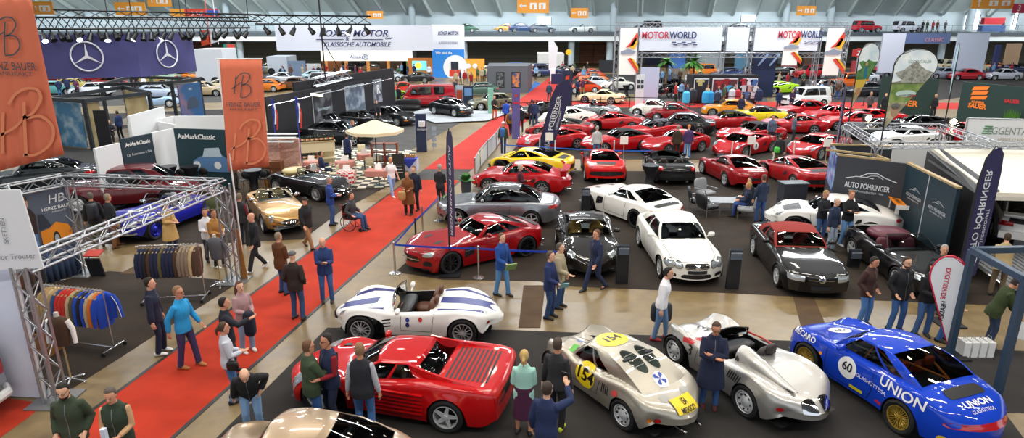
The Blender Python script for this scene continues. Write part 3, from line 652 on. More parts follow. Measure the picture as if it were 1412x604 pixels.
FEAT={
 '911':[('headlight','lamp','t','e',(.42,.60,.15,.11),.006,1),('headlight_rim','seam','t','e',(.42,.60,.17,.13),.003,1),('intake','seam','f','q',(-.42,.24,.42,.24,.40,.34,-.40,.34,.5),.004,0),
   ('intake','seam','f','q',(.50,.24,.76,.26,.74,.38,.50,.36,.5),.004,1),('taillight','red','b','q',(.40,.66,.78,.68,.76,.80,.42,.76,.6),.006,1),('bonnet_seam','seam','t','p',(.012,[(1.25,.58),(.55,.42),(.30,.30),(.26,0)]),.003,1),
   ('door_seam','seam','l','p',(.012,[(1.40,.85),(1.42,.35),(1.55,.22),(2.50,.22),(2.62,.45),(2.60,.86)]),.003,1),('side_intake','seam','l','q',(2.78,.56,2.98,.62,3.00,.76,2.86,.72,.5),.004,1),('plate','plate','b','q',(-.26,.50,.26,.50,.26,.60,-.26,.60),.012,0)],
 'classic911':[('headlight','lamp','t','e',(.26,.62,.12,.11),.008,1),('headlight_rim','seam','t','e',(.26,.62,.135,.125),.004,1),('intake','seam','f','q',(-.45,.22,.45,.22,.43,.30,-.43,.30,.5),.004,0),
   ('taillight','red','b','q',(-.76,.58,.76,.58,.74,.68,-.74,.68,.3),.006,0),('bonnet_seam','seam','t','p',(.012,[(1.25,.56),(.50,.44),(.22,.40),(.20,0)]),.003,1),
   ('door_seam','seam','l','p',(.012,[(1.38,.88),(1.40,.35),(1.52,.24),(2.42,.24),(2.52,.45),(2.50,.88)]),.003,1),('indicator','amber','f','q',(.45,.40,.70,.42,.70,.48,.45,.47),.006,1)],
 'ferrari':[('headlight','lamp','t','q',(.30,.70,.36,.80,.95,.82,.62,.60,.5),.006,1),('intake','seam','f','q',(.22,.18,.74,.20,.72,.32,.26,.30,.4),.004,1),('taillight','red','b','e',(.70,.80,.085,.085),.008,1),
   ('rear_grille','seam','b','q',(-.80,.40,.80,.40,.76,.62,-.76,.62,.4),.003,0),('plate','plate','b','q',(-.26,.46,.26,.46,.26,.57,-.26,.57),.02,0),('side_intake','seam','l','q',(2.70,.46,3.05,.52,3.10,.74,2.92,.70,.5),.004,1),
   ('door_seam','seam','l','p',(.012,[(1.52,.76),(1.50,.30),(1.62,.18),(2.50,.18),(2.68,.45),(2.66,.82)]),.003,1),('engine_vent','seam','t','q',(3.86,-.45,4.22,-.42,4.22,.42,3.86,.45),.004,0)],
 'sls':[('headlight','lamp','f','q',(.56,.56,.84,.60,.82,.76,.60,.68,.5),.006,1),('grille','seam','f','q',(-.52,.36,.52,.36,.46,.58,-.46,.58,.6),.004,0),('grille_bar','chrome','f','p',(.03,[(-.50,.47),(.50,.47)]),.02,0),
   ('grille_star','chrome','f','e',(0,.47,.09,.09),.02,0),('intake','seam','f','q',(.58,.28,.84,.32,.80,.46,.58,.44,.5),.004,1),('taillight','red','b','q',(.42,.66,.84,.68,.82,.78,.44,.74,.5),.006,1),
   ('side_vent','seam','l','q',(1.46,.40,1.82,.48,1.84,.72,1.50,.72,.2),.004,1),('vent_bar','chrome','l','p',(.022,[(1.50,.60),(1.86,.63)]),.018,1),('door_seam','seam','l','p',(.012,[(1.92,.82),(1.90,.26),(3.02,.26),(3.10,.80)]),.003,1),
   ('bonnet_vent','seam','t','q',(.75,.28,1.02,.28,1.04,.42,.80,.44),.004,1),('bonnet_seam','seam','t','p',(.012,[(1.75,.66),(.6,.62),(.22,.50),(.18,0)]),.003,1),('rear_wing','seam','t','q',(4.18,-.60,4.40,-.55,4.40,.55,4.18,.60,.3),.014,0)],
 'saloon':[('headlight_rim','seam','f','e',(.70,.64,.135,.115),.004,1),('headlight_rim','seam','f','e',(.49,.63,.105,.10),.004,1),('grille_star','chrome','f','e',(0,.62,.07,.07),.02,0),('grille_bar','chrome','f','p',(.016,[(-.33,.65),(.33,.65)]),.012,0),('grille_bar','chrome','f','p',(.016,[(-.33,.58),(.33,.58)]),.012,0),('headlight','lamp','f','e',(.70,.64,.12,.10),.008,1),('headlight','lamp','f','e',(.49,.63,.09,.085),.008,1),('grille','seam','f','q',(-.34,.54,.34,.54,.34,.70,-.34,.70,.4),.006,0),
   ('intake','seam','f','q',(-.45,.27,.45,.27,.40,.40,-.40,.40,.4),.004,0),('intake','seam','f','q',(.54,.28,.78,.30,.76,.40,.54,.38,.4),.004,1),('plate','plate','f','q',(-.26,.42,.26,.42,.26,.52,-.26,.52),.02,0),
   ('taillight','red','b','q',(.48,.72,.82,.72,.80,.86,.50,.86,.5),.006,1),('door_seam','seam','l','p',(.012,[(1.50,.92),(1.48,.30),(2.72,.26),(2.82,.92)]),.003,1),('bonnet_seam','seam','t','p',(.012,[(1.35,.70),(.5,.62),(.20,.40),(.14,0)]),.003,1)],
 'gt':[('headlight','lamp','f','q',(.46,.54,.76,.56,.74,.68,.48,.64,.5),.006,1),('grille','seam','f','q',(-.40,.28,.40,.28,.38,.42,-.38,.42,.5),.004,0),('taillight','red','b','e',(.62,.70,.075,.075),.006,1),('taillight','red','b','e',(.42,.70,.075,.075),.006,1),
   ('plate','plate','b','q',(-.26,.48,.26,.48,.26,.58,-.26,.58),.014,0),('door_seam','seam','l','p',(.012,[(1.80,.80),(1.78,.28),(2.85,.24),(2.95,.82)]),.003,1),('bonnet_seam','seam','t','p',(.012,[(1.6,.62),(.5,.52),(.25,0)]),.003,1)],
 'sl':[('headlight','lamp','f','q',(.42,.50,.80,.52,.80,.66,.42,.66,.15),.008,1),('grille','seam','f','q',(-.34,.50,.34,.50,.36,.68,-.36,.68,.3),.006,0),('grille_star','chrome','f','e',(0,.59,.09,.09),.02,0),
   ('plate','plate','f','q',(-.26,.30,.26,.30,.26,.41,-.26,.41),.014,0),('grille_bar','chrome','f','p',(.012,[(-.34,.63),(.34,.63)]),.012,0),('grille_bar','chrome','f','p',(.012,[(-.34,.56),(.34,.56)]),.012,0),('taillight','red','b','q',(.46,.62,.84,.62,.84,.76,.46,.76),.006,1),
   ('door_seam','seam','l','p',(.012,[(1.78,.88),(1.76,.28),(2.95,.26),(3.02,.88)]),.003,1),('bonnet_seam','seam','t','p',(.012,[(1.5,.70),(.3,.62),(.12,.40),(.12,0)]),.003,1)],
 'testarossa':[('headlight','lamp','t','q',(.36,.48,.30,.78,.72,.84,.66,.56,.3),.006,1),('grille','seam','f','q',(-.50,.28,.50,.28,.48,.42,-.48,.42,.2),.004,0),('door_seam','seam','l','p',(.012,[(1.42,.76),(1.44,.26),(2.60,.22),(2.78,.80)]),.003,1)]
   +[('side_strake_gap','seam','l','q',(1.95,.36+.07*k,3.02,.37+.075*k,3.02,.40+.075*k,1.95,.385+.07*k),.004,1)for k in range(5)]
   +[('engine_slat_gap','seam','t','q',(3.42,-.62+.0*k,3.45+.0*k,-.62,3.45,.62,3.42,.62),.004,0)][:0]
   +[('engine_slat_gap','seam','t','q',(3.36+.085*k,-.60,3.40+.085*k,-.60,3.40+.085*k,.60,3.36+.085*k,.60),.004,0)for k in range(10)]+[('rear_grille','seam','b','q',(-.88,.60,.88,.60,.86,.78,-.86,.78),.004,0),('taillight','red','b','q',(.48,.63,.84,.63,.84,.75,.48,.75),.002,1),('intake','seam','l','q',(3.9,.3,4.3,.34,4.3,.4,3.9,.36),.002,0)][:2],
 'racer550':[('headlight','lamp','t','e',(.24,.56,.10,.09),.006,1),('door_seam','seam','l','p',(.010,[(1.25,.72),(1.22,.36),(2.02,.34),(2.10,.72)]),.003,1),('taillight','red','b','e',(.52,.42,.045,.045),.012,1),('taillight','amber','b','e',(.64,.42,.045,.045),.012,1),
   ('bonnet_seam','seam','t','p',(.010,[(.95,.42),(.35,.30),(.30,0)]),.003,1)]
   +[('side_louvre','seam','l','q',(2.16+.055*k,.48,2.185+.055*k,.48,2.185+.055*k,.66,2.16+.055*k,.66),.004,1)for k in range(4)],
 'sportscar_striped':[('headlight','lamp','t','e',(.34,.54,.13,.10),.006,1),('grille','seam','f','e',(0,.42,.34,.09),.005,0),('door_seam','seam','l','p',(.010,[(1.80,.74),(1.78,.34),(2.50,.32),(2.56,.76)]),.003,1),('taillight','red','b','e',(.50,.50,.04,.04),.008,1)]
   +[('side_vent','seam','l','q',(1.36,.42+.075*k,1.56,.44+.075*k,1.56,.47+.075*k,1.36,.45+.075*k),.004,1)for k in range(3)],
 'oldcoupe':[('headlight','lamp','t','e',(.26,.58,.11,.11),.006,1),('door_seam','seam','l','p',(.010,[(1.35,.84),(1.33,.32),(2.25,.30),(2.32,.86)]),.003,1),('taillight','red','b','e',(.58,.50,.05,.05),.008,1)],
 'etype':[('headlight','lamp','t','e',(.36,.56,.16,.10),.006,1),('grille','seam','f','e',(0,.50,.28,.10),.006,0),('grille_bar','chrome','f','p',(.03,[(-.30,.51),(.30,.51)]),.03,0),('indicator','amber','f','e',(.50,.46,.07,.03),.01,1),
   ('door_seam','seam','l','p',(.010,[(2.02,.82),(2.0,.36),(2.88,.34),(2.95,.84)]),.003,1),('bonnet_seam','seam','l','p',(.010,[(1.85,.84),(1.83,.36)]),.003,1)],
 'xk':[('headlight','lamp','f','e',(.46,.68,.10,.10),.02,1),('grille','chrome','f','e',(0,.62,.20,.26),.012,0),('door_seam','seam','l','p',(.010,[(1.95,.84),(1.93,.40),(2.78,.38),(2.86,.78)]),.003,1),('bonnet_seam','seam','t','p',(.010,[(1.8,.46),(.6,.30),(.2,.2)]),.003,1)],
 'limousine':[('headlight','lamp','f','e',(.62,.74,.12,.12),.03,1),('grille','chrome','f','q',(-.30,.46,.30,.46,.30,1.02,-.30,1.02,.2),.03,0),('door_seam','seam','l','p',(.010,[(1.75,.96),(1.75,.40),(2.60,.38),(2.60,.98)]),.003,1),('door_seam','seam','l','p',(.010,[(2.66,.98),(2.66,.38),(3.50,.38),(3.62,.98)]),.003,1)],
 'suv':[('headlight','lamp','f','e',(.62,.80,.10,.10),.01,1),('grille','seam','f','q',(-.46,.70,.46,.70,.46,.90,-.46,.90),.006,0),('door_seam','seam','l','p',(.012,[(1.35,1.0),(1.33,.42),(2.20,.40),(2.22,1.0)]),.003,1),('taillight','red','b','q',(.70,.66,.82,.66,.82,.90,.70,.90),.006,1)],
 'van':[('headlight','lamp','f','q',(.50,.74,.78,.74,.78,.88,.50,.88),.006,1),('grille','seam','f','q',(-.50,.60,.50,.60,.50,.88,-.50,.88),.004,0),('door_seam','seam','l','p',(.012,[(1.55,1.0),(1.5,.42),(.7,.6)]),.003,1)],
 'hatch':[('headlight','lamp','f','q',(.48,.54,.78,.54,.78,.66,.48,.66),.006,1),('taillight','red','b','q',(.46,.66,.80,.66,.80,.80,.46,.80),.01,1),('rear_panel','seam','b','q',(-.60,.76,.60,.76,.56,.90,-.56,.90),.006,0),('door_seam','seam','l','p',(.012,[(1.40,.88),(1.38,.30),(2.60,.28),(2.68,.90)]),.003,1)],
}
FEAT['roadster']=FEAT['softtop']=FEAT['gt'];FEAT['spider']=FEAT['ferrari']
FEAT['racer_open']=[('headlight','lamp','t','e',(.30,.56,.10,.09),.006,1),('taillight','red','b','e',(.62,.50,.06,.04),.012,1)]+[('lamp_grille','chrome','b','q',(.06,.44,.34,.46,.32,.66,.06,.68,.4),.008,1),('door_seam','seam','l','p',(.010,[(1.45,.74),(1.42,.36),(2.12,.34),(2.2,.74)]),.003,1)]+[('side_louvre','seam','l','q',(2.36+.06*k,.58,2.39+.06*k,.58,2.44+.06*k,.74,2.41+.06*k,.74),.004,1)for k in range(6)]
PK=dict(lamp=LIGHT,red=REDL,amber=AMBER,seam=SEAM,chrome=CHROME,plate=PLATE,yellow=YELLOW,white=WHITE)
PROTO={}
def flipx(b,L):
    b.v=[(L/2-x,-y,z)for x,y,z in b.v];return b
def proto(key,lod,extra=None,**over):
    ck=(key,lod,extra.__name__ if extra else None,tuple(sorted(over.items())))
    if ck in PROTO:return PROTO[ck]
    sp=dict(SPEC[key],**over);L=sp['L'];parts=[]
    b,panes,D=shell(sp,lod);xf,xr,r,style=sp['wh'];cx,rfx,rrx,bx=sp['gh'][:4];w=PC(sp['w'])
    full=MB();full.v=list(b.v);full.f=list(b.f)
    for k in('windscreen','side_window','rear_window'):
        for P in panes.get(k,[]):full.grid(P)
    nc,jb=D['nc'],D['jb']
    for i in range(D['ic'],D['ib']):
        if sp.get('open')is None:break
    dr=Drape(sp,full)
    def put(nm,mb,slots,par=-1,loc=None,sm=35,rz=0):
        flipx(mb,L);ms=[PK.get(s,None)or{'paint':WHITE,'roof':WHITE,'seat':BLACK,'black':BLACK,'glass':GLASS if lod else DARKGLASS,'rim':RIM}.get(s,BLACK)for s in slots]
        parts.append((nm,mb.mesh(nm,ms,sm),slots,par,loc,rz));return len(parts)-1
    body=put('body',b,['paint','roof'],sm=38)
    u=MB();z0=.20;wi=PC([(x_,y_-.03)for x_,y_ in sp['w']])
    u.grid([[V(x,s*(wi(x)-.05 if not(abs(x-xf)<r+.06 or abs(x-xr)<r+.06)else w(x)-.34),z0+.02)for s in(-1,1)]for x in D['xs']if.2<x<L-.2])
    for xc in(xf,xr):
        for s in(-1,1):
            y1,y0=w(xc)-.015,w(xc)-.34;A=[math.pi*k/10 for k in range(11)];rr=r+.033
            arc=[(xc+rr*math.cos(a),r+rr*math.sin(a))for a in A];arc=[(arc[0][0],z0)]+arc+[(arc[-1][0],z0)]
            arc=[(x,min(z,sp['_zs'](x)-.06 if '_zs' in sp else PC(sp['zs'])(x)-.05))for x,z in arc]
            u.grid([[V(x,s*y1,z)for x,z in arc],[V(x,s*y0,z)for x,z in arc]]);u.add([V(x,s*y0,z)for x,z in arc],[tuple(range(len(arc)))])
    put('underbody',u,['black'],sm=None)
    t=MB();zb=.34;bl=D['belt']
    row1=[V(p.x,p.y+.01,p.z-.01)for p in bl];row0=[V(p.x,p.y+.06,zb)for p in bl]
    t.grid([row1,row0]);t.grid([[V(p.x,-p.y,p.z)for p in row1],[V(p.x,-p.y,p.z)for p in row0]])
    t.grid([[V(p.x,p.y,p.z)for p in row0],[V(p.x,-p.y,p.z)for p in row0]])
    for q in(0,-1):t.add([row1[q],V(row1[q].x,-row1[q].y,row1[q].z),V(row0[q].x,-row0[q].y,zb),row0[q]],[(0,1,2,3)])
    sx0=cx+.95 if not sp.get('open')else(cx+bx)/2+.22
    sx0=sp.get('seatx',sx0)
    if lod:
        d=MB();zc=bl[0].z;d.ell((cx+.34,0,zc-.10),(.20,abs(bl[0].y)-.04,.12),16,8,e=.6);t.v+=[];o=len(t.v);t.v+=d.v;t.f+=[tuple(i+o for i in f)for f in d.f];t.m+=[0]*len(d.f)
        if not sp.get('open'):t.box(((sx0+bx)/2+.15,0,zc-.14),(max(.1,bx-sx0-.35),abs(bl[0].y)*1.9,.04))
    put('cabin',t,['black' if not sp.get('tub')else 'seat'],sm=40)
    if lod:
        seats=[(sx0,-.36),(sx0,.36)]if not sp.get('single')else[(sx0,sp['single'])]
        if key in('saloon','limousine','suv','van','hatch'):seats+=[(sx0+.85,-.36),(sx0+.85,.36)]
        for x,y in seats:
            s=seat_mb(.46 if sp.get('open')else.52,min(.24,abs(bl[0].y)*.42));s.v=[(x-p[0]*1.,y*abs(bl[0].y)/.72+p[1],p[2]+zb)for p in s.v]
            put('seat',s,['seat'],sm=60)
        s=MB();c=V(cx+.60 if not sp.get('open')else sx0-.48,-.34*abs(bl[0].y)/.72,bl[0].z-.06)
        s.tube([c+V(.06*math.sin(a),.17*math.cos(a),.16*math.sin(a))for a in[2*math.pi*k/16 for k in range(16)]],.014,6,closed=True)
        for a in(0,2.1,4.2):s.tube([c,c+V(.06*math.sin(a),.17*math.cos(a),.16*math.sin(a))],.01,4)
        put('steering_wheel',s,['wheelrim' if not sp.get('woodwheel')else 'woodrim'])
    for k in('windscreen','side_window','rear_window'):
        if sp.get('soft')and k=='side_window' and 0:continue
        for P in panes.get(k,[]):
            g=MB();g.grid(P);put(k,g,['glass'],sm=60)
    if 'frame' in panes:put('windscreen_frame',panes['frame'],['chrome' if sp.get('chrome')or sp.get('frch')else 'black'])
    for nm,mk,d,shp,args,lift,mir in FEAT.get(key,[]):
        if lod==0 and mk=='seam' and shp=='p':continue
        for q in((0,1)if mir else(0,)):
            g=MB();dr.patch(g,d,shp,args,lift+(.004 if mk!='seam' else.002),mir=bool(q));put(nm,g,[mk],sm=60)
    if lod and not sp.get('nomirror'):
        a=D['side'](.10,0)if not sp.get('open')else D['belt'][1]
        for s in(1,-1):
            m=MB();m.ell((a.x+.05,s*(a.y-.20),a.z+.10),(.06,.11,.065),12,8,e=.8);m.tube([(a.x+.05,s*(a.y-.01),a.z),(a.x+.05,s*(a.y-.14),a.z+.07)],.018,6)
            put('door_mirror',m,['chrome' if sp.get('chrome')else 'paint'])
    if sp.get('chrome'):
        for x0,sg in((0,1),(L,-1)):
            m=MB();wv=w(.2 if sg>0 else L-.2)
            m.tube([(x0+sg*(.02+.30*(k/6)**2)-sg*.09,wv*k/6*1.0,.40 if key!='limousine' else.50)for k in range(-6,7)],.032,8);put('bumper',m,['chrome'])
    if lod:
        for s in(1,-1):
            if key in('ferrari','911','gt','sls','sl','spider','softtop','saloon','roadster'):
                m=MB();m.cyl((L-.14,s*.45,.27),(L+.02,s*.45,.26),.042,n=12);put('exhaust',m,['chrome'])
    if extra:extra(sp,D,dr,put,parts)
    for xc in(xf,xr):
        wd=sp.get('tyre',.245)
        for s in(1,-1):
            tm,rm=wheel_meshes(style,r,wd,lod);yy=(w(xc)+sp.get('flare',.018)-wd/2-.012)
            i=len(parts);parts.append(('wheel',tm,['rubber'],-1,(L/2-xc,s*yy,r),0 if s>0 else math.pi));parts.append(('rim',rm,['rim','brake'],i,None,0))
    PROTO[ck]=(parts,sp);return PROTO[ck]
SEATC={}
CARS=[];SPEC_OF={}
def car(name,label,key,pos,head,colour,lod=2,seat='15151a',rim=None,roof=None,group=None,cat='car',extra=None,z=0.,metal=0.,rough=.25,glass=None,**over):
    parts,sp=proto(key,lod,extra,**over)
    root=empty(name,label,cat,(pos[0],pos[1],z),R(head),group)
    CARS.append(root);SPEC_OF[root]=sp;P=paint(colour,rough,metal);RF=paint(roof,.6 if sp.get('soft')else rough)if roof else P
    if roof and sp.get('soft'):RF=mat('soft_top_'+hexn(roof),roof,.9)
    ov=dict(paint=P,roof=RF,seat=plain(seat,.55),rim=(plain(rim,.3,.6)if rim else RIM),wheelrim=BLACK,woodrim=plain('6b3f1c',.3),brake=BLACK)
    if glass:ov['glass']=glass
    objs=[]
    for nm,me,slots,par,loc,rz in parts:
        o=bpy.data.objects.new(nm,me);COL.objects.link(o);o.parent=root if par<0 else objs[par]
        if loc:o.location=loc
        if rz:o.rotation_euler.z=rz
        for i,s in enumerate(slots):
            if s in ov:o.material_slots[i].link='OBJECT';o.material_slots[i].material=ov[s]
            elif s.startswith('#'):o.material_slots[i].link='OBJECT';o.material_slots[i].material=plain(s[1:],.4)
        objs.append(o)
    return root
def by_wheels(f,r,side,key,lift=0.):
    "position and heading from the floor contacts of the front and rear wheel on one side (+1 = the car's left)"
    A,B=(G(*f),G(*r));sp=SPEC[key];d=(A-B).normalized();xf,xr=sp['wh'][:2];L=sp['L']
    n=V(d.y,-d.x,0)*side;c=(A+B)/2+n*(sp['W']-.12)-d*(L/2-(xf+xr)/2)*1.0
    c=(A+B)/2+n*(sp['W']-.12)+d*((xf+xr)/2-L/2)
    return(c.x,c.y),math.degrees(math.atan2(d.y,d.x))
# ================================================================ THE CARS OF THE PHOTOGRAPH
def x_scarab(sp,D,dr,put,parts):
    for y in(.17,):
        for nm,pts in(('stripe',[(.10,0),(.8,0),(1.10,0)]),('stripe',[(2.62,0),(3.3,0),(4.0,0)])):
            g=MB();dr.patch(g,'t','p',(.34,pts),.004);put(nm,g,['#0c1a74'])
    for s in(1,-1):
        g=MB();dr.patch(g,'t','p',(.09,[(.25,s*.40),(.85,s*.56),(1.35,s*.52)]),.004);put('stripe',g,['#0c1a74'])
        g=MB();dr.patch(g,'t','p',(.09,[(2.62,s*.56),(3.1,s*.58),(3.9,s*.36)]),.004);put('stripe',g,['#0c1a74'])
    for a,c,col in((1.95,.60,'#2a3f9c'),(2.25,.62,'#c03030'),(1.95,.48,'#24306e')):
        g=MB();dr.patch(g,'l','e',(a,c,.045,.055),.008);put('badge',g,[col])
def x_testa(sp,D,dr,put,parts):
    for k in range(6):
        for s in(1,-1):m=MB();m.box((2.48,s*(.935+.0*k),.335+.075*k),(1.15,.05,.022),rz=s*.055);put('side_strake',m,['paint'])
    for s in(1,-1):
        m=MB();m.loft([[V(x,s*(y+dy),z)for dy,z in((-.05,zb),(.05,zb),(.02,zt_),(-.03,zt_))]for x,y,zb,zt_ in((2.70,.60,.80,1.10),(3.1,.66,.86,1.02),(3.6,.72,.88,.95),(4.1,.76,.86,.90))]);put('buttress',m,['paint'],sm=50)
def x_550(sp,D,dr,put,parts):
    for d,a,c,ra,rb,rot,tz,ttx in(('t',1.62,0,.30,.34,0,.30,1.62),('l',1.66,.56,.28,.24,0,.32,1.66)):
        g=MB();dr.patch(g,d,'e',(a,c,ra,rb),.006);put('roundel',g,['#f2d81e'])
        g=MB();dr.text(g,'154',tz,d,ttx,c,.012,rot=(math.pi/2 if d=='t' else 0),bold=.008,sx=.9 if d=='t' else 1.1);put('number',g,['#101010'])
    for s in(1,-1):
        g=MB();dr.patch(g,'t','e',(2.40,s*.175,.34,.145,s*-.06),.006);put('engine_window',g,['glass'])
        for k in(-1,0,1):
            g=MB();dr.patch(g,'t','p',(.008,[(2.40+.15*k,s*.06),(2.40+.15*k,s*.29)]),.010);put('window_bar',g,['#b8b8b4'])
    g=MB();dr.patch(g,'t','e',(2.92,0,.15,.15),.006);put('club_badge',g,['#e8ecf4'])
    for q in range(4):
        an=q*math.pi/2+.4;g=MB();dr.patch(g,'t','q',(2.90,0,2.90+.115*math.cos(an),.115*math.sin(an),2.90+.13*math.cos(an+.4),.13*math.sin(an+.4),2.90+.115*math.cos(an+.8),.115*math.sin(an+.8)),.012);put('badge_field',g,['#2444a8'])
    for s in(1,-1):
        g=MB();dr.patch(g,'t','q',(3.18,s*.26-.10,3.18,s*.26+.10,3.34,s*.26+.09,3.34,s*.26-.09,.5),.006);put('lamp_grille',g,['#a8a8a4'])
    g=MB();dr.patch(g,'b','q',(-.24,.54,.24,.54,.24,.70,-.24,.70),.03);put('plate',g,['yellow'])
    g=MB();dr.text(g,'MEXICO',.085,'b',0,.575,.036,bold=.003);put('plate_lettering',g,['#101010'])
    g=MB();dr.text(g,'154',.075,'b',0,.655,.036,bold=.003);put('plate_lettering',g,['#101010'])
    g=MB();dr.patch(g,'l','q',(2.44,.56,2.62,.60,2.60,.70,2.48,.68,.5),.008);put('sponsor_mark',g,['#d04848'])
    for nm,q,col in(('sticker',(.62,-.30,.62,-.10,.80,-.10,.80,-.30),'#58b838'),('sticker',(.60,-.02,.60,.16,.74,.16,.74,-.02),'#3a78c8')):
        g=MB();dr.patch(g,'t','q',q,.006);put(nm,g,[col])
    for s in(1,-1):
        m=MB();m.tube([(3.45,s*.2,.28),(3.76,s*.2,.26)],.03,10);put('exhaust',m,['chrome'])
def x_racer(sp,D,dr,put,parts):
    g=MB();dr.text(g,'3',.30,'l',1.25,.56,.008,bold=.006);put('number',g,['#181818'])
    g=MB();dr.text(g,'3',.42,'t',.80,0,.010,rot=math.pi/2,bold=.006);put('number',g,['#303034'])
    g=MB();dr.patch(g,'l','q',(1.02,.66,1.30,.70,1.28,.80,1.0,.76),.006);put('sticker',g,['#c8343a'])
    m=MB();m.loft([[V(x,-.30+hy*math.cos(a),.78+hz*max(-.2,math.sin(a)))for a in[2*math.pi*k/14 for k in range(14)]]for x,hy,hz in((2.22,.17,.28),(2.35,.19,.30),(2.8,.17,.20),(3.3,.10,.06),(3.6,.03,.01))]);put('headrest_fairing',m,['paint'],sm=50)
    m=MB();m.tube([(1.5,.54,.84),(1.9,.60,.85),(2.25,.54,.86)],.02,6);put('cockpit_trim',m,['#b02020'])
    for s in(1,-1):
        pass
def x_blue(sp,D,dr,put,parts):
    W_='#f2f2f2'
    g=MB();dr.patch(g,'l','e',(1.92,.62,.22,.22),.006);put('roundel',g,[W_]);g=MB();dr.text(g,'60',.24,'l',1.92,.64,.012,bold=.006);put('number',g,['#101010'])
    g=MB();dr.text(g,'UNION',.25,'l',3.14,.78,.010,rot=-.02,bold=.004,sx=1.15);put('lettering',g,[W_])
    g=MB();dr.text(g,'GLASHÜTTE/SA.',.105,'l',2.52,.60,.010,rot=-.02,sx=1.0);put('lettering',g,[W_])
    g=MB();dr.text(g,'RECARO',.16,'l',.78,.78,.010,bold=.004);put('lettering',g,[W_])
    g=MB();dr.text(g,'UNION',.16,'t',3.90,0,.02,rot=math.pi/2,bold=.004,sx=1.2);put('lettering',g,[W_])
    g=MB();dr.text(g,'GLASHÜTTE/SA.',.075,'t',4.03,0,.012,rot=math.pi/2,sx=1.0);put('lettering',g,[W_])
    g=MB();dr.patch(g,'t','e',(.85,.1,.24,.20),.006);put('roundel',g,[W_]);g=MB();dr.text(g,'60',.24,'t',.85,.1,.012,rot=math.pi/2);put('number',g,['#101010'])
    for a,c,col,rr in((1.28,.62,'#e8902a',.035),(1.28,.52,'#b8b070',.03),(3.93,.34,'#f0c81e',.075)):
        g=MB();dr.patch(g,'l','e',(a,c,rr,rr),.008);put('sticker',g,[col])
    for q,col in(((1.12,.30,1.22,.30,1.24,.38,1.14,.38),'#d0306a'),((2.02,.26,2.32,.26,2.32,.33,2.02,.33),'#e8d81e'),((2.62,.30,2.78,.30,2.80,.38,2.64,.36),'#c02a60')):
        g=MB();dr.patch(g,'l','q',q,.008);put('sticker',g,[col])
    g=MB();dr.patch(g,'t','q',(3.52,-.42,3.76,-.44,3.76,.44,3.52,.42,.3),.010);put('engine_grille',g,['seam'])
    m=MB()
    m.tube([(1.85,-.45,.5),(2.2,-.50,1.2),(2.2,.50,1.2),(1.85,.45,.5)],.022,6);m.tube([(2.2,-.48,1.18),(3.1,-.40,.80)],.022,6);m.tube([(2.2,.48,1.18),(3.1,.40,.80)],.022,6);m.tube([(2.3,-.48,1.14),(3.1,.40,.80)],.02,6)
    put('roll_cage',m,['#e07820'])
def x_gt3(sp,D,dr,put,parts):
    m=MB();m.box((4.15,0,1.27),(.34,1.62,.035),ry=.12);put('rear_wing',m,['#f08a1e'])
    vs,fs=text_mb('PORSCHE',.20,bold=.004);g=MB();g.add([V(4.15-v.y*-1*-1+.0,v.x,1.292+v.y*.12)for v in vs],fs);put('wing_lettering',g,['#202020'])
    for s in(1,-1):
        m=MB();m.box((4.10,s*.42,1.08),(.12,.03,.36),rx=0);put('wing_support',m,['paint'])
        m=MB();m.box((4.15,s*.82,1.25),(.36,.02,.14));put('wing_endplate',m,['paint'])
    g=MB();dr.text(g,'GT3 RS',.20,'l',2.05,.30,.010,bold=.006,sx=1.6);put('lettering',g,['#101010'])
    g=MB();dr.patch(g,'t','q',(.60,-.30,.60,.30,1.15,.44,1.15,-.44),.006);put('bonnet_panel',g,['#141414'])
def x_gt2(sp,D,dr,put,parts):
    m=MB();m.loft([[V(4.02,y,1.02+.10*abs(y)),V(4.34,y,1.03+.10*abs(y)),V(4.34,y,.99+.10*abs(y)),V(4.02,y,.97+.10*abs(y))]for y in[-.72+.12*k for k in range(13)]]);put('rear_wing',m,['paint'],sm=50)
    for s in(1,-1):m=MB();m.box((4.16,s*.62,.95),(.26,.10,.22));put('wing_support',m,['paint'])
def x_ralley(sp,D,dr,put,parts):
    m=MB();m.box((4.0,0,1.02),(.26,1.5,.05),ry=.1);put('rear_wing',m,['#f0f0ee'])
    m=MB();m.box((4.14,0,.42),(.14,1.6,.22));put('rear_bumper',m,['#e8e8e8'])
def x_rack(sp,D,dr,put,parts):
    m=MB()
    for s in(1,-1):m.tube([(2.0,s*.5,1.36),(3.0,s*.5,1.36)],.02,6)
    for k in range(6):m.tube([(2.05+.18*k,-.5,1.38),(2.05+.18*k,.5,1.38)],.015,5)
    put('roof_rack',m,['chrome'])
def x_stripe(sp,D,dr,put,parts):
    for s in(1,-1):
        g=MB();dr.patch(g,'t','p',(.20,[(.1,s*.17),(.8,s*.17),(1.2,s*.17)]),.004);put('stripe',g,['#1c1c20'])
    g=MB();dr.patch(g,'t','p',(.34,[(3.0,.0),(2.4,0),(2.0,0)]),.004);put('stripe',g,['#1c1c20'])
def x_eight(sp,D,dr,put,parts):
    g=MB();dr.patch(g,'l','e',(2.1,.55,.24,.22),.006);put('roundel',g,['#f2f2f2']);g=MB();dr.text(g,'8',.30,'l',2.1,.55,.012,bold=.01);put('number',g,['#181818'])
def x_cover(sp,D,dr,put,parts):m=MB();m.ell((3.15,0,.93),(.50,.60,.17),18,8,e=.8);put('hood_cover',m,['#5a1c30'],sm=60)
def x_cream(sp,D,dr,put,parts):m=MB();m.ell((3.10,0,.93),(.42,.52,.14),18,8,e=.8);put('hood_cover',m,['#cdbb88'],sm=60)
RED='b00610'
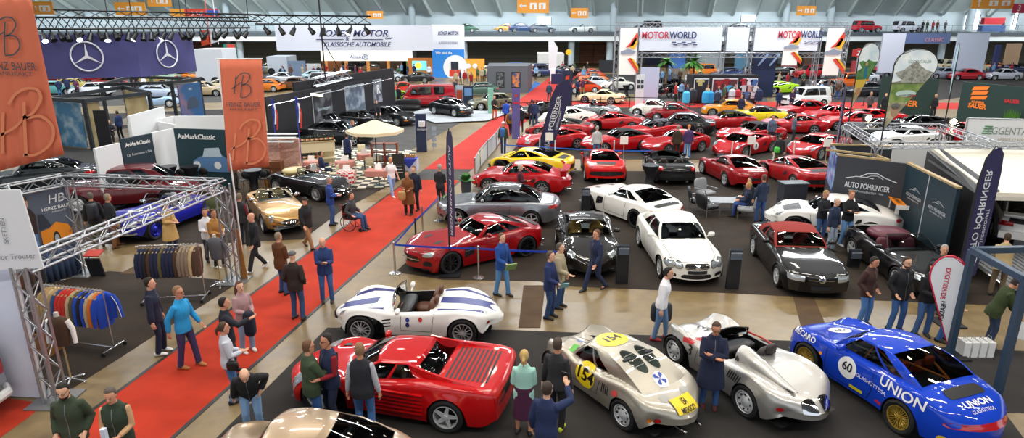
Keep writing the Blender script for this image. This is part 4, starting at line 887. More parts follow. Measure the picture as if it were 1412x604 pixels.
# --- front row
p,h=by_wheels((499,470),(640,475),1,'sportscar_striped')
car('open_racing_car','white open racing car with blue stripes and wire wheels, behind the large red coupe','sportscar_striped',p,h,'f2f3f0',2,seat='5a3420',frch=1,extra=x_scarab,woodwheel=1,group=None)
p,h=by_wheels((437,569),(621,594),1,'testarossa')
car('sports_car','wide red coupe with slatted engine lid and side strakes, in the left foreground','testarossa',p,h,'ba060c',2,seat='7a5230',extra=x_testa,rbul=-.16)
p,h=by_wheels((762,520),(864,591),1,'racer550')
car('racing_coupe','rounded silver racing coupe with the number 154 on yellow discs','racer550',p,h,'b9b3a6',2,metal=.7,rough=.42,extra=x_550,nomirror=1,tyre=.17)
p,h=by_wheels((933,501),(1029,571),1,'racer_open')
car('open_racing_car','silver open racing car with the number 3 and red cockpit trim','racer_open',p,h,'bcbab6',2,metal=.75,rough=.38,extra=x_racer,nomirror=1,tyre=.17,seat='302a28')
p,h=by_wheels((1116,513),(1236,592),1,'classic911')
car('racing_car','bright blue racing coupe with number 60 and UNION lettering, right foreground','classic911',p,h,'0a3ec0',2,rim='c9a84a',seat='b03c18',extra=x_blue)
c=G(455,586,1.25);car('vintage_coupe','champagne coloured coupe whose roof alone shows at the lower edge','oldcoupe',(c.x-.35,c.y-.1),176,'b09a80',2,metal=.6,rough=.3)
# --- dealer stand, first rows
p,h=by_wheels((620,377),(725,353),1,'sls')
car('sports_car','deep red gullwing coupe with a three-pointed star in its grille, behind the blue belt','sls',p,h,'960610',2,rim='26262a')
car('sports_car','black sports coupe with tan seats, seen head-on','911',(G(816,386)+V(.05,2.1,0)).xy,-91,'14120f',2,seat='c09a50',glass=GLASSC)
car('coupe','white two-door coupe with twin round headlamps and star grille, seen head-on','saloon',(G(957,398)+V(-.1,2.2,0)).xy,-86,'eeeee6',2,seat='3a4048',)if 0 else car('coupe','white two-door coupe with twin round headlamps and star grille, seen head-on','saloon',(G(957,396)+V(-.02,2.2,0)).xy,-88.5,'f0efe8',2,seat='3a4048',glass=GLASSC)
p,h=by_wheels((1065,392),(1046,352),-1,'sl')
car('convertible','black convertible with a red fabric roof and star grille','sl',p,h+6,'0e0e10',2,roof='8c2a22',seat='8c1c1c',glass=GLASSC)
p,h=by_wheels((1219,388),(1189,363),-1,'roadster')
car('convertible','black open roadster with a burgundy hood cover, behind the men at the right','roadster',p,h+4,'0f0e10',2,seat='5a2430',seatx=2.45,extra=x_cover)
p,h=by_wheels((1082,322),(1208,333),1,'911')
car('sports_car','white sports coupe with an orange rear wing, before the grey wall','911',p,h,'f0efec',2,rim='1c1c20',extra=x_gt3,seat='303038')
p,h=by_wheels((624,311),(738,314),1,'saloon')
car('coupe','silver-grey two-door coupe with a dark roof','saloon',p,h,'8d9199',2,metal=.7,rough=.28,roof='14151a')
p,h=by_wheels((814,290),(875,313),1,'sls')
car('sports_car','white gullwing coupe with black wheels, parked askew in the middle of the stand','sls',p,h,'f0efea',2,rim='1c1c20')
p,h=by_wheels((670,266),(751,270),1,'911')
car('sports_car','red rear-winged sports coupe beside the silver-grey coupe','911',p,h,RED,2,extra=x_gt2,rim='c8ccd0')
p,h=by_wheels((687,238),(760,246),1,'ferrari')
car('sports_car','bright yellow mid-engined sports car with a dark roof stripe','ferrari',p,h,'ecc81a',2,rim='1c1c20')
car('sports_car','red mid-engined sports car seen from straight behind','ferrari',(G(838,254)+V(0,2.1,0)).xy,88,'cc1410',2)
car('sports_car','black open sports car seen from straight behind, engine under glass','spider',(G(934,257)+V(0,2.1,0)).xy,88,'121214',2,seat='3a3432')
car('sports_car','dark red grand touring coupe seen from behind, left of the seated group','gt',(G(1027,262)+V(0,2.0,0)).xy,98,'8c0c14',2)
car('sports_car','red sports car seen from behind beside the grey counter','ferrari',(G(1122,266)+V(0,2.1,0)).xy,99,'a80c14',2)
# --- rows of red cars behind
RC=[((749,210),(789,206),1,'gt',RED,'red classic coupe with chrome wheels, directly behind the yellow sports car',{}),
 ((737,190),(803,193),1,'ferrari',RED,'red targa-topped sports car with tan seats, before the white coupe',dict(seat='b8983a',roof='5a5048')),
 ((765,178),(812,176),1,'911','ecebdd','cream-white coupe left of the silver open tourer',{}),
 ((790,160),(836,163),1,'etype','b4b8bc','silver open tourer behind the cream-white coupe',dict(seat='6a1a1c',metal=.7)),
 ((735,165),(770,158),1,'roadster','151517','black open roadster left of the silver open tourer',{}),
 ((806,142),(843,144),1,'gt','e6dcae','cream vintage coupe with whitewall style wheels behind the rope',dict(chrome=1)),
 ((827,178),(856,179),1,'ferrari',RED,'red mid-engined coupe right behind the man in the pale sweater, tail towards the viewer',{}),
 ((840,212),(877,209),1,'softtop',RED,'red convertible with a closed black hood beside the man in the pale sweater',dict(roof='1a1a1e')),
 ((888,194),(932,190),1,'roadster','b40a12','open red sports car behind the popped-lamp red coupe',dict(seat='15151a')),
 ((923,215),(962,210),1,'gt','aa0a12','red coupe with a long flat bonnet, beside the two men looking on',{}),
 ((881,161),(912,163),1,'oldcoupe','f0ede0','small white rounded vintage coupe before the red cross aisle',{}),
 ((902,167),(948,168),1,'oldcoupe','8e1018','dark red rounded vintage coupe next to the small white one',{}),
 ((905,188),(950,190),1,'saloon','121418','black grand coupe with a pale number plate at its tail',{}),
 ((991,161),(1018,162),1,'hatch','e8901a','orange wedge-shaped sports car at the left end of the yellow one',{}),
 ((1018,170),(1064,172),1,'gt','ecd020','yellow small sports car with a black roof',dict(roof='26262a')),
 ((985,180),(1024,180),1,'softtop','a80a12','red convertible with a black hood and gold wheels',dict(roof='1a1a1e',rim='b89440')),
 ((1070,184),(1110,185),1,'gt',RED,'red front-engined coupe with a pale number plate, before the red saloon',{}),
 ((1092,165),(1132,164),1,'saloon','ac0e16','red two-door saloon near the two visitors in navy',{}),
 ((1140,172),(1176,170),1,'gt','b81018','red coupe partly hidden by the violet feather flag',{}),
 ((1020,200),(1066,198),1,'softtop','b41016','red convertible with a grey-black hood between two red coupes',dict(roof='2c2a2c')),
 ((1026,218),(1061,210),1,'ferrari',RED,'red racing coupe with a white number disc on its door',dict(extra=x_eight)),
 ((1129,221),(1166,213),1,'ferrari',RED,'red mid-engined coupe beside the foot of the violet feather flag',{})]
for f,r_,sd,key,col,lb,kw in RC:
    p,h=by_wheels(f,r_,sd,key);kw=dict(kw);kw.setdefault('rim','c8ccd0')
    car('sports_car' if key!='saloon' else 'coupe',lb,key,p,h,col,1,group=None,**kw)
# --- left hand stands
p,h=by_wheels((220,328),(282,302),1,'xk')
car('vintage_roadster','royal blue open vintage roadster with rounded fenders','xk',p,h,'1c22a0',2,rim='2a30b0',seat='9aa0a8')
c=G(165,292);car('vintage_limousine','dark maroon vintage saloon behind the blue roadster','limousine',(c.x,c.y+1.0),196,'5c0e18',2,seat='8a8070')
p=G(385,322)+V(-.6,1.55,0);car('sports_car','gold long-bonneted vintage sports car, nose towards the aisle','etype',p.xy,-58,'c09458',2,metal=.55,rough=.3,seat='8a7a50')
p=G(425,275)+V(-.2,.9,0);car('sports_car','black long-bonneted convertible with a cream hood cover by the cafe','etype',p.xy,-32,'101014',2,seat='c8b070',extra=x_cream)
CS=[(538,171,'classic911','0e0e12',-28,'black racing coupe with yellow cross stripes by the black display wall',{}),(465,197,'saloon','101216',-12,'black coupe with a yellow sun strip behind the parasol',{}),(500,176,'gt','0f1012',-10,'black coupe half hidden behind the parasol',{}),(452,182,'hatch','15171c',-12,'dark hatchback close to the black display wall',{}),
 (622,160,'classic911','0d1014',-42,'old black coupe with a roof rack on the pale platform',dict(extra=x_rack,z=.11)),(590,146,'van','b41420',188,'red van-like bus at the far stand',dict(wh=(.95,3.4,.33,'steel'))),(549,146,'gt','9cc81e',200,'lime green sports car left of the red bus',{}),(557,131,'oldcoupe','c03020',190,'small red car behind the lime green one',{}),
 (678,150,'hatch','6e6a52',200,'camouflage-coloured car by the green pillar',{}),(575,114,'classic911','14161a',180,'dark coupe at the far stand under the screen',{}),(540,112,'oldcoupe','aeb8c0',180,'pale vintage car at the far stand',{})]
for x,y,key,col,h,lb,kw in CS:car('car',lb,key,G(x,y).xy,h,col,1,**kw)
FAR=[(107,125,'hatch','cdb860',15,'yellow-beige vintage saloon under the violet star sign'),(128,132,'hatch','e6e8ee',190,'white car just right of the yellow-beige one'),(80,130,'hatch','5aa0a0',10,'turquoise car at the far left below the star sign'),(214,148,'xk','a8c8e8',200,'pale blue open car behind the dark frame pavilion'),(228,134,'hatch','b8c4d8',10,'pale blue saloon behind the dark frame pavilion'),(280,132,'saloon','b09a78',0,'beige saloon right of the blue poster'),(160,122,'saloon','8a3028',5,'maroon car far behind the dark pavilions'),(210,118,'saloon','b8a060',8,'mustard coloured saloon behind the pavilions'),
 (75,118,'saloon','7c1a20',5,'dark red saloon far left under the star sign'),(145,117,'saloon','941e24',5,'red saloon far off under the star sign'),(440,112,'hatch','a4c0c8',0,'pale blue small car beyond the black display wall'),(395,116,'saloon','d8dce0',0,'white car beyond the black display wall'),
 (1072,128,'ferrari','a8d81e',200,'lime green sports car behind the fashion shop'),(1108,148,'suv','e8ebea',195,'white estate car behind the two visitors in navy'),(1062,116,'suv','222428',190,'black off-roader behind the lime green sports car'),(1167,122,'suv','d8641e',190,'orange off-roader behind the narrow picture flag'),(1130,128,'hatch','3a3e46',190,'dark hatchback left of the orange off-roader'),(1190,132,'saloon','1c2228',190,'dark car between the two picture flags'),(1185,114,'saloon','c8ccd4',190,'silver car between the two picture flags, further back'),
 (805,128,'oldcoupe','d04018',190,'orange-red vintage coupe behind the cream coupe'),(822,122,'oldcoupe','d8dce0',190,'silver vintage coupe behind the orange-red one'),(818,115,'oldcoupe','e07840',190,'orange and white vintage racer in the column of vintage cars'),(815,109,'oldcoupe','c84430',190,'red vintage car furthest back in the column of vintage cars'),(850,123,'oldcoupe','ece8dc',10,'white vintage car beside the dark bar table'),
 (1250,203,'911','eceef0',185,'white coupe inside the truss ring'),(1205,190,'gt','1a1c20',180,'dark car by the left corner of the truss ring'),(1330,200,'gt','c01a1c',178,'red car beneath the white classic sign'),(1375,202,'gt','a8141a',178,'dark red car at the right edge beneath the white classic sign'),(1240,178,'ferrari','18181c',180,'black sports car at the green wall'),(1210,176,'ferrari','c81420',180,'red sports car left of the black one at the green wall'),(1180,178,'gt','b0141a',180,'red coupe behind the narrow picture flag'),
 (60,262,'saloon','20262a',200,'dark saloon behind the truss at the left'),(660,132,'hatch','3c5a50',190,'dark green small car behind the camouflage one'),
 (1300,108,'saloon','8a90a0',180,'grey car above the green wall'),(1335,110,'saloon','a8202a',180,'red car above the green wall at the right'),(1375,110,'saloon','c0c4d0',180,'pale car above the green wall near the right edge'),(1260,104,'hatch','d0d4dc',180,'white car far behind the round-headed picture flag'),(1230,106,'hatch','9aa4b4',180,'grey car far behind the round-headed picture flag')]
for x,y,key,col,h,lb in FAR:car('car',lb,key,G(x,y).xy,h,col,1 if y>170 else 0)
GAL=[(643,'oldcoupe','3a6a50','green old car on the gallery behind the far stand'),(720,'saloon','24406c','dark blue car on the gallery left of the red box'),(698,'oldcoupe','c89a50','tan vintage car on the gallery near the middle'),(803,'roadster','d4d8d4','silver-white convertible on the gallery'),(893,'suv','1e2024','black off-roader on the gallery'),(1194,'suv','b01c24','red pick-up style off-roader on the gallery'),(1250,'suv','d8dcea','white and blue beach car on the gallery'),(748,'hatch','5a6470','grey car on the gallery beside the bright window'),(760+262,'hatch','2e3440','dark car on the gallery in front of the bright window')]
for px,key,col,lb in GAL:
    q=PY(px,44,YG+2.2);car('car',lb,key,(q.x,q.y),180 if px%2 else 4,col,0,z=zd)
FR_=[('silver','c0c4c8'),('dark blue','20305c'),('cream','e0d4b0'),('red','b01820'),('black','16181c'),('pale green','9ab8a0'),('white','ecece8'),('brown','6a4630'),('orange','d87828'),('sky blue','88b4d8')]
for ri,(nm,x0,x1,y,n)in enumerate([('beyond the violet star sign',52,270,112,7),('beyond the orange banner',300,372,126,3),('behind the black display wall',372,470,122,4),('under the far gallery, left part',300,560,100,9),('behind the fashion shop',960,1130,106,6),('far behind the green wall',1180,1412,98,8),('before the far gallery, centre',655,800,104,5),('at the far left',40,250,100,7)]):
    for k in range(n):
        cn,cc=FR_[(k*3+ri*2)%10];car('car','distant %s car, %s in the row %s'%(cn,['first','second','third','fourth','fifth','sixth','seventh','eighth','ninth'][k],nm),['saloon','oldcoupe','gt','hatch','suv'][(k+ri)%5],G(x0+(x1-x0)*(k+.5)/n,y+(k%2)*2).xy,(8,186,176,-6)[k%4],cc,0,group='distant cars '+nm)
p=G(1418,345,.6)+V(math.cos(R(60))*2.2,math.sin(R(60))*2.2,0);car('rally_car','white and black rally car seen from behind under the big display box','hatch',p.xy,60,'ecedf0',2,z=.55,rim='e8e8e8',extra=x_ralley,roof='e8e8ea',nomirror=1)
CR_=[(o,SPEC_OF[o])for o in CARS if o.location.z<.2]
def circ(o,sp):d=V(math.cos(o.rotation_euler.z),math.sin(o.rotation_euler.z));return[(o.location.xy+d*t*sp['L'],.90)for t in(-.33,0,.33)]
for it in range(110):
    for i in range(len(CR_)):
        a,sa=CR_[i]
        for j in range(i+1,len(CR_)):
            b,sb_=CR_[j]
            if(a.location-b.location).length>4.6:continue
            for p,ra in circ(a,sa):
                for q,rb in circ(b,sb_):
                    d=p-q;ov=ra+rb-d.length
                    if ov>0 and d.length>.01:
                        d=V(d.x,d.y,0).normalized()*ov*.3
                        if a.location.y>24:a.location+=d
                        if b.location.y>24:b.location-=d
# ================================================================ PEOPLE (facing +x in their own frame, left is +y)
def ik(a,b,l1,l2,hint):
    d=b-a;L=min(d.length,(l1+l2)*.999);d.normalize();b=a+d*L
    c=(l1*l1-l2*l2+L*L)/(2*L);h=math.sqrt(max(0,l1*l1-c*c));n=hint-d*hint.dot(d)
    if n.length<1e-4:n=V(1,0,0)
    return a+d*c+n.normalized()*h,b
ARMS={
 'stand':((.04,.27,.84),(.04,-.27,.84)),'walk':((.20,.25,.90),(-.14,-.25,.88)),'walk2':((-.14,.25,.88),(.20,-.25,.90)),
 'crossed':((.19,-.05,1.18),(.24,.03,1.14)),'pockets':((.10,.20,.94),(.10,-.20,.94)),'phone':((.34,.06,1.20),(.34,-.05,1.20)),
 'one_phone':((.04,.26,.86),(.36,-.06,1.24)),'photo':((.36,.02,1.44),(.40,-.10,1.52)),'photo_one':((.05,.26,.86),(.42,-.16,1.55)),'back':((-.19,.06,.98),(-.19,-.04,1.0)),
 'hold':((.26,.10,1.06),(.28,-.08,1.10)),'carry':((.12,.26,.86),(.30,-.16,1.02)),'point':((.05,.26,.86),(.46,-.20,1.30)),'hip':((.06,.20,1.0),(.04,-.27,.84)),
 'reach':((.40,.16,.86),(.42,-.14,.84)),'wheels':((.16,.30,.62),(.16,-.30,.62)),'lap':((.30,.08,.66),(.30,-.08,.66)),'table':((.36,.14,.76),(.36,-.14,.76))}
LEGS={'stand':((.02,.12),(-.02,-.12)),'walk':((.30,.08),(-.30,-.08)),'walk2':((-.30,.08),(.30,-.08)),'wide':((.04,.19),(-.02,-.19)),'step':((.14,.11),(-.12,-.11))}
def torso_rings(z0,z1,off,M,fem=0,n=18,flare=0.):
    Z=[(.40,0,.13,.17),(.62,0,.13,.175),(.80,0,.12,.172),(.92,-.005,.12,.176),(1.08,.0,.10,.150),(1.26,.01,.118,.172),(1.36,0,.105,.168),(1.42,-.008,.082,.128),(1.47,-.01,.062,.080),(1.53,.0,.052,.055)]
    P=[PC([(q[0],q[i])for q in Z])for i in(1,2,3)];rings=[];k=max(4,int((z1-z0)/.06))
    for i in range(k+1):
        z=z0+(z1-z0)*i/k;cx,hx,hy=P[0](z),P[1](z),P[2](z)
        if fem:hy*=.94 if z>1 else 1.02;hx*=.95
        f=flare*max(0,(1.05-z))
        rings.append([M@V(cx+(hx+off+f)*math.cos(2*math.pi*j/n),(hy+off+f)*math.sin(2*math.pi*j/n),z)for j in range(n)])
    return rings
def hand(b,w,d,curl,side,lod):
    "palm with four fingers and a side thumb from wrist w along d"
    d=d.normalized();up=V(0,0,1)if abs(d.z)<.85 else V(1,0,0);a=up.cross(d).normalized()
    if abs(d.z)>=.85:a=V(1,0,0);a=(a-d*a.dot(d)).normalized()
    nrm=d.cross(a).normalized();nrm=nrm if nrm.y*side<0 or abs(d.z)<.85 else-nrm
    c=w+d*.045
    b.tube([w-d*.02,w+d*.03,w+d*.085],[.026,.033,.030],8)
    if not lod:
        b.tube([w+d*.06,w+d*.13],[.034,.024],8);return
    for k,ln in enumerate((.072,.082,.076,.058)):
        o=w+d*.085+a*(-.033+.022*k);p1=o+d*ln*.5+nrm*curl*.018;p2=p1+(d*(1-curl)+nrm*curl).normalized()*ln*.5
        b.tube([o-d*.02,o,p1,p2],[.011,.0105,.0098,.008],7)
    s=1 if d.x>.5 else 1
    o=w+d*.02-a*.028;p=o-a*.028+d*.03+nrm*.012;b.tube([o,p,p+d*.03+nrm*.006-a*.002],[.014,.0115,.0095],7)
PCACHE={}
def human_meshes(key):
    "raw lofts for body, top, legwear, shoes and hair; unified by the remesh modifier on each object"
    if key in PCACHE:return PCACHE[key]
    arms,legs,lod,fem,topk,lean,sit,bottom,hairk,headturn,headdown,curl=key
    k_={}
    hipz=.92 if not sit else.52
    if legs=='walk' or legs=='walk2':hipz-=.045
    M=Matrix.Translation((0,0,hipz))@Matrix.Rotation(R(lean),4,'Y')@Matrix.Translation((0,0,-.92))
    sh=[M@V(-.005,s*(.172-.015*fem),1.39)for s in(1,-1)]
    (la,ra)=ARMS[arms];wr=[];el=[]
    for i,(t,s)in enumerate(((la,1),(ra,-1))):
        T=V(*t)
        if arms not in('wheels','lap','table','reach'):T=M@T
        h=V(-.8,s*.45,-.5)if arms not in('crossed',)else V(.1,s*1,-.8)
        e,w=ik(sh[i],T,.29,.26,h);el.append(e);wr.append(w)
    hips=[V(0,s*.09,hipz)for s in(1,-1)];ank=[];kn=[]
    for i,s in enumerate((1,-1)):
        if sit:A=V(.46,s*.11,.09)
        else:
            x,y=LEGS[legs][i];A=V(x,y,.09 if x>=-.1 or 'walk' not in legs else.13)
        k,A=ik(hips[i],A,.43,.41,V(1,0,.05 if not sit else 1));kn.append(k);ank.append(A)
    hd=M@V(.02+headdown*.05,0,1.66-headdown*.02)
    HM=Matrix.Translation(hd)@Matrix.Rotation(R(headturn),4,'Z')@Matrix.Rotation(R(lean*.5+headdown*28),4,'Y')
    n=14 if lod else 9
    b=MB()
    b.loft(torso_rings(.82,1.53,-.02,M,fem,n))
    b.tube([M@V(-.01,0,1.44),HM@V(-.02,0,-.06)],[.062,.052],n)
    for z,hx,hy,cx in((0,)*4,):pass
    prof=[(-.125,.030,.030,.045),(-.115,.048,.042,.035),(-.085,.072,.058,.018),(-.04,.088,.068,.004),(.01,.097,.074,-.004),(.05,.098,.076,-.008),(.085,.085,.068,-.012),(.108,.056,.048,-.014),(.12,.02,.018,-.014)]
    b.loft([[HM@V(cx+hx*math.cos(2*math.pi*j/n),hy*math.sin(2*math.pi*j/n),z)for j in range(n)]for z,hx,hy,cx in prof])
    if lod:
        b.tube([HM@V(.088,0,.02),HM@V(.108,0,-.022),HM@V(.092,0,-.036)],[.010,.016,.012],6)
        for s in(1,-1):b.ell(HM@V(-.008,s*.078,-.01),(.018,.010,.032),6,5)
    for i in range(2):
        s=(1,-1)[i]
        b.tube([M@V(0,s*.10,1.36),sh[i],el[i].lerp(sh[i],.5),el[i],wr[i].lerp(el[i],.55),wr[i]],[.05,.052,.046,.039,.037,.026],n)
        hand(b,wr[i],(wr[i]-el[i]),curl,s,lod)
        b.tube([hips[i]+V(0,0,.04),hips[i].lerp(kn[i],.4),kn[i],kn[i].lerp(ank[i],.35),ank[i],ank[i]-V(0,0,.04)],[.088,.078,.055,.056,.036,.036],n)
        b.tube([ank[i]-V(.03,0,.05),ank[i]+V(.12,0,-.06)],[.032,.03],n)
    k_['body']=b
    t=MB();th={'tee':.010,'shirt':.016,'jacket':.024,'puffer':.036,'vest':.030,'coat':.028}[topk]
    hem={'coat':.46,'tee':.84,'shirt':.82,'jacket':.78,'puffer':.76,'vest':.80}[topk]
    rings=torso_rings(max(hem,.80)if sit else hem,1.50,th,M,fem,n+2,.12 if topk=='coat' else 0);t.loft(rings)
    for i in range(2):
        s=(1,-1)[i];q=.35 if topk=='tee' else 1.;o=th
        if topk=='vest':o=.006
        e2=wr[i]if q==1 else None
        o*=.7;P_=[M@V(0,s*.08,1.37),sh[i],el[i].lerp(sh[i],.55)];Rr=[.05+th*.5,.056+o,.053+o]
        if topk=='tee':P_.append(el[i].lerp(sh[i],.15));Rr.append(.055+o)
        else:P_+=[el[i],wr[i].lerp(el[i],.5),wr[i].lerp(el[i],.06)];Rr+=[.048+o,.044+o,.034+o*.8]
        if topk=='vest':
            v=k_.setdefault('sleeves',MB());v.tube(P_,Rr,n);t.tube(P_[:2],[.06+th,.05+th],n)
        else:t.tube(P_,Rr,n)
    if topk!='tee':t.tube([M@V(-.012,0,1.46),M@V(-.008,0,1.515)],[.075,.068+th*.4],n)
    k_['top']=t
    l=MB()
    if bottom=='skirt':
        l.loft([[V(0,0,0)+V((.15-.0*z)*math.cos(2*math.pi*j/n)*(1.25-z*.28),(.19)*math.sin(2*math.pi*j/n)*(1.25-z*.28),z)for j in range(n)]for z in(.38,.55,.75,.92,1.05)])
    else:
        l.loft(torso_rings(.80,1.04,.004,M if not sit else M,fem,n))
        for i in range(2):
            l.tube([hips[i]+V(0,0,.05),hips[i].lerp(kn[i],.4),kn[i],kn[i].lerp(ank[i],.4),ank[i]-V(0,0,.035)],[.090,.088,.068,.064,.060],n)
    k_['legs']=l
    for i in range(2):
        sb=MB();A=ank[i];pit=(A.z-.09)*2.2
        f=MB();f.loft([[V(x,w_*math.sin(2*math.pi*j/12),zc+hh*math.cos(2*math.pi*j/12))for j in range(12)]for x,w_,hh,zc in((-.085,.022,.03,-.05),(-.07,.036,.045,-.045),(0,.042,.055,-.035),(.08,.047,.038,-.052),(.15,.042,.028,-.062),(.185,.022,.018,-.068))])
        T=Matrix.Translation(A)@Matrix.Rotation(-R((-8 if i else 8)),4,'Z')@Matrix.Rotation(pit*4 if A.z>.1 and not sit else 0,4,'Y')
        f.v=[tuple(T@V(*p))for p in f.v];k_['shoe%d'%i]=f
    h=MB()
    if hairk=='cap':
        h.loft([[HM@V(-.008+.108*math.cos(2*math.pi*j/14)*q,.087*math.sin(2*math.pi*j/14)*q,z)for j in range(14)]for z,q in((.035,1.0),(.08,.98),(.115,.72),(.135,.25))])
        h.loft([[HM@V(.06+.11*math.cos(2*math.pi*j/12),.07*math.sin(2*math.pi*j/12),z)for j in range(12)]for z in(.038,.05)])
    elif hairk!='bald':
        lo=-.03 if hairk in('short','bun')else-.02
        rows=[]
        for z,q in((lo-.03,.93),(lo+.03,1.03),(.05,1.06),(.095,.90),(.125,.55),(.137,.12)):
            row=[]
            for j in range(16):
                a=2*math.pi*j/16;x,y=-.012+.100*q*math.cos(a),.081*q*math.sin(a)
                if math.cos(a)>.1 and z<.11:x=-.012+.100*q*.12+(x+.012-.012)*(0.0 if z<.04 else.2 if z<.06 else.82)
                row.append(HM@V(x,y,z))
            rows.append(row)
        h.loft(rows)
        if hairk=='long':
            h.tube([HM@V(-.05,0,.05),HM@V(-.085,0,-.06),M@V(-.10,0,1.46),M@V(-.13,0,1.32)],[.075,.088,.085,.05],12)
        if hairk=='bun':h.ell(HM@V(-.125,0,.02),(.045,.045,.045),10,7)
        if hairk=='tail':h.tube([HM@V(-.10,0,.03),HM@V(-.15,0,-.02),HM@V(-.14,0,-.14)],[.03,.032,.012],10)
    k_['hair']=h if h.v else None
    PCACHE[key]=(k_,HM,M,wr,el,sh);return PCACHE[key]
MCACHE={}
def remesh(o,vox,it=2):
    m=o.modifiers.new('unify','REMESH');m.mode='VOXEL';m.voxel_size=vox;m.use_smooth_shade=True
    if it:s=o.modifiers.new('soften','SMOOTH');s.factor=.5;s.iterations=it
SKINS=['d9a184','cf9478','e0ad90','c68a6c']
def person(label,pos,head,top='1c2438',bottom='2a3a58',arms='stand',legs='stand',lod=2,fem=0,topk='jacket',hair='3a2a1c',hairk='short',shoes='1a1a1c',h=1.76,lean=0,sit=0,bot='trousers',
           headturn=0,headdown=0,curl=.5,skin=None,sleeve=None,glasses=0,beard=None,group=None,z=0.,name='person',extra=None,soles=None):
    key=(arms,legs,lod>0,fem,topk,lean,sit,bot,hairk,headturn,headdown,curl)
    k_,HM,M,wr,el,sh=human_meshes(key);s=h/1.76
    if not sit and z==0:
        for it in range(3):
            for o in CARS:
                dx=V(pos[0],pos[1])-o.location.xy
                if dx.length>3.2:continue
                c,s_=math.cos(o.rotation_euler.z),math.sin(o.rotation_euler.z);u,v=dx.x*c+dx.y*s_,-dx.x*s_+dx.y*c;hl,hw=SPEC_OF[o]['L']/2+.12,SPEC_OF[o]['W']+.16
                if abs(u)<hl and abs(v)<hw:
                    if hl-abs(u)<hw-abs(v):u=math.copysign(hl,u)
                    else:v=math.copysign(hw,v)
                    pos=(o.location.x+u*c-v*s_,o.location.y+u*s_+v*c)
    root=empty(name,label,'person',(pos[0],pos[1],z),R(head),group);root.scale=(s,s,s)
    vox=(.028,.016,.0095)[lod];sk=skin or SKINS[int(abs(pos[0]*7+pos[1]*3))%4]
    def mk(nm,part,m,v,it=2,sm=None):
        ck=(key,part)
        if ck not in MCACHE:MCACHE[ck]=k_[part].mesh(part,[WHITE],60 if v is None else None)
        o=bpy.data.objects.new(nm,MCACHE[ck]);COL.objects.link(o);o.parent=root
        o.material_slots[0].link='OBJECT';o.material_slots[0].material=m
        if v:remesh(o,v,it)
        return o
    mk('body','body',mat('skin_'+sk,sk,.55),vox,1)
    nmt={'tee':'t_shirt','shirt':'sweater','jacket':'jacket','puffer':'padded_jacket','vest':'vest','coat':'coat'}[topk]
    mk(nmt,'top',cloth(top),max(vox,.013),3)
    if 'sleeves' in k_:mk('shirt','sleeves',cloth(sleeve or 'c9c9c9'),max(vox,.013),2)
    mk('skirt' if bot=='skirt' else 'trousers','legs',cloth(bottom),max(vox,.013),3)
    for i in range(2):mk('shoe','shoe%d'%i,plain(shoes,.6),None)
    if k_['hair']:mk('cap' if hairk=='cap' else 'hair','hair',mat('hair_'+hair,hair,.75,bump=(90,.6)),max(vox,.012)if lod==2 else None,1)
    if lod==2:
        for sgn in(1,-1):
            e=MB();e.ell(HM@V(.088,sgn*.030,.012),(.008,.012,.007),8,6);e.build('eye',plain('1a1412',.2),root,60)
        e=MB();e.tube([HM@V(.088,-.022,-.066),HM@V(.094,0,-.068),HM@V(.088,.022,-.066)],.005,6);e.build('mouth',plain('9a4a42',.5),root)
        if beard:
            e=MB();e.loft([[HM@V(cx+hx*math.cos(a),hy*math.sin(a),zz)for a in[R(-110+220*j/14)for j in range(15)]]for zz,hx,hy,cx in((-.132,.02,.02,.04),(-.12,.054,.05,.035),(-.10,.068,.058,.026),(-.08,.080,.067,.016),(-.068,.083,.070,.010))],caps=False)
            e.build('beard',mat('hair_'+beard,beard,.8,bump=(90,.6)),root,60)
        if glasses:
            e=MB()
            for sgn in(1,-1):
                e.tube([HM@V(.104,sgn*.032+.022*math.cos(a),.010+.016*math.sin(a))for a in[2*math.pi*j/12 for j in range(12)]],.003,5,closed=True)
                e.tube([HM@V(.100,sgn*.056,.014),HM@V(-.01,sgn*.082,.014)],.003,5)
            e.build('glasses',BLACK,root)
    if lod==2 and topk in('jacket','puffer','vest','coat')and not sit:
        th={'jacket':.024,'puffer':.036,'vest':.030,'coat':.028}[topk];P1=PC([(.62,.13),(.80,.12),(.92,.115),(1.08,.10),(1.26,.128),(1.36,.105),(1.42,.074),(1.46,.055)])
        e=MB();lo_={'coat':.62}.get(topk,.80);zs_=[lo_+(1.44-lo_)*j/9 for j in range(10)]
        e.grid([[T2@V(P1(q)+th+.004,y,q)for y in(-.006,.006)]for q in zs_ for T2 in(MT,)])if(MT:=M)else 0
        e.build('zip',plain('0c0c10',.5)if sum(lin(top))>.12 else plain('6a6a70',.5),root)
    Wm=Matrix.Translation((pos[0],pos[1],z))@Matrix.Rotation(R(head),4,'Z')@Matrix.Scale(s,4)
    return dict(root=root,wl=Wm@(wr[0]+(wr[0]-el[0]).normalized()*.09),wr=Wm@(wr[1]+(wr[1]-el[1]).normalized()*.09),M=Wm,head=Wm@HM,sh=[Wm@q for q in sh],HM=HM,T=M)
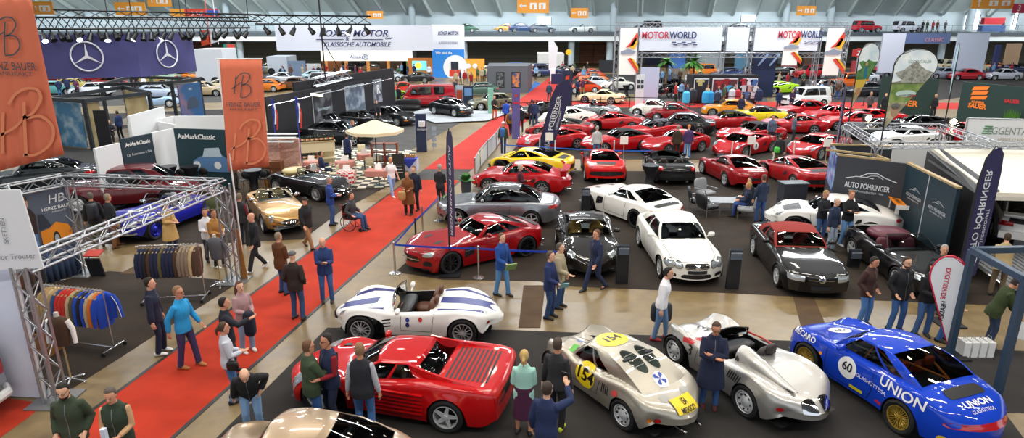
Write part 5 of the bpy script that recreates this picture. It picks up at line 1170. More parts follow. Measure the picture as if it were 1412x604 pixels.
# ================================================================ THE VISITORS  (floor point under the feet, heading, looks)
def at(x,y):return G(x,y).xy
PP={}
def P(k,label,x,y,head,**kw):
    PP[k]=person(label,at(x,y),head,**kw);return PP[k]
JE,NAVY,BLK='4f78ad','1b2542','17181c'
P('green','bearded person in a green and dark fleece jacket, hands in pockets, bottom left',118,662,-78,top='33402f',bottom='6a6650',arms='pockets',hair='17130f',beard='1c1612',glasses=1,headdown=.5,h=1.80,topk='jacket')
P('vest','person in a dark green padded vest over a tan sweater, laughing, holding a bottle',180,668,-80,top='2b3a2c',bottom='202844',arms='hold',topk='vest',sleeve='c49a74',hair='5a5048',headdown=.5,h=1.78)
P('bright','person in a bright blue sweater and purple-blue trousers stepping to the right',262,506,-10,top='2496d4',bottom='3a3560',arms='walk',legs='step',topk='shirt',hair='8a6a50',shoes='a86a34',glasses=1,h=1.86)
P('navyl','person in a dark navy jacket and trousers standing behind the one in the blue sweater',223,487,10,top='1a2038',bottom='1c2440',arms='stand',hair='2a2018',shoes='e8e8e8',h=1.80,lod=2)
P('hood','person in a pale grey hooded sweater with a small black shoulder bag',322,553,30,top='c6cad6',bottom='4a74ac',fem=1,arms='hold',hair='4a3424',hairk='tail',topk='shirt',shoes='20202a',h=1.68)
P('mauve','person with long brown hair in a mauve sweater and torn jeans, coat over the arm',342,484,-40,top='b08e90',bottom='8aa4c4',fem=1,arms='hold',hair='5a3826',hairk='long',topk='shirt',shoes='ece8e0',h=1.68)
P('dark','person in a black jacket reaching an arm across, beside the one in mauve',322,516,25,top='1a1e2a',bottom='2a3040',arms='point',hair='1e1814',h=1.74)
P('bend','bald person in a black jacket and jeans bending over beside the red coupe',352,600,-70,top='1a1a1e',bottom='8ab0dc',arms='hip',hairk='bald',lean=34,headdown=.8,h=1.74)
P('olive','person in an olive padded jacket seen from behind, phone raised, by the red coupe',436,592,35,top='3c4c34',bottom='3a68a8',arms='one_phone',topk='puffer',hair='6a4a34',h=1.78,glasses=1)
P('redhood','person in a navy vest over a dark red hoodie, facing two others',464,583,-135,top='1e2848',sleeve='8c1420',bottom='26304a',arms='hold',topk='vest',hair='241a14',glasses=1,h=1.84)
P('greyvest','person in a black hooded vest with pale grey sleeves, back to the viewer',505,602,88,top='24262e',sleeve='b8b8c0',bottom='4a7ab8',arms='stand',topk='vest',hair='8a6a4c',shoes='e8e4dc',h=1.84)
P('mint','person with a blond ponytail in a mint jacket and plum skirt, back to the viewer',722,598,84,top='a8d8cc',bottom='4a1c3c',fem=1,arms='hold',hair='c8a868',hairk='tail',bot='skirt',topk='jacket',h=1.66)
P('photo','person in a navy jacket holding up a phone to photograph, bottom centre',752,660,62,top='1e2c54',bottom='20242c',arms='photo_one',hair='3a2c24',glasses=1,h=1.76)
P('hoodie','balding person in a dark grey hoodie and black trousers at the silver coupe',766,590,60,top='2a2a2e',bottom='141418',arms='stand',hair='4a3c30',topk='shirt',shoes='c8d830',h=1.80)
P('scarf','person in a long navy coat with arms crossed, by the silver open racer',976,560,-100,top='18203c',bottom='38588c',arms='crossed',topk='coat',hair='4a3424',glasses=1,headdown=.6,h=1.80,shoes='4a1c1c')
P('white','person in a white long-sleeved shirt carrying a dark bag, walking behind the silver coupe',909,468,-20,top='f0f0f4',bottom='6a8ab4',arms='stand',legs='step',topk='shirt',hair='1c1a18',shoes='b83038',h=1.80,lean=6)
P('hairtop','person of whom only the brown hair shows at the bottom edge, below the laughing pair',196,776,-90,top='3a3430',bottom='26282e',hair='7a5234',h=1.70)
P('blaze','person in a navy blazer looking down at a phone on the red carpet',452,416,-75,top='22386c',bottom='3c64a0',arms='phone',hairk='bald',headdown=.6,h=1.80,shoes='241c18')
P('leather','person in a dark brown leather jacket and grey cap, back to the viewer',412,440,85,top='2e221e',bottom='30507c',arms='pockets',hairk='cap',hair='5a5a5c',h=1.78,shoes='3a2a1e')
P('rust','person in a rust-brown padded jacket, back to the viewer beside the one in leather',392,405,60,top='5a3418',bottom='30588c',arms='hold',topk='puffer',hair='8a7a68',hairk='short',h=1.74)
P('blackj','person in a black jacket walking left past the gold sports car',356,372,-130,top='1c1e24',bottom='22242e',arms='walk',legs='walk',hair='9a9088',hairk='bald',h=1.80,lod=2,shoes='e0e0e0')
P('blackp','person in a black padded jacket and tan trousers striding to the right',426,342,-35,top='1a1c20',bottom='9c7450',arms='walk2',legs='walk2',topk='puffer',hairk='cap',hair='2a2018',h=1.76,lod=1)
P('wheelc','person in a grey jacket sitting in a wheelchair on the red carpet',487,316,-15,top='3a3c42',bottom='34507c',arms='wheels',sit=1,hair='4a3828',h=1.74,lod=1,z=0)
P('bluej','person in a blue jacket and jeans standing behind the wheelchair',458,310,10,top='20408c',bottom='3c5c94',arms='hold',hair='9a9690',h=1.78,lod=1)
P('bcoat','person in a brown coat with a paper bag and camera walking down the red carpet',564,296,-95,top='7a4a24',bottom='1e1a1c',fem=1,arms='hold',topk='coat',hair='3a2a20',hairk='long',h=1.70,lod=1)
P('navycmp','person in a dark blue jacket right behind the one in the brown coat',573,290,-100,top='1c2438',bottom='1c1e28',arms='stand',hair='5a4030',h=1.76,lod=1)
P('wtee','blond person in a white t-shirt and light jeans walking by the cafe',541,270,-60,top='f2f2f6',bottom='8cb0e0',fem=1,arms='walk',legs='walk2',topk='tee',hair='d8b868',hairk='short',shoes='e8e4dc',h=1.70,lod=1)
P('btee','person in a black t-shirt with bag strap standing by the planter, back turned',608,288,70,top='22242a',bottom='2c2e34',arms='hold',topk='shirt',hair='a09890',hairk='short',h=1.78,lod=1)
P('bpack','person with a blue backpack and green sleeves walking away up the far red carpet',694,212,80,top='3c4a38',bottom='2c4468',arms='stand',legs='step',hairk='cap',hair='d8d8d8',h=1.78,lod=1)
P('ypack','person in a yellow and violet jacket with a backpack walking away up the far carpet',704,186,80,top='8a6c24',bottom='2a2a40',arms='stand',legs='walk',hair='b8a070',h=1.76,lod=1)
P('bluebp','person in a royal blue jacket left of the one in the yellow jacket',698,172,80,top='2450b8',bottom='20242c',hair='2a2420',lod=1)
P('orange','person in orange trousers and a dark top with raised hands on the far aisle',682,165,-80,top='262220',bottom='d05c24',arms='hold',hair='8a6848',lod=1)
P('mag','person in a blue jacket and jeans holding a magazine, walking before the deep red coupe',692,407,-40,top='1c4890',bottom='5a90c8',arms='carry',legs='step',hair='6a4c38',h=1.76)
P('navyb','person in a dark blue jacket holding a booklet, beside the black coupe',757,438,-25,top='1c2c5c',bottom='284470',arms='carry',hair='5a4a40',h=1.76)
P('beige','person in a beige padded jacket half behind the one in dark blue',770,424,-20,top='a89c80',bottom='34507c',topk='puffer',hair='5a5048',arms='carry',h=1.76)
P('youth','person in a navy tracksuit walking left past the front of the black coupe',820,400,-150,top='1c2748',bottom='1e2c50',arms='walk',legs='walk2',hair='6a4630',shoes='20202a',h=1.78)
P('plum','grey-haired person in a plum sweater behind the silver-grey coupe',717,285,0,top='4a1428',bottom='2a2a34',arms='hold',topk='shirt',hair='b8b0a8',h=1.72,lod=1)
P('sitA','person in black seated in the lounge chair by the coffee table',1030,292,-160,top='1c1e24',bottom='20222a',arms='lap',sit=1,hair='1c1814',lod=1)
P('sitB','blond young person seated with the back to the viewer in the lounge',1028,300,160,top='1c2844',bottom='2c4480',arms='lap',sit=1,hair='b8904c',lod=1)
P('stnavy','person in a navy sweater and jeans standing by the lounge, back turned',1056,308,100,top='22304c',bottom='2c4a80',arms='carry',topk='shirt',hair='5a4030',h=1.80,lod=1)
P('m1','person in black looking at a phone, leftmost of three at the white winged coupe',1128,334,-70,top='1c1e26',bottom='3c5c8c',arms='phone',hair='a88858',topk='shirt',headdown=.5,h=1.80)
P('m2','grey-haired person in a navy sweater, middle of three at the white winged coupe',1143,346,-60,top='22304c',bottom='9aa8bc',arms='stand',hair='c8c4bc',topk='shirt',h=1.76)
P('m3','person in black with arms crossed, rightmost of three at the white winged coupe',1172,345,-85,top='16181c',bottom='6a9ad0',arms='crossed',hair='8a5c38',topk='shirt',shoes='e8e8e8',h=1.86)
P('r1','person in a brown leather jacket, leftmost of the group behind the blue racing coupe',1188,448,-60,top='3c2420',bottom='4a78b4',arms='pockets',hair='241a14',h=1.78,headdown=.5)
P('r2','bearded person in a black jacket, second in the group behind the blue coupe',1232,455,-80,top='16181e',bottom='3c64a0',arms='pockets',hair='3a281c',beard='4a3422',glasses=1,h=1.86)
P('r3','person in a black sweater and cap, third in the group behind the blue coupe',1268,462,-85,top='17181c',bottom='44689c',arms='hold',hairk='cap',hair='1c1c20',beard='3a2a20',topk='shirt',h=1.84)
P('r4','grey-haired person in black behind the capped one',1284,430,-110,top='1c1e22',bottom='22242c',hair='a8a49c',arms='stand',h=1.80)
P('r5','person in a dark jacket half hidden by the white teardrop flag',1298,470,-60,top='1a1c22',bottom='3c68a8',hair='2c2018',arms='carry',h=1.74)
P('parka','person in a green parka with a fleece collar picking up a white paper bag',1360,478,-20,top='33401f',bottom='2c3a54',arms='reach',lean=18,topk='puffer',hair='2c2420',glasses=1,headdown=.6,h=1.78)
P('camo','person in a beige camouflage jacket behind the blue steel post',1372,408,60,top='a8946a',bottom='6a5a44',arms='reach',lean=14,topk='puffer',hair='3a2a1c',h=1.74)
P('beigec','person with long dark hair in a beige coat by the blue roadster',239,348,-20,top='caa468',bottom='2a3a60',fem=1,arms='hold',topk='coat',hair='241810',hairk='long',h=1.70)
P('bk1','person in a black jacket and olive trousers with a backpack, behind the truss',143,337,120,top='1c1c20',bottom='4a5030',arms='stand',legs='step',hair='5a5048',h=1.80,lod=1)
P('bk2','person in a dark jacket and brown trousers beside the one with olive trousers',176,335,60,top='22242c',bottom='7a5030',arms='stand',legs='step',hair='8a7a68',shoes='5a3c24',h=1.80,lod=1)
P('tan','person in a tan jacket near the right leg of the truss',304,368,-30,top='b07c40',bottom='1c1e26',arms='hold',hair='4a3020',h=1.80,shoes='f0f0f0',lod=1)
P('curl','person with curly hair in a white top behind the grey dress form',292,360,-60,top='e8e8ee',bottom='20222c',fem=1,arms='hold',hairk='long',hair='5a3a24',h=1.68,lod=1)
P('vestr','person in a dark vest with wine-red sleeves outside the truss',338,338,80,top='24262c',sleeve='6a1c28',topk='vest',bottom='22242c',arms='stand',hair='7a6a58',hairk='short',h=1.76,lod=1)
P('baldg','bald person in an olive top behind the truss leg',302,330,-90,top='4a5438',bottom='2c3440',hairk='bald',arms='hold',h=1.80,lod=1)
P('cafe1','waiter in a blue waistcoat and white shirt at the cafe',481,232,100,top='1c2c54',sleeve='f0f0f0',topk='vest',bottom='1c1e28',arms='hold',hair='2c2018',lod=1)
P('cafe2','person in a dark blue jacket seated at a cafe table',445,249,20,top='1a2850',bottom='24304a',arms='table',sit=1,hair='241a14',lod=1)
P('shelf','person in a grey-blue shirt bending behind the parasol',482,208,10,top='4a5868',bottom='22262e',arms='reach',hair='8a6a50',lean=20,lod=1)
P('yfar','person in a pale jacket behind the yellow cross stripes car',527,172,-60,top='1c1e24',bottom='202228',hair='7a5a40',lod=1,arms='table')
P('pale','person in a pale grey sweater, back to the viewer among the red cars',822,219,88,top='b8c2c6',bottom='3c6aa0',hair='a09890',topk='shirt',lod=1,arms='stand')
P('brn','person in a brown jacket, left of the pair looking at the flat-bonneted red coupe',932,218,92,top='3c3024',bottom='1e1c20',hair='8a8078',lod=1)
P('vio','person in a violet jacket and light jeans, beside the one in brown among red cars',947,217,88,top='4a3468',bottom='6aa0dc',hair='d08030',hairk='cap',lod=1)
P('greyc','person in a blue-grey jacket looking into the red racing coupe',1050,196,-80,top='5c6a84',bottom='22262e',hair='3a2c20',lod=1)
P('greybag','person in a black jacket with a bright green shoulder bag between the red cars',1071,233,85,top='20262a',bottom='5a6444',hair='3c342c',lod=1)
P('greyh','person in a grey hoodie leaning beside the red mid-engined coupe',1090,197,-10,top='5a6478',bottom='2c3038',hair='2c2018',topk='shirt',arms='hold',lod=1)
P('nv1','person in navy, left of the two visitors before the white estate car',1072,153,-80,top='1c2a50',bottom='1c2234',hair='3a2a20',lod=1)
P('nv2','person in dark blue and plum, right of the two visitors before the white estate car',1090,153,-95,top='3a2444',bottom='1c2a4c',hair='2a1c18',lod=1,arms='hold')
P('ora','person in dark blue standing between the orange and the yellow sports car',1020,163,-90,top='1c2440',bottom='24304c',hair='4a3828',lod=1)
P('mer','person in a dark t-shirt at the fashion shop counter',988,152,80,top='34384a',bottom='20242e',hair='4a3020',lod=1)
P('wl','person in a dark jacket walking beside the barrier on the far carpet',733,172,90,top='1c2028',bottom='24344c',hair='241c18',lod=1)
P('wl2','person in a navy jacket right beside the one at the barrier',739,173,95,top='1c2850',bottom='2c4068',hair='7a3c24',lod=1)
P('wl3','person in black walking away close to the pale purple banner',718,182,85,top='16181c',bottom='1c1c22',hair='2c2420',lod=1)
P('tealp','person in a teal shirt at the barrier by the violet flag',757,140,80,top='2c4458',bottom='20242c',hair='3a2c24',lod=1)
P('sauer','blond person in black standing before the green wall',1285,162,-90,top='16181c',bottom='16181c',hair='c8a868',lod=1)
P('sau2','person in a grey coat between the two picture flags',1197,158,-80,top='5a5050',bottom='22242c',hair='9a8a78',lod=1)
P('sau3','person in black left of the green wall edge',1217,160,-100,top='1a1c20',bottom='1a1c20',hair='7a5a3c',lod=1)
P('gr1','person in a light green shirt crouched over the white car, near the violet flag',1142,142,20,top='7a9080',bottom='2c3440',hair='5a4030',lod=1)
P('bx1','person in a long beige coat in front of the red bus',592,140,-90,top='c0b496',bottom='20242c',fem=1,topk='coat',hair='8a6a4c',hairk='long',lod=1)
P('bx2','person in a grey jacket in front of the red bus',583,141,-80,top='5a6470',bottom='262a34',hair='3a2a20',lod=1)
P('bx3','person in white trousers before the red bus',577,143,-90,top='6a4838',bottom='d8d4cc',fem=1,hair='5a4030',hairk='long',lod=1)
P('bx4','person in a dark jacket at the tail of the red bus',602,139,-70,top='20242c',bottom='2c3c60',hair='241c18',lod=1)
P('bx5','person in a mint-green shirt before the lime green car',543,147,90,top='6ab894',bottom='90b0d0',hair='a03024',lod=1)
P('bx6','person in black beside the one in the mint-green shirt',549,146,80,top='1c1e24',bottom='22262e',hair='3a2c20',lod=1)
P('bx7','person in dark clothes by the poster stand at the far booth',627,135,-90,top='20242c',bottom='2a3a54',hair='2c2420',lod=1)
P('bx8','person standing by the framed posters on the grey cabin',693,127,-100,top='22242c',bottom='20242c',hair='3a2a20',lod=1)
P('bx9','person in a white shirt at the desk under the screen',592,108,-90,top='e0e4ec',bottom='2a3444',hair='4a3828',lod=1)
P('pv1','person in black seated in the pavilion, leftmost of three',139,198,-90,top='1c1e22',bottom='1c1e26',arms='table',sit=1,hair='a8a49c',lod=1)
P('pv2','person in dark clothes seated in the pavilion, middle of three',155,196,-60,top='202430',bottom='1c1e26',arms='table',sit=1,hair='6a5038',lod=1)
P('pv3','person in a blue jacket standing at the right side of the pavilion',168,192,170,top='24386a',bottom='1c2030',hair='3a2a1c',lod=1)
P('desk','person in a pink top at the round tables before the green classic wall',267,240,-90,top='d0a090',bottom='2a2c34',fem=1,hair='8a5a30',hairk='long',arms='table',lod=1)
P('barl','person in a tan jacket on a stool by the black covered bar table',325,262,0,top='6a5438',bottom='3a3428',arms='table',hair='8a6848',lod=1)
random.seed(11)
TOPS=[('black','1a1c20'),('navy','1c2a50'),('grey','6a7078'),('white','e6e6ea'),('beige','b8a888'),('red','a02024'),('green','3c5a40'),('light blue','7aa4c8'),('brown','5a4030'),('plum','5a2c48')]
BOTS=[('blue jeans','3a5c90'),('black trousers','1a1a20'),('grey trousers','5a5c64'),('tan trousers','9c8460')]
CR=[((640,118),5,14,4,'near the blue poster tower'),((668,116),5,14,4,'by the camouflage car'),((790,108),6,16,5,'by the brown doors'),((800,133),2,6,3,'by the dark red-lettered banner'),((960,143),8,34,5,'in front of the fashion shop'),((1005,140),5,22,5,'right of the shop front'),
      ((700,108),4,14,4,'behind the grey poster cabin'),((560,108),4,16,3,'under the far screen'),((925,118),6,26,6,'near the motorcycles'),((100,131),5,18,3,'before the yellow-beige saloon'),((190,126),5,26,5,'behind the dark pavilions'),((420,108),7,34,5,'beyond the black display wall'),
      ((1130,138),5,30,6,'on the right aisle'),((1250,100),7,40,4,'far behind the round-headed picture flag'),((1360,106),6,40,5,'beyond the green wall'),((310,112),4,20,4,'beyond the orange banner'),((480,110),5,24,4,'under the insurance sign'),((730,112),4,12,4,'by the white truck'),((1090,120),4,20,5,'behind the lime green car')]
seen=set()
for(x,y),n,sx,sy,where in CR:
    combos=[(a,b_)for a in TOPS for b_ in BOTS];random.shuffle(combos)
    for k in range(n):
        (tn,tc_),(bn_,bc)=combos[k];px,py=x+sx*(2*(k+.5)/n-1)+random.uniform(-2,2),y+random.uniform(-sy,sy)
        person('distant person in %s top and %s, %s'%(tn,bn_,where),at(px,py),random.choice([-90,-60,90,120,0,180]),top=tc_,bottom=bc,arms=random.choice(['stand','hold','pockets']),lod=0,hair=random.choice(['2a201a','5a4030','8a7a68']),hairk=random.choice(['short','short','cap','long']),group='distant visitors '+where,legs=random.choice(['stand','step']))
for k,(px,tn,tc_)in enumerate([(1271,'black','1a1c20'),(1277,'dark green','24402c'),(1285,'red','a02028'),(1291,'brown','5a3828'),(1302,'grey','50545c'),(1381,'navy','1c2440'),(1185,'dark grey','34363c'),(1192,'red','8c2024')]):
    q=PY(px,44,YG+1.2+.2*(k>5)*4);person('small distant person in %s leaning on the gallery railing%s'%(tn,'' if px<1380 and px>1200 else ' apart from the others' if px>1380 else ' near the red off-roader'),(q.x,q.y),-90,top=tc_,bottom='20242c',lod=0,z=zd,arms='hold',group='visitors on the gallery')
# ================================================================ STANDS, BANNERS, TRUSSES
KIDS=[]
def thing(name,label,cat,group=None):
    r=empty(name,label,cat,group=group);KIDS.append(r);return r
def settle_all():
    kids={}
    for c in COL.objects:
        if c.parent:kids.setdefault(c.parent,[]).append(c)
    for r in KIDS:
        lo=V(1e9,1e9,1e9);hi=-lo
        for c in kids.get(r,[]):
            if c.type=='MESH' and len(c.data.vertices):
                co=np.empty(len(c.data.vertices)*3);c.data.vertices.foreach_get('co',co);co=co.reshape(-1,3)+np.array(c.location)
                lo=V(*np.minimum(lo,co.min(0)));hi=V(*np.maximum(hi,co.max(0)))
        if lo.x>1e8:continue
        p=V((lo.x+hi.x)/2,(lo.y+hi.y)/2,lo.z);r.location=p
        for c in kids[r]:c.location=c.location-p
TRM=mat('truss_aluminium','a8acb2',.35,.8)
def truss(b,A,B,s=.29,r=.024,seg=None,n=6):
    A,B=V(*A),V(*B);d=B-A;L=d.length;d.normalize();up=V(0,0,1)if abs(d.z)<.8 else V(1,0,0)
    a=up.cross(d).normalized();c=d.cross(a);seg=seg or s*1.15;k=max(2,round(L/seg));h=s/2
    O=[a*h+c*h,a*h-c*h,-a*h-c*h,-a*h+c*h]
    for o in O:b.tube([A+o,B+o],r,n)
    for q in range(4):
        o1,o2=O[q],O[(q+1)%4]
        P=[A+d*(L*i/k)+(o1 if(i+q)%2 else o2)for i in range(k+1)]
        for i in range(k):b.tube([P[i],P[i+1]],r*.55,4,caps=False)
def ribbon(b,fn,pts,w,m=0):
    pts=[V(*p)for p in pts];L=[]
    for i,p in enumerate(pts):
        t=(pts[min(i+1,len(pts)-1)]-pts[max(i-1,0)]).normalized();nn=V(-t.y,t.x)*w/2;L.append([fn(p.x+nn.x,p.y+nn.y),fn(p.x-nn.x,p.y-nn.y)])
    b.grid(L,m)
def arcpts(cx,cy,rx,ry,a0,a1,n=14):return[(cx+rx*math.cos(R(a0+(a1-a0)*i/n)),cy+ry*math.sin(R(a0+(a1-a0)*i/n)))for i in range(n+1)]
def bwall(label,a,b_,h,m,name='exhibition_wall',th=.1,z0=0.,rim=None,group=None):
    w=Wall(a,b_);r=thing(name,label,'wall',group);b=MB();w.board(b,0,w.L,z0,h,th);b.build('panel',m,r)
    if rim:b=MB();w.board(b,-.02,w.L+.02,h,h+.06,th+.04,.02);b.build('top_rail',rim,r)
    return r,w
def fboard(label,x0,y0,x1,y1,Y=None,m=None,name='display_board',cat='board',ground=False,th=.15,group=None):
    if Y is None:Y=G((x0+x1)/2,y1).y;ground=True
    a,c=PY(x0,y1,Y),PY(x1,y0,Y);z0=0 if ground else a.z
    r=thing(name,label,cat,group);b=MB();b.box(((a.x+c.x)/2,Y+th/2,(z0+c.z)/2),(abs(c.x-a.x),th,c.z-z0));b.build('panel',m,r);return r,Y
def fpic(r,Y,x0,y0,x1,y1,m,name='graphic',o=.03):
    a,c=PY(x0,y1,Y),PY(x1,y0,Y);b=MB();b.box(((a.x+c.x)/2,Y-o,(a.z+c.z)/2),(abs(c.x-a.x),.03,abs(c.z-a.z)));return b.build(name,m,r)
def ftext(r,Y,txt,x,y,hpx,m,o=.06,**kw):
    p=PY(x,y,Y);k=Y/926*1.0;return put_text(txt,hpx*k*1.42,(p.x,Y-o,p.z),(1,0,0),(0,0,1),m,r,**kw)
def blob(fn,cx,cy,rx,ry,b,n=20,rot=0,m=0):
    b.add([fn(cx,cy)]+[fn(cx+rx*math.cos(a)*math.cos(rot)-ry*math.sin(a)*math.sin(rot),cy+rx*math.cos(a)*math.sin(rot)+ry*math.sin(a)*math.cos(rot))for a in[2*math.pi*i/n for i in range(n)]],[(0,i+1,(i+1)%n+1)for i in range(n)],m)
TEAL=mat('dark_teal_board','16303c',.5);GREYW=plain('34373e',.5);DGREEN=mat('dark_green_board','16332e',.5);WOOD=mat('pale_wood','b8a074',.5,noise=(6,'a08a60',.3,.7));VIO=mat('violet_cloth','25234e',.7);VIOL=mat('pale_violet','6a68b0',.6);NAVYB=mat('navy_wall','161a30',.55);BLKW=plain('15161c',.55)
LW=plain('e6e8ea',.5);LOGO=plain('d8dce2',.4);ORG=plain('ee7a1e',.5);HBRED=mat('orange_red_cloth','cc6a4c',.7,bump=(3,.5));HBLOGO=plain('304650',.6);HBG=plain('d4805a',.7)
# --- dealer stand walls
def swoosh(w,r,t,z,s,m=LOGO):
    b=MB();f=lambda x,y:w.p(t+x*s,z+y*s,.02)
    ribbon(b,f,[(-.9,.0),(-.5,.12),(-.1,.13),(.15,.10)],.03);ribbon(b,f,[(-.35,.14),(-.1,.30),(.25,.34),(.55,.20),(1.0,.06)],.035);ribbon(b,f,[(-.2,.10),(.05,.22),(.3,.24),(.5,.12)],.02);b.build('logo',m,r)
A,B=gz(1155,215,2.5),gz(1251,226,2.5);C_=gz(1320,260,2.5)
r,w=bwall('dark grey stand wall with the silver swoosh logo and dealer name',A,B,2.5,GREYW)
swoosh(w,r,w.L*.52,1.75,.85);w.text('AUTO PÖHRINGER',.27,w.L*.5,1.52,LOGO,r,bold=.004,width=w.L*.66);w.text('SPORTWAGEN SEIT 1990',.10,w.L*.5,1.32,LOGO,r)
r,w=bwall('dark teal stand wall bearing the silver dealer logo twice, right of the grey one',B,C_,2.5,TEAL,rim=WOOD)
for t in(.27,.75):
    swoosh(w,r,w.L*t,1.75,.40);w.text('AUTO PÖHRINGER',.15,w.L*t,1.58,LOGO,r,width=w.L*.33);w.text('SPORTWAGEN SEIT 1990',.06,w.L*t,1.46,LOGO,r,width=w.L*.24)
b=MB();w.board(b,w.L*.5-.01,w.L*.5+.01,0,2.5,.02,.02);b.build('joint',LOGO,r)
D_=A+V(A.x,A.y,0).normalized()*2.3+V(-.30,0,0);r,w=bwall('narrow side wall of the grey stand with a blue picture',D_,A,2.5,GREYW)
w.picture('picture',.1,w.L-.05,1.2,2.45,mat('blue_picture','2a4a9c',.3,noise=(3,'9ac0e8',.4,.6)),r)
E_=B+V(1.2,3.0,0);r,w=bwall('rear wall of the grey stand cabin',D_+V(0,.02,0),E_,2.5,GREYW,rim=WOOD)
r=thing('counter_shelf','pale wooden frame on top of the grey stand cabin','frame');b=MB()
q=[A+(B-A)*.02,A+(B-A)*.78];
for s0,s1 in((q[0],q[1]),(q[0]+V(0,.9,0),q[1]+V(0,.9,0)),(q[1],q[1]+V(0,.9,0))):b.tube([(s0.x,s0.y+.1,2.54),(s1.x,s1.y+.1,2.54)],.05,4)
b.build('rail',WOOD,r)
r=thing('counter','dark grey reception counter by the red sports car seen from behind','counter');b=MB();w=Wall(G(1078,291),G(1110,290));w.board(b,0,w.L,0,1.05,.5);b.build('body',GREYW,r);b=MB();w.board(b,-.04,w.L+.04,1.05,1.10,.58,.04);b.build('worktop',plain('50545c',.3),r)
# --- info pillars
for x,y,h,lb in[(857,391,1.15,'black info pillar right of the black sports coupe'),(1009,398,1.15,'black info pillar right of the white two-door coupe'),(807,293,.95,'slim black info pillar at the nose of the white gullwing coupe'),(808,236,1.0,'black info pillar left of the red sports car seen from behind'),(901,236,1.0,'black info pillar left of the black open sports car'),(991,240,1.0,'black info pillar left of the dark red grand tourer'),(1080,243,1.0,'black info pillar by the visitor with the green bag'),(1176,368,.55,'small dark info board between the two black convertibles')]:
    g=G(x,y);r=thing('info_pillar',lb,'sign','info pillars');b=MB();b.box((g.x,g.y,h/2),(.34,.12,h));b.build('pillar',BLKW,r);b=MB();b.box((g.x,g.y-.02,h-.12),(.30,.14,.30),rx=-.35);b.build('card',plain('3c4450',.4),r)
    put_text('AUTO PÖHRINGER',.035,(g.x,g.y-.12,h-.06),(1,0,0),(0,.34,.94),LOGO,r)
for x,y,lb in[(757,216,'by the classic red coupe'),(859,222,'right of the visitor in the pale sweater'),(1033,222,'before the red racing coupe with the number disc'),(1137,226,'before the red coupe by the violet flag')]:
    g=G(x,y);r=thing('price_sign','white card on a thin stand '+lb,'sign','white card stands');b=MB();b.tube([g,g+V(0,0,1.0)],.025,6);b.box((g.x,g.y,.01),(.3,.3,.02));b.build('stand',STEEL,r);b=MB();b.box((g.x,g.y-.04,1.12),(.42,.02,.42));b.build('card',WHITE,r)
# --- belt posts
BELT=plain('1c3cb4',.5);BELTD=plain('1c2450',.5)
def post(x,y,lb,col=STEEL,h=.95):
    g=G(x,y);r=thing('barrier_post',lb,'barrier post','belt barrier posts');b=MB();b.lathe([(.001,.0),(.17,0),(.17,.015),(.06,.035),(.001,.035)],g,n=20);b.build('base',col,r,40);b=MB();b.cyl(g+V(0,0,.03),g+V(0,0,h),.03,n=12);b.cyl(g+V(0,0,h),g+V(0,0,h+.03),.036,n=12);b.build('post',col,r,40);return g
posts=[post(545,377,'chrome belt post at the near left corner of the dealer stand'),post(660,383,'chrome belt post in front of the deep red gullwing coupe'),post(574,340,'dark belt post, nearest along the carpet',BLKW),post(583,322,'chrome belt post at the nose of the deep red gullwing coupe'),post(605,305,'chrome belt post by the bonnet of the silver-grey coupe')]
def belt(lb,a,b_,m=BELT,h=.9,sag=.02):
    b=MB();n=8;P=[V(a.x,a.y,0).lerp(V(b_.x,b_.y,0),i/n)+V(0,0,h-sag*4*(i/n)*(1-i/n))for i in range(n+1)];b.grid([[p+V(0,0,.03)for p in P],[p-V(0,0,.03)for p in P]]);o=b.build('barrier_belt',m);o.modifiers.new('t','SOLIDIFY').thickness=.004;return tag(o,lb,'belt','barrier belts')
belt('blue belt between the two chrome posts before the deep red coupe',posts[0],posts[1]);belt('blue belt from the chrome post behind the magazine reader to the black coupe',posts[1],G(772,388));belt('blue belt along the red carpet, nearest piece',posts[0],posts[2]);belt('dark blue belt along the red carpet, middle piece',posts[2],posts[4])
k=0
for i,(x,y,xb,yb)in enumerate([(655,246,662,232),(662,232,672,219),(672,219,684,206),(684,206,690,196)]):
    A,B=G(x,y),G(xb,yb);r=thing('crowd_barrier','white mesh crowd barrier along the far red carpet, %s'%['nearest','second nearest','third from the front','furthest'][i],'barrier','barrier panels');w=Wall(A,B);b=MB()
    for z in(.05,.95):b.tube([w.p(0,z),w.p(w.L,z)],.03,6)
    for t in(0,1):b.tube([w.p(w.L*t,0),w.p(w.L*t,1.0)],.035,6)
    b.build('frame',STEEL,r);b=MB();w.board(b,.03,w.L-.03,.1,.9,.02);b.build('panel',plain('c8ccd2',.6),r)
for x,y in[(694,213),(744,216),(765,218),(846,218),(947,217),(1008,220),(1066,221),(1093,220),(1164,225)]:
    post(x,y,'white barrier post along the front of the red car rows',plain('d8dade',.4))
b=None
P_=[G(x,y)for x,y in[(694,213),(744,216),(822,221),(900,222)]]
for i in range(3):belt('blue belt before the red car rows, %s piece'%['left','middle','right'][i],P_[i],P_[i+1],plain('2a6ad8',.5),.55)
b=MB();
for i,(x,y)in enumerate([(690,158),(760,152),(828,150),(868,149),(950,148),(1030,147),(1110,146),(1190,146)]):
    post(x,y,'dark belt post behind the rows of red cars',BLKW)
Q=[G(690,158),G(868,149),G(1030,147),G(1190,146)]
for i in range(3):belt('dark rope behind the rows of red cars, %s span'%['left','middle','right'][i],Q[i],Q[i+1],BLKW,.9,.1)
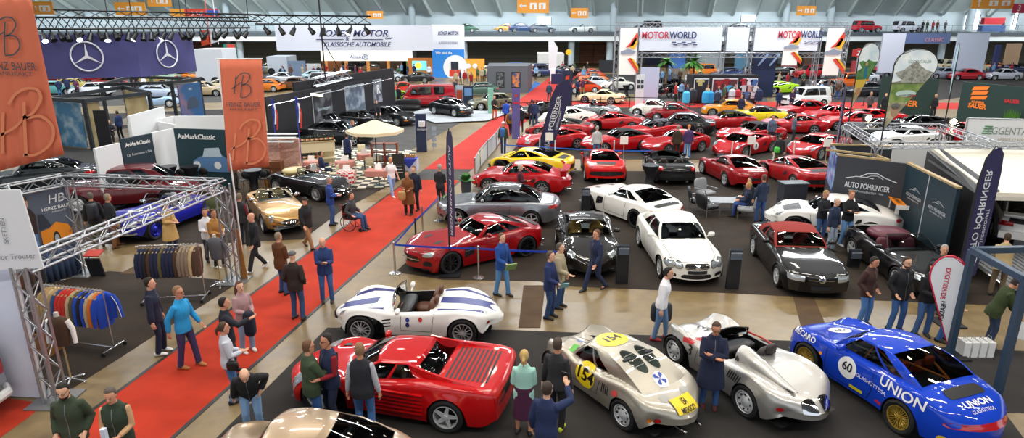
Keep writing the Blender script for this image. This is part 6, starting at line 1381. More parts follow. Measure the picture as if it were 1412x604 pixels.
# --- feather flags
def feather(lb,base,u,H,wd,m,kind='feather',texts=(),z0=0.,footm=BLKW,lean=0.,lo=.10,pict=None,rimm=None):
    r=thing('feather_flag',lb,'flag','feather flags');base=V(base.x,base.y,z0);u=V(*u).normalized();n=u.cross(V(0,0,1))
    def f(x,y,o=0):return base+u*(x+lean*y)+V(0,0,y)+n*o
    b=MB();b.tube([f(0,0),f(0,H*.80),f(wd*.12,H*.93),f(wd*.45,H*.99),f(wd*.8,H*.975)],[.03,.022,.016,.012,.01],8);b.build('pole',footm if not rimm else rimm,r)
    if z0:b=MB();b.tube([base,V(base.x,base.y,0)],.03,6);b.build('support_pole',footm,r)
    if not z0:b=MB();b.box(base+V(0,0,.02),(.6,.6,.04));b.build('foot',BLKW,r)
    if kind=='feather':out=[(0,lo*H),(wd*.86,(lo+.04)*H),(wd*1.0,.55*H),(wd*.98,.85*H),(wd*.9,.95*H),(wd*.7,.985*H),(wd*.4,.975*H),(wd*.12,.92*H),(0,.80*H)]
    else:out=[(0.0,.02*H)]+[(wd*(.50+.50*math.cos(R(a))),H*(.80+.20*math.sin(R(a))))for a in range(-35,200,12)]+[(0,.60*H)]
    P=[f(x,y,-.006)for x,y in out];b=MB();b.slab(P,n*.012);b.build('banner',m,r)
    fr=lambda x,y:f(x,y,.014)
    for t in texts:
        vs,fs=text_mb(t[0],t[1],**(t[5]if len(t)>5 else{}));up,b=t[4],MB();s=-1 if up<0 else 1;mi=-1 if up==2 else 1
        for side in(1,-1):
            b.add([f(t[2]-s*v.y*side*mi,t[3]+s*v.x*side,side*.014)if up else f(t[2]+v.x*side*1,t[3]+v.y,side*.014)for v in vs],fs)
        b.build('lettering',t[6]if len(t)>6 else LOGO,r)
    if pict:pict(r,fr)
    if rimm:
        b=MB();b.tube([f(x,y)for x,y in out],.018,6,closed=True);b.build('edge_tube',rimm,r)
    return r
def swf(s):
    def g(r,f):
        b=MB();ribbon(b,f,[(.30*s,.30*s*5),(.24*s,2.0*s),(.26*s,2.5*s),(.4*s,2.9*s)],.03*s);ribbon(b,f,[(.48*s,1.6*s),(.62*s,2.3*s),(.56*s,2.9*s)],.03*s);b.build('logo',LOGO,r)
    return g
feather('violet feather flag with white dealer lettering, leaning over the red classic coupe',G(740,212),(1,-.1,0),4.1,.95,VIO,texts=[('AUTO PÖHRINGER',.34,.42,1.75,1,dict(bold=.004)),('LEIDENSCHAFT',.15,.72,1.9,1)],lean=.25,pict=swf(1))
feather('violet feather flag seen nearly edge-on, tall, before the deep red gullwing coupe',G(621,378),(.35,-1,0),4.4,.75,VIO,texts=[('AUTO PÖHRINGER',.3,.36,2.6,-1,dict(bold=.003))],lo=.27)
feather('violet feather flag seen nearly edge-on at the right end of the red cars',G(1150,236),(.35,1,0),4.3,.8,VIO,texts=[('AUTO PÖHRINGER',.3,.4,2.2,1)])
feather('large violet feather flag with mirrored lettering at the foot of the big display box',G(1306,446),(1,.25,0),4.45,.62,VIO,texts=[('AUTO PÖHRINGER',.26,.24,2.75,2,dict(bold=.004)),('LEIDENSCHAFT',.12,.46,2.5,2)],pict=swf(.72),lo=.24)
feather('white teardrop flag with red edge and HEADER-EXCLUSIV.DE lettering',G(1309,490),(-.75,.45,0),2.3,.66,LW,'drop',texts=[('HEADER',.125,.30,1.02,1,dict(bold=.003),BLACK),('EXCLUSIV.DE',.125,.34,1.66,1,dict(bold=.003),plain('c81430'))],rimm=plain('c8143c',.4))
def alp(r,f,s=1.,girl=False):
    H,W_=3.1,1.45 if girl else 1.75
    def xr(y):return.91*W_*(y-.02*H)/(.665*H)if y<.685*H else W_*(.5+.5*math.sqrt(max(0,1-((y/H-.8)/.2)**2)))
    def xl(y):return.02 if y<.62*H else W_*(.5-.5*math.sqrt(max(0,1-((y/H-.8)/.2)**2)))+.02
    def band(y0,y1,m_,top=None):b=MB();Y_=[y0+(y1-y0)*i/6 for i in range(7)];b.grid([[f(xl(y*H)+(xr(y*H)-xl(y*H)-.03)*q,y*H*(1 if not top or y<y1 else top[k]))for k,q in enumerate((0,.2,.35,.5,.65,.8,1))]for y in Y_]);b.build('printed_picture',m_,r)
    def spotp(x,y,rx,ry,c):b=MB();g2=lambda u,v:f(u,v)+V(0,-.008,0);blob(g2,x,y,rx,ry,b);b.build('printed_picture',plain(c),r)
    if girl:
        band(.04,.34,mat('print_a','8c7a4c',.6,noise=(4,'c8b890',.4,.6)));band(.34,.46,plain('d0b040'));band(.46,.72,mat('print_b','5c8a44',.6,noise=(5,'3c6a38',.4,.6)),(1,1.03,1,1.05,1.02,1,1));spotp(.62,1.75,.13,.32,'1c6a84');spotp(.62,2.14,.07,.09,'c89468');spotp(.30,.85,.17,.2,'b08058')
    else:
        band(.04,.36,mat('print_c','8a8468',.6,noise=(4,'c8b898',.4,.6)));band(.36,.60,mat('print_d','8a9c58',.6,noise=(3,'64803c',.4,.6)));band(.58,.72,mat('rock_print','a4a49c',.6,noise=(9,'70746c',.4,.6)),(1,1.04,1.12,1.2,1.1,1.04,1));spotp(.66,1.45,.42,.13,'b4ccc4');spotp(.74,1.37,.36,.06,'a02428');spotp(.34,.78,.17,.22,'a88a6c');spotp(.34,.98,.19,.12,'6a6c68')
SKYC=mat('printed_sky','c8dce8',.6,noise=(1.5,'f0f4f4',.35,.65))
g=G(1217,182,3.05);feather('wide teardrop flag printed with a mountain, a pale roadster and a driver with goggles',g,(1,.1,0),3.1,1.75,SKYC,'drop',z0=3.05,texts=[('EGGENTALER',.15,1.0,2.62,0,{},plain('6a8a7a'))],lean=.0,rimm=BLACK,pict=lambda r,f:alp(r,f))
g=G(1173,152,3.05);feather('narrower teardrop flag printed with a person in a dress on a meadow',g,(1,.5,0),3.1,1.45,SKYC,'drop',z0=3.05,rimm=BLACK,pict=lambda r,f:alp(r,f,1,True),texts=())
g=G(1306,152,3.05);feather('slim teardrop flag seen almost edge-on in pale blue print',g,(.5,.9,0),3.1,1.2,mat('blue_print','6aa8bc',.6,noise=(3,'c8e0e4',.35,.65)),'drop',z0=3.05,rimm=BLACK)
def rbanner(lb,x0,y0,x1,y1,m,red=True,h=None):
    r,Y=fboard(lb,x0,y0,x1,y1,None,m,'banner','banner',th=.06);
    if red:
        cx=(x0+x1)/2;wpx=x1-x0;p=PY(cx,y0+10,Y);b=MB();k=Y/926*wpx/14
        b.slab([p+V(-2.6*k,-.05,-3*k),p+V(2.2*k,-.05,-2.2*k),p+V(2.6*k,-.05,2.6*k),p+V(-2.2*k,-.05,1.8*k)],(0,.02,0));b.build('emblem',plain('d8401e',.5),r);ftext(r,Y,'SCUDERIA',cx,y0+17,1.4*wpx/14,plain('d8401e'));ftext(r,Y,'SAUER',cx,y0+20,3*wpx/14,plain('d8401e'),bold=.01)
    return r
rbanner('dark blue roll-up banner with an orange-red emblem beside the far carpet',775,97,790,147,plain('1e2440'))
rbanner('pale violet narrow banner with an orange-red emblem by the walking visitors',706,122,717,192,VIOL)
# --- Sauer wall
Yw=40
A,B,C_=gz(1216,105,2.9),gz(1296,109,2.9),gz(1420,121,2.9)
r,w=bwall('dark green stand wall, left section, with orange lettering half hidden by a flag',A,B,2.9,DGREEN);w.text('SAUER',.62,w.L*.48,.9,ORG,r,bold=.02);w.text('SCUDERIA',.22,w.L*.48,1.4,ORG,r)
r,w=bwall('dark green stand wall, right section, with the orange emblem and SAUER lettering',B+V(.3,-2.2,0),C_,2.9,DGREEN);p=w.p(w.L*.30,2.2,.03)
b=MB()
for dz in(.33,0,-.33):b.slab([p+w.u*(-.62)+V(0,0,dz-.16),p+w.u*.50+V(0,0,dz-.04),p+w.u*.62+V(0,0,dz+.22),p+w.u*(-.50)+V(0,0,dz+.10)],w.n*-.02)
b.build('emblem',ORG,r);w.text('SCUDERIA',.20,w.L*.30,1.58,ORG,r,bold=.01);w.text('SAUER',.44,w.L*.30,1.30,ORG,r,bold=.02);w.text('SAUER',.34,w.L*.80,1.9,plain('c8202a'),r,bold=.01)
r=thing('grass_planter','black planter box of tall green grass in front of the green wall','plant');g=G(1365,172)-V(0,2.6,0);b=MB();b.box((g.x,g.y,.35),(2.2,.5,.7));b.build('box',BLKW,r);b=MB();random.seed(3)
for i in range(220):
    x,y=g.x+random.uniform(-1.05,1.05),g.y+random.uniform(-.2,.2);h=random.uniform(.55,.85);dx=random.uniform(-.12,.12);b.add([V(x-.02,y,.68),V(x+.02,y,.68),V(x+dx,y+random.uniform(-.1,.1),.68+h)],[(0,1,2)])
b.build('grass',plain('5c9436',.7),r)
# --- Eggental truss ring and sign
TZ=2.9;RP=[G(1168,173,TZ),G(1299,175,TZ),G(1370,200,TZ),G(1210,200,TZ)]
r=thing('truss_ring','aluminium truss ring carrying the picture flags, right of the red cars','truss')
for i in range(4):b=MB();truss(b,RP[i],RP[(i+1)%4],.24,.02);b.build('truss_beam',TRM,r)
b=MB();truss(b,RP[2],G(1420,201,TZ),.24,.02);b.build('truss_beam',TRM,r)
for i in(0,1,3):b=MB();truss(b,V(RP[i].x,RP[i].y,0),RP[i],.24,.02);b.build('truss_leg',TRM,r)
A,B=G(1329,190,2.7),G(1425,200,2.5);r=thing('hanging_sign','white sign board reading EGGENTAL HERBST CLASSIC on a truss','sign');w=Wall(A,B);b=MB();w.board(b,0,w.L,2.45,3.45,.10);b.build('panel',LW,r);w.text('EGGENTAL',.42,w.L*.62,3.0,plain('8a948c'),r,width=w.L*.62);w.text('HERBST CLASSIC',.24,w.L*.68,2.65,plain('b8a888'),r,width=w.L*.4)
b=MB()
for k in range(4):w.board(b,w.L*.24+.02*k,w.L*.24+.34-.0*k,2.88+.09*k,2.93+.09*k,.02,.02)
b.build('emblem',plain('4c8a5a'),r)
b=MB()
for z in(2.42,3.48):b.tube([w.p(0,z),w.p(w.L,z)],.03,6)
b.tube([w.p(0,2.4),w.p(0,3.5)],.03,6);b.build('frame',TRM,r)
for i,(x,y)in enumerate([(1198,163),(1315,168)]):
    g=G(x,y,3.1);r=thing('flood_lamp','bright floodlight at the %s corner of the truss ring'%['rear left','rear right'][i],'lamp');b=MB();b.box(g+V(0,.12,0),(.34,.2,.3));b.tube([g+V(0,.12,0),V(g.x,g.y+.12,0)],.025,6);b.build('housing',BLACK,r);b=MB();b.ell(g,(.14,.05,.12),12,8);b.build('lamp_glass',glow('ffe2b0',30),r,60)
# --- big display box at the right
r=thing('display_box','big black display box with a cream roof, open towards the viewer','stand');Fl,Fr=G(1362,271,2.5),G(1500,275,2.5);Bl,Br=G(1284,208,2.5),G(1430,208,2.5)
b=MB();b.slab([Bl,Br,Fr,Fl],(0,0,.12));b.build('roof',plain('e2dccb',.7),r)
b=MB();b.slab([V(Bl.x,Bl.y,0),V(Fl.x,Fl.y,0),Fl,Bl],(-.15,0,0));b.build('side_wall',BLKW,r)
b=MB();b.slab([Bl+V(.25,0,.14),Fl+V(.3,0,.14),Fl+V(-.2,.1,-.02),Bl+V(-.35,-.4,-.3)],(0,0,.03));b.build('roof_edge',plain('101114',.6),r)
b=MB();b.slab([V(Bl.x,Bl.y,0),V(Br.x,Br.y,0),Br,Bl],(0,.1,0));b.build('rear_wall',BLKW,r)
b=MB();b.slab([V(Fl.x,Fl.y,2.4),V(Fr.x,Fr.y,2.4),V(Fr.x,Fr.y,2.5),V(Fl.x,Fl.y,2.5)],(0,.08,0));b.build('fascia',plain('c8c4b8',.6),r)
r=thing('platform','raised pale platform under the rally car','platform');b=MB();q=G(1405,345);b.prism([(q.x-.4+0,q.y-.2),(q.x+4.5,q.y-.4),(q.x+6,q.y+5),(q.x+1.2,q.y+5)],.03,.54);b.build('deck',plain('77797c',.5),r)
r=thing('loading_ramp','slatted aluminium ramp in front of the rally car','ramp');A,B=G(1358,372,.35),G(1440,372,.35);b=MB()
for k in range(12):
    t=k/11;p0=A.lerp(B,t);b.slab([p0+V(-.06,.9,.15),p0+V(.05,.9,.15),p0+V(.35,-.9,-.25),p0+V(.24,-.9,-.25)],(0,0,.03))
b.build('slat',plain('b8bcc0',.35,.6),r);b=MB();b.tube([A+V(-.1,.9,.12),A+V(.2,-.9,-.28)],.04,6);b.tube([A+V(0,.9,.12),B+V(0,.9,.12)],.04,6);b.build('side_rail',STEEL,r)
r,w=bwall('long white partition behind the black display box',gz(1205,202,2.3)+V(0,.3,0),gz(1440,202,2.3)+V(0,.3,0),2.3,LW)
r=thing('blue_frame','slate-blue steel frame post structure at the right edge','frame');SB=plain('2c4258',.4);tp=[G(1341,345,2.5),G(1430,410,2.5)]
g1=V(tp[0].x,tp[0].y,0);g2=V(tp[1].x-.05,tp[1].y,0)
b=MB();b.tube([g1,tp[0]],.09,4);b.build('post',SB,r);q=G(1374,546);b=MB();b.tube([q,q+V(0,0,2.5)],.09,4);b.build('post',SB,r)
b=MB();b.tube([tp[0],q+V(0,0,2.5)],.09,4);b.build('beam',SB,r);b=MB();b.tube([tp[0]+V(0,0,.0),tp[0]+V(3.5,.2,0)],.09,4);b.build('beam',SB,r)
for i in range(4):
    g=G(1326+11*i,489);bag=thing('paper_bag','white paper carrier bag on the floor, %s of four in a row'%['leftmost','second from left','third from left','rightmost'][i],'bag','white paper bags');b=MB();b.prism([(g.x-.07,g.y-.14),(g.x+.07,g.y-.14),(g.x+.07,g.y+.14),(g.x-.07,g.y+.14)],0,.36);b.build('bag_body',WHITE,bag)
    b=MB();b.tube([g+V(0,-.06,.36),g+V(0,-.05,.46),g+V(0,.05,.46),g+V(0,.06,.36)],.006,5);b.build('handle',plain('b0b0b4'),bag)
bag=thing('paper_bag','white paper carrier bag held out by the visitor in the green parka','bag');p=PP['parka']['wr'];b=MB();b.box(p+V(.05,-.05,-.24),(.34,.12,.36),ry=.35);b.build('bag_body',WHITE,bag)
# --- HB clothing stand
Z3=2.85;RC_,RB,NL=V(*G(324,388)),V(*G(116,377)),V(*G(77,552));FL=G(4,264,Z3)
up=lambda p,z=Z3:V(p.x,p.y,z)
r=thing('truss_structure','aluminium box truss frame around the clothing stand on the left','truss')
for a,c in((up(NL),up(RC_)),(up(RB),up(RC_)),(up(RB),FL),(up(NL),FL),(NL,up(NL)),(RC_,up(RC_)),(RB,up(RB))):
    b=MB();truss(b,a,c,.28,.025);b.build('truss_beam',TRM,r)
for p in(NL,RC_,RB):b=MB();b.box(p+V(0,0,.015),(.75,.75,.03));b.build('base_plate',plain('8a8d90',.4,.6),r)
w=Wall(V(FL.x,FL.y,0),RB)
r=thing('printed_backdrop','printed backdrop of a man in a leather jacket beside an orange open-top car','backdrop');b=MB();w.board(b,w.L*.08,w.L*.97,.95,2.72,.03,.0);b.build('fabric',mat('greyblue_print','5a6272',.7,noise=(.8,'4a5262',.3,.7)),r)
f=lambda x,y:w.p(w.L*.08+x*w.L*.89,.95+y*1.77,.02);k_=w.L*.89/1.77
def shp(nm,pts,m_,o=None):b=MB();b.add([f(*q)+w.n*(o or 0)for q in pts],[tuple(range(len(pts)))]);b.build(nm,m_,r)
shp('printed_figure',[(.17,.0),(.32,.0),(.32,.34),(.15,.34)],plain('5a80a8'));shp('printed_figure',[(.13,.32),(.33,.32),(.36,.62),(.28,.74),(.20,.74),(.10,.60)],plain('33221e'),.003)
b=MB();blob(f,.235,.84,.035,.085,b);b.build('printed_figure',plain('c89474'),r);b=MB();blob(f,.235,.90,.038,.04,b);b.build('printed_figure',plain('3a281c'),r)
shp('printed_car',[(.38,.14),(.46,.10),(.95,.12),(.98,.24),(.92,.36),(.70,.44),(.55,.36),(.38,.34)],plain('e0881e'),.003);shp('printed_car',[(.38,.36),(.40,.62),(.50,.60),(.60,.40)],plain('2c3440'),.004)
b=MB();blob(lambda x,y:f(x,y)+w.n*.006,.66,.16,.07,.13,b);b.build('printed_car',plain('1c1c20'),r);b=MB();blob(lambda x,y:f(x,y)+w.n*.009,.66,.16,.045,.085,b);b.build('printed_car',plain('a0a4aa'),r)
w.text('HEINZ BAUER',.13,w.L*.78,2.13,LW,r,bold=.002);w.text('MANUFAKT',.07,w.L*.78,2.02,LW,r);w.text('HB',.34,w.L*.78,2.38,LW,r,font_shear=.2)
r=thing('drape','blue-grey cloth hanging below the printed backdrop','drape');b=MB();b.grid([[w.p(w.L*(.1+.86*i/40),z,.04*math.sin(i*1.3))for i in range(41)]for z in(.02,.5,.95)]);o=b.build('cloth',mat('drape_cloth','3c4c6a',.85),r,60);o.modifiers.new('t','SOLIDIFY').thickness=.01
A,B=G(0,262,2.9)+V(-.5,-1.5,0),G(45,368,2.4)
r=thing('stretched_wall','pale blue-white fabric wall at the near left edge','wall');qa,qb=V(NL.x-1.6,NL.y+2.6,0),V(NL.x-.22,NL.y+.05,0);w2=Wall(V(NL.x-3.2,NL.y+.3,0),qb);b=MB();w2.board(b,0,w2.L,.02,2.75,.05);b.build('fabric',mat('white_fabric','dfe4f4',.8,noise=(1,'cfd6ec',.3,.7)),r)
r=thing('white_banner','white banner with small grey lettering at the upper left edge under the orange banner','banner');pa=PY(-40,375,10.9);pb=PY(27,262,10.9)
b=MB();b.slab([V(pa.x,10.9,pa.z),V(pb.x+.1,10.9,pa.z+.08),V(pb.x,10.9,pb.z),V(pa.x,10.9,pb.z)],(0,.03,0));b.build('fabric',mat('banner_white','dfe3ea',.7),r);put_text('ner for Trouser',.14,(pb.x-.42,10.88,pa.z+.3),(1,0,.05),(0,0,1),plain('7a8088'),r);put_text('SKETTEN',.12,(pb.x-.42,10.88,pa.z+.8),(.05,0,1),(-1,0,0),plain('7a8088'),r)
r=thing('camper_van','rear of a silver camper van with a ladder at the near left edge','vehicle');cpos=G(28,556);x1,y1=cpos.x-.1,cpos.y-.35;b=MB();x0=x1-2.2
y1+=.3;b.loft([[V(xa,yy,z)for xa,z in((x0,.45),(x1-.1,.42),(x1,.55),(x1-.05,1.1),(x1-.2,1.5),(x1-.6,1.70),(x0,1.74))]for yy in(y1-2.3,y1-.25,y1-.08,y1)]);b.build('body',mat('camper_silver','a8aeb8',.3,.4,.5),r,40)
b=MB();b.tube([(x1+.04,y1-2.3,.36),(x1+.06,y1-.1,.36),(x1-.1,y1+.06,.36),(x0,y1+.08,.36)],.09,8);b.build('bumper',LW,r,40);b=MB()
for yy in(y1-.25,y1-.7):b.tube([(x1+.05,yy,.5),(x1+.02,yy,1.1),(x1-.15,yy,1.55),(x1-.5,yy,1.76)],.018,6)
for k in range(5):b.tube([(x1+.05-.03*k,y1-.25,.6+.24*k),(x1+.05-.03*k,y1-.7,.6+.24*k)],.014,6)
b.build('ladder',ALU,r);b=MB();b.box((x1+.0,y1-.1,.9),(.05,.12,.3));b.build('tail_lamp',REDL,r)
for k in range(6):b=MB();b.box((x1-.01,y1-1.4,.6+.1*k),(.04,1.1,.02));b.build('trim_line',plain('8a9098'),r)
def hb(lb,P,m,sc,tx,dy=0.):
    r=thing('hanging_banner',lb,'banner');TL,TR,BR,BL=P;n=(TR-TL).cross(BL-TL).normalized()
    if n.y>0:n=-n
    def f(u,v):return TL.lerp(TR,u).lerp(BL.lerp(BR,u),v)
    b=MB();b.grid([[f(i/24,j/12)+n*.02*math.sin(i*1.1+j*.2)*(.3+j/12)for i in range(25)]for j in range(13)]);o=b.build('fabric',m,r,60);o.modifiers.new('t','SOLIDIFY').thickness=.008
    W_,H_=(TR-TL).length,(BL-TL).length;g=lambda x,y:f(x,y)+n*.055
    def rb(nm,pts,w_,m_):
        xs,ys=PC([(i,p[0])for i,p in enumerate(pts)]),PC([(i,p[1])for i,p in enumerate(pts)]);k=(len(pts)-1)*6;pts=[(xs(i/6),ys(i/6))for i in range(k+1)];b=MB();ribbon(b,lambda x,y:g(x/W_,y/H_),[(x*W_,y*H_)for x,y in pts],w_*W_);b.build(nm,m_,r)
    rb('monogram',[(.30,.30),(.34,.22),(.37,.15)],.022,HBLOGO);rb('monogram',[(.25,.255),(.38,.225),(.50,.20)],.02,HBLOGO)
    rb('monogram',[(.45,.33),(.49,.24),(.55,.14)],.022,HBLOGO);rb('monogram',[(.38,.17),(.46,.135),(.58,.115),(.68,.125),(.71,.155),(.66,.19),(.58,.215),(.50,.225)],.022,HBLOGO);rb('monogram',[(.52,.222),(.62,.222),(.70,.245),(.71,.28),(.65,.315),(.55,.335),(.45,.335)],.022,HBLOGO)
    rb('watermark',[(.14,.90),(.20,.78),(.26,.66)],.05,HBG);rb('watermark',[(.10,.80),(.4,.76),(.6,.70)],.045,HBG);rb('watermark',[(.36,.62),(.50,.565),(.68,.54),(.83,.555),(.87,.60),(.80,.655),(.70,.695),(.58,.72)],.05,HBG);rb('watermark',[(.58,.72),(.76,.72),(.90,.76),(.96,.82),(.92,.88),(.80,.93),(.62,.955),(.44,.94)],.05,HBG);rb('watermark',[(.48,.95),(.54,.78),(.60,.62)],.05,HBG)
    ux=(TR-TL).normalized();uy=(TL-BL).normalized()
    put_text('HEINZ BAUER',.17*sc,g(.5,.40),ux,uy,HBLOGO,r,lift=0,width=W_*.82);put_text('MANUFAKT',.085*sc,g(.5,.445),ux,uy,HBLOGO,r,lift=0,width=W_*.66);return r
def onY(px,py,Y):return PY(px,py,Y)
Yb=RC_.y+.25
hb('orange-red banner with a script monogram on a pole at the right leg of the truss',[onY(303,82,Yb),onY(361,82,Yb),onY(371,229,Yb),onY(315,236,Yb)],HBRED,1,0)
hb('large orange-red banner with a script monogram at the top left corner of the picture',[onY(-44,-6,10.9),onY(43,-3,10.9),onY(88,213,10.9),onY(-2,236,10.9)],HBRED,1.1,0)
r=thing('banner_pole','thin white pole of the smaller orange banner','pole');b=MB();b.tube([V(onY(299,80,Yb).x,Yb+.02,6.2),V(onY(299,80,Yb).x-.02,Yb+.02,0)],.025,8);b.tube([onY(298,81,Yb),onY(362,81,Yb)],.015,6);b.build('pole',LW,r)
r=thing('banner_pole','pole carrying the large orange banner above the near left truss leg','pole');b=MB();q=onY(-20,236,10.9);b.tube([(q.x,10.97,0),(q.x,10.97,8.4)],.03,8);b.build('pole',LW,r)
def rail(lb,A,B,h,cols,what,grp,longs=0,puffy=0):
    r=thing('clothes_rail',lb,'clothes rail');A,B=V(A.x,A.y,0),V(B.x,B.y,0);u=(B-A).normalized();n=V(-u.y,u.x,0);b=MB()
    b.tube([A-u*.05+V(0,0,h),B+u*.05+V(0,0,h)],.018,8)
    for p in(A,B):b.tube([p+V(0,0,.1),p+V(0,0,h)],.018,8);b.tube([p-n*.3+V(0,0,.1),p+n*.3+V(0,0,.1)],.018,8)
    b.tube([A+V(0,0,.1),B+V(0,0,.1)],.018,8);b.build('frame',STEEL,r)
    for p in(A,B):
        for s in(1,-1):c=MB();c.lathe([(.001,-.015),(.05,-.015),(.05,.015),(.001,.015)],p+n*.3*s+V(0,0,.05),'y',14);c.build('caster',RUBBER,r,40)
    N=len(cols);protos={}
    for i,(cn,cc)in enumerate(cols):
        t=(i+.5)/N;p=A.lerp(B,t)+V(0,0,h)
        g=empty('jacket','%s %s, %s on %s'%(cn,what,('leftmost' if i==0 else 'rightmost' if i==N-1 else['second','third','fourth','fifth','sixth','seventh','eighth','ninth','tenth','eleventh','twelfth','thirteenth','fourteenth','fifteenth','sixteenth'][i-1]+' from the left'),grp),'jacket',p,math.atan2(n.y,n.x),group=grp);g.scale=(1.12,1.25,1.22)
        th=.036 if not puffy else.05
        if not protos:
            m=MB();rings=[]
            for z,hw,ht in((-.06,.05,.025),(-.09,.13,.04),(-.14,.19,.05),(-.25,.20,.055),(-.45,.19,.05),(-.66,.185,.05),(-.70,.17,.035)):
                k=1+(.12*math.sin(z*60)if puffy else 0);rings.append([V(hw*math.cos(a),ht*k*(th/.05)*math.sin(a),z)for a in[2*math.pi*j/14 for j in range(14)]])
            m.loft(rings);protos['b']=m.mesh('torso',[WHITE],50)
            for s in(1,-1):q=MB();q.tube([(s*.15,0,-.13),(s*.21,.02,-.25),(s*.235,.03,-.45),(s*.235,.03,-.64)],[.05,.05,.045,.035],8);protos[s]=q.mesh('sleeve',[WHITE],50)
            q=MB();q.tube([(0,0,-.08),(0,0,-.02),(.02,0,.01),(0,0,.03),(-.02,0,.015)],.005,5);q.tube([(-.18,0,-.12),(0,0,-.06),(.18,0,-.12)],.012,6);protos['h']=q.mesh('hanger',[WHITE])
        for k,nm,mm in(('b','torso',cloth(cc)),(1,'sleeve',cloth(cc)),(-1,'sleeve',cloth(cc)),('h','hanger',WOOD)):
            o=bpy.data.objects.new(nm,protos[k]);COL.objects.link(o);o.parent=g;o.material_slots[0].link='OBJECT';o.material_slots[0].material=mm
D=dict(black='1c1c20',navy='1c2444',brown='4a3424',taupe='8a7868',olive='5a5434',denim='2c4a80',red='c42c20',royal='1c48b8',tan='a88c60',sand='c0a880',orange='d87020',grey='6a6a70')
def cl(s):return[(k,D[k])for k in s.split()]
rail('chrome clothes rail of dark padded jackets and gilets in the middle of the stand',G(203,416),G(284,412),1.56,cl('navy navy black brown navy navy olive navy navy navy brown taupe taupe taupe sand brown'),'padded jacket','the middle rail',puffy=1)
rail('chrome clothes rail of bright coloured jackets at the near left',G(80,474),G(158,484),1.48,cl('tan tan sand tan denim red red red sand olive royal black royal sand orange royal'),'light jacket','the near coloured rail',puffy=1)
rail('clothes rail of dark leather jackets under the truss at the left',G(28,440),G(66,425),1.45,cl('orange brown black black brown black black black'),'leather jacket','the rear left rail')
j=empty('jacket','blue track jacket with white sleeve stripes hanging at the right end of the near rail','jacket',G(163,478)+V(0,-.1,1.46),0);m=MB();m.loft([[V(hw*math.cos(a),.06*math.sin(a),z)for a in[2*math.pi*k/14 for k in range(14)]]for z,hw in((-.06,.06),(-.12,.17),(-.2,.21),(-.45,.20),(-.68,.20))]);m.build('torso',cloth('1c48b8'),j,50)
for s in(1,-1):
    m=MB();m.tube([(s*.16,0,-.13),(s*.25,0,-.3),(s*.30,0,-.66)],[.055,.05,.04],8);m.build('sleeve',cloth('1c48b8'),j,50);m=MB();m.tube([(s*.18,-.06,-.13),(s*.26,-.055,-.3),(s*.31,-.045,-.64)],.008,5);m.build('sleeve_stripe',WHITE,j)
def dressform(lb,g,col,arm=None,h=1.45):
    r=empty('dress_form',lb,'mannequin',(g.x,g.y,0));m=MB();m.tube([(0,0,.12),(0,0,h-.6)],.018,8);m.build('pole',WOOD,r)
    m=MB()
    for k in range(5):a=2*math.pi*k/5;m.tube([(0,0,.12),(.28*math.cos(a),.28*math.sin(a),.05)],.016,6);m.ell((.28*math.cos(a),.28*math.sin(a),.03),(.03,.03,.03),8,6)
    m.build('base',STEEL,r);m=MB();m.loft([[V(hy*math.cos(a),hx*math.sin(a),z)for a in[2*math.pi*k/18 for k in range(18)]]for z,hx,hy in((h-.64,.10,.16),(h-.5,.12,.18),(h-.3,.12,.19),(h-.15,.13,.21),(h-.06,.10,.17),(h-.01,.05,.07))]);m.build('garment',cloth(col),r,60)
    m=MB();m.tube([(0,0,h-.02),(0,0,h+.06)],[.05,.045],12);m.ell((0,0,h+.07),(.045,.045,.02),10,6);m.build('neck',plain('c8c4b8'),r,50)
    for s in(1,-1):m=MB();m.tube([(s*.18,0,h-.1),(s*.25,.02,h-.3),(s*.27,.0,h-.6)],[.06,.05,.04],10);m.build('sleeve',cloth(arm or col),r,60)
dressform('grey blazer on a dress form by the right leg of the truss',G(305,394),'5a5c64')
dressform('brown padded vest over a white shirt on a dress form at the near left rail',G(99,528),'4a3424','ecece8',1.52)
r=thing('floor_sign','black display stand with a red top card behind the rails','sign');g=G(134,382);b=MB();b.box(g+V(0,0,.3),(.42,.05,.6),rx=.2);b.build('board',BLKW,r);b=MB();b.box(g+V(0,.05,.72),(.44,.3,.03),rx=.3);b.build('card',plain('b83428'),r)
r=thing('wooden_box','wooden crate with folded garments behind the near rail','box');g=G(62,486);b=MB();b.box(g+V(0,0,.28),(.55,.45,.56));b.build('crate',mat('crate_wood','a06c34',.6,noise=(5,'8a5a28',.3,.7)),r);b=MB();b.ell(g+V(0,0,.60),(.24,.18,.07),12,6,e=.5);b.build('folded_garment',cloth('22242a'),r,60)
r=thing('timber_board','upright wooden board leaning at the right truss leg','board');g=G(334,386);b=MB();b.slab([g+V(0,0,0),g+V(.16,0,0),g+V(.02,.1,1.5),g+V(-.12,.1,1.5)],(0,.04,0));b.build('board',mat('crate_wood','a06c34'),r)
r=thing('wheelchair','wheelchair on the red carpet carrying the person in grey','wheelchair');g=V(*at(487,316),0);hd=Matrix.Rotation(R(-15),4,'Z');b=MB();T_=Matrix.Translation(g)@hd
for s in(1,-1):
    c=MB();c.lathe([(.29,-.012),(.31,0),(.29,.012),(.28,0),(.29,-.012)],(0,0,0),'y',26);c.v=[tuple(T_@(V(*p)+V(-.02,s*.29,.31)))for p in c.v];c.build('wheel',RUBBER,r)
    c=MB()
    for k in range(12):a=math.pi*2*k/12;c.tube([T_@V(-.02,s*.29,.31),T_@V(-.02+.29*math.cos(a),s*.29,.31+.29*math.sin(a))],.004,4)
    c.build('spokes',STEEL,r);c=MB();c.lathe([(.001,-.015),(.07,-.015),(.07,.015),(.001,.015)],(0,0,0),'y',14);c.v=[tuple(T_@(V(*p)+V(.42,s*.24,.07)))for p in c.v];c.build('caster',RUBBER,r)
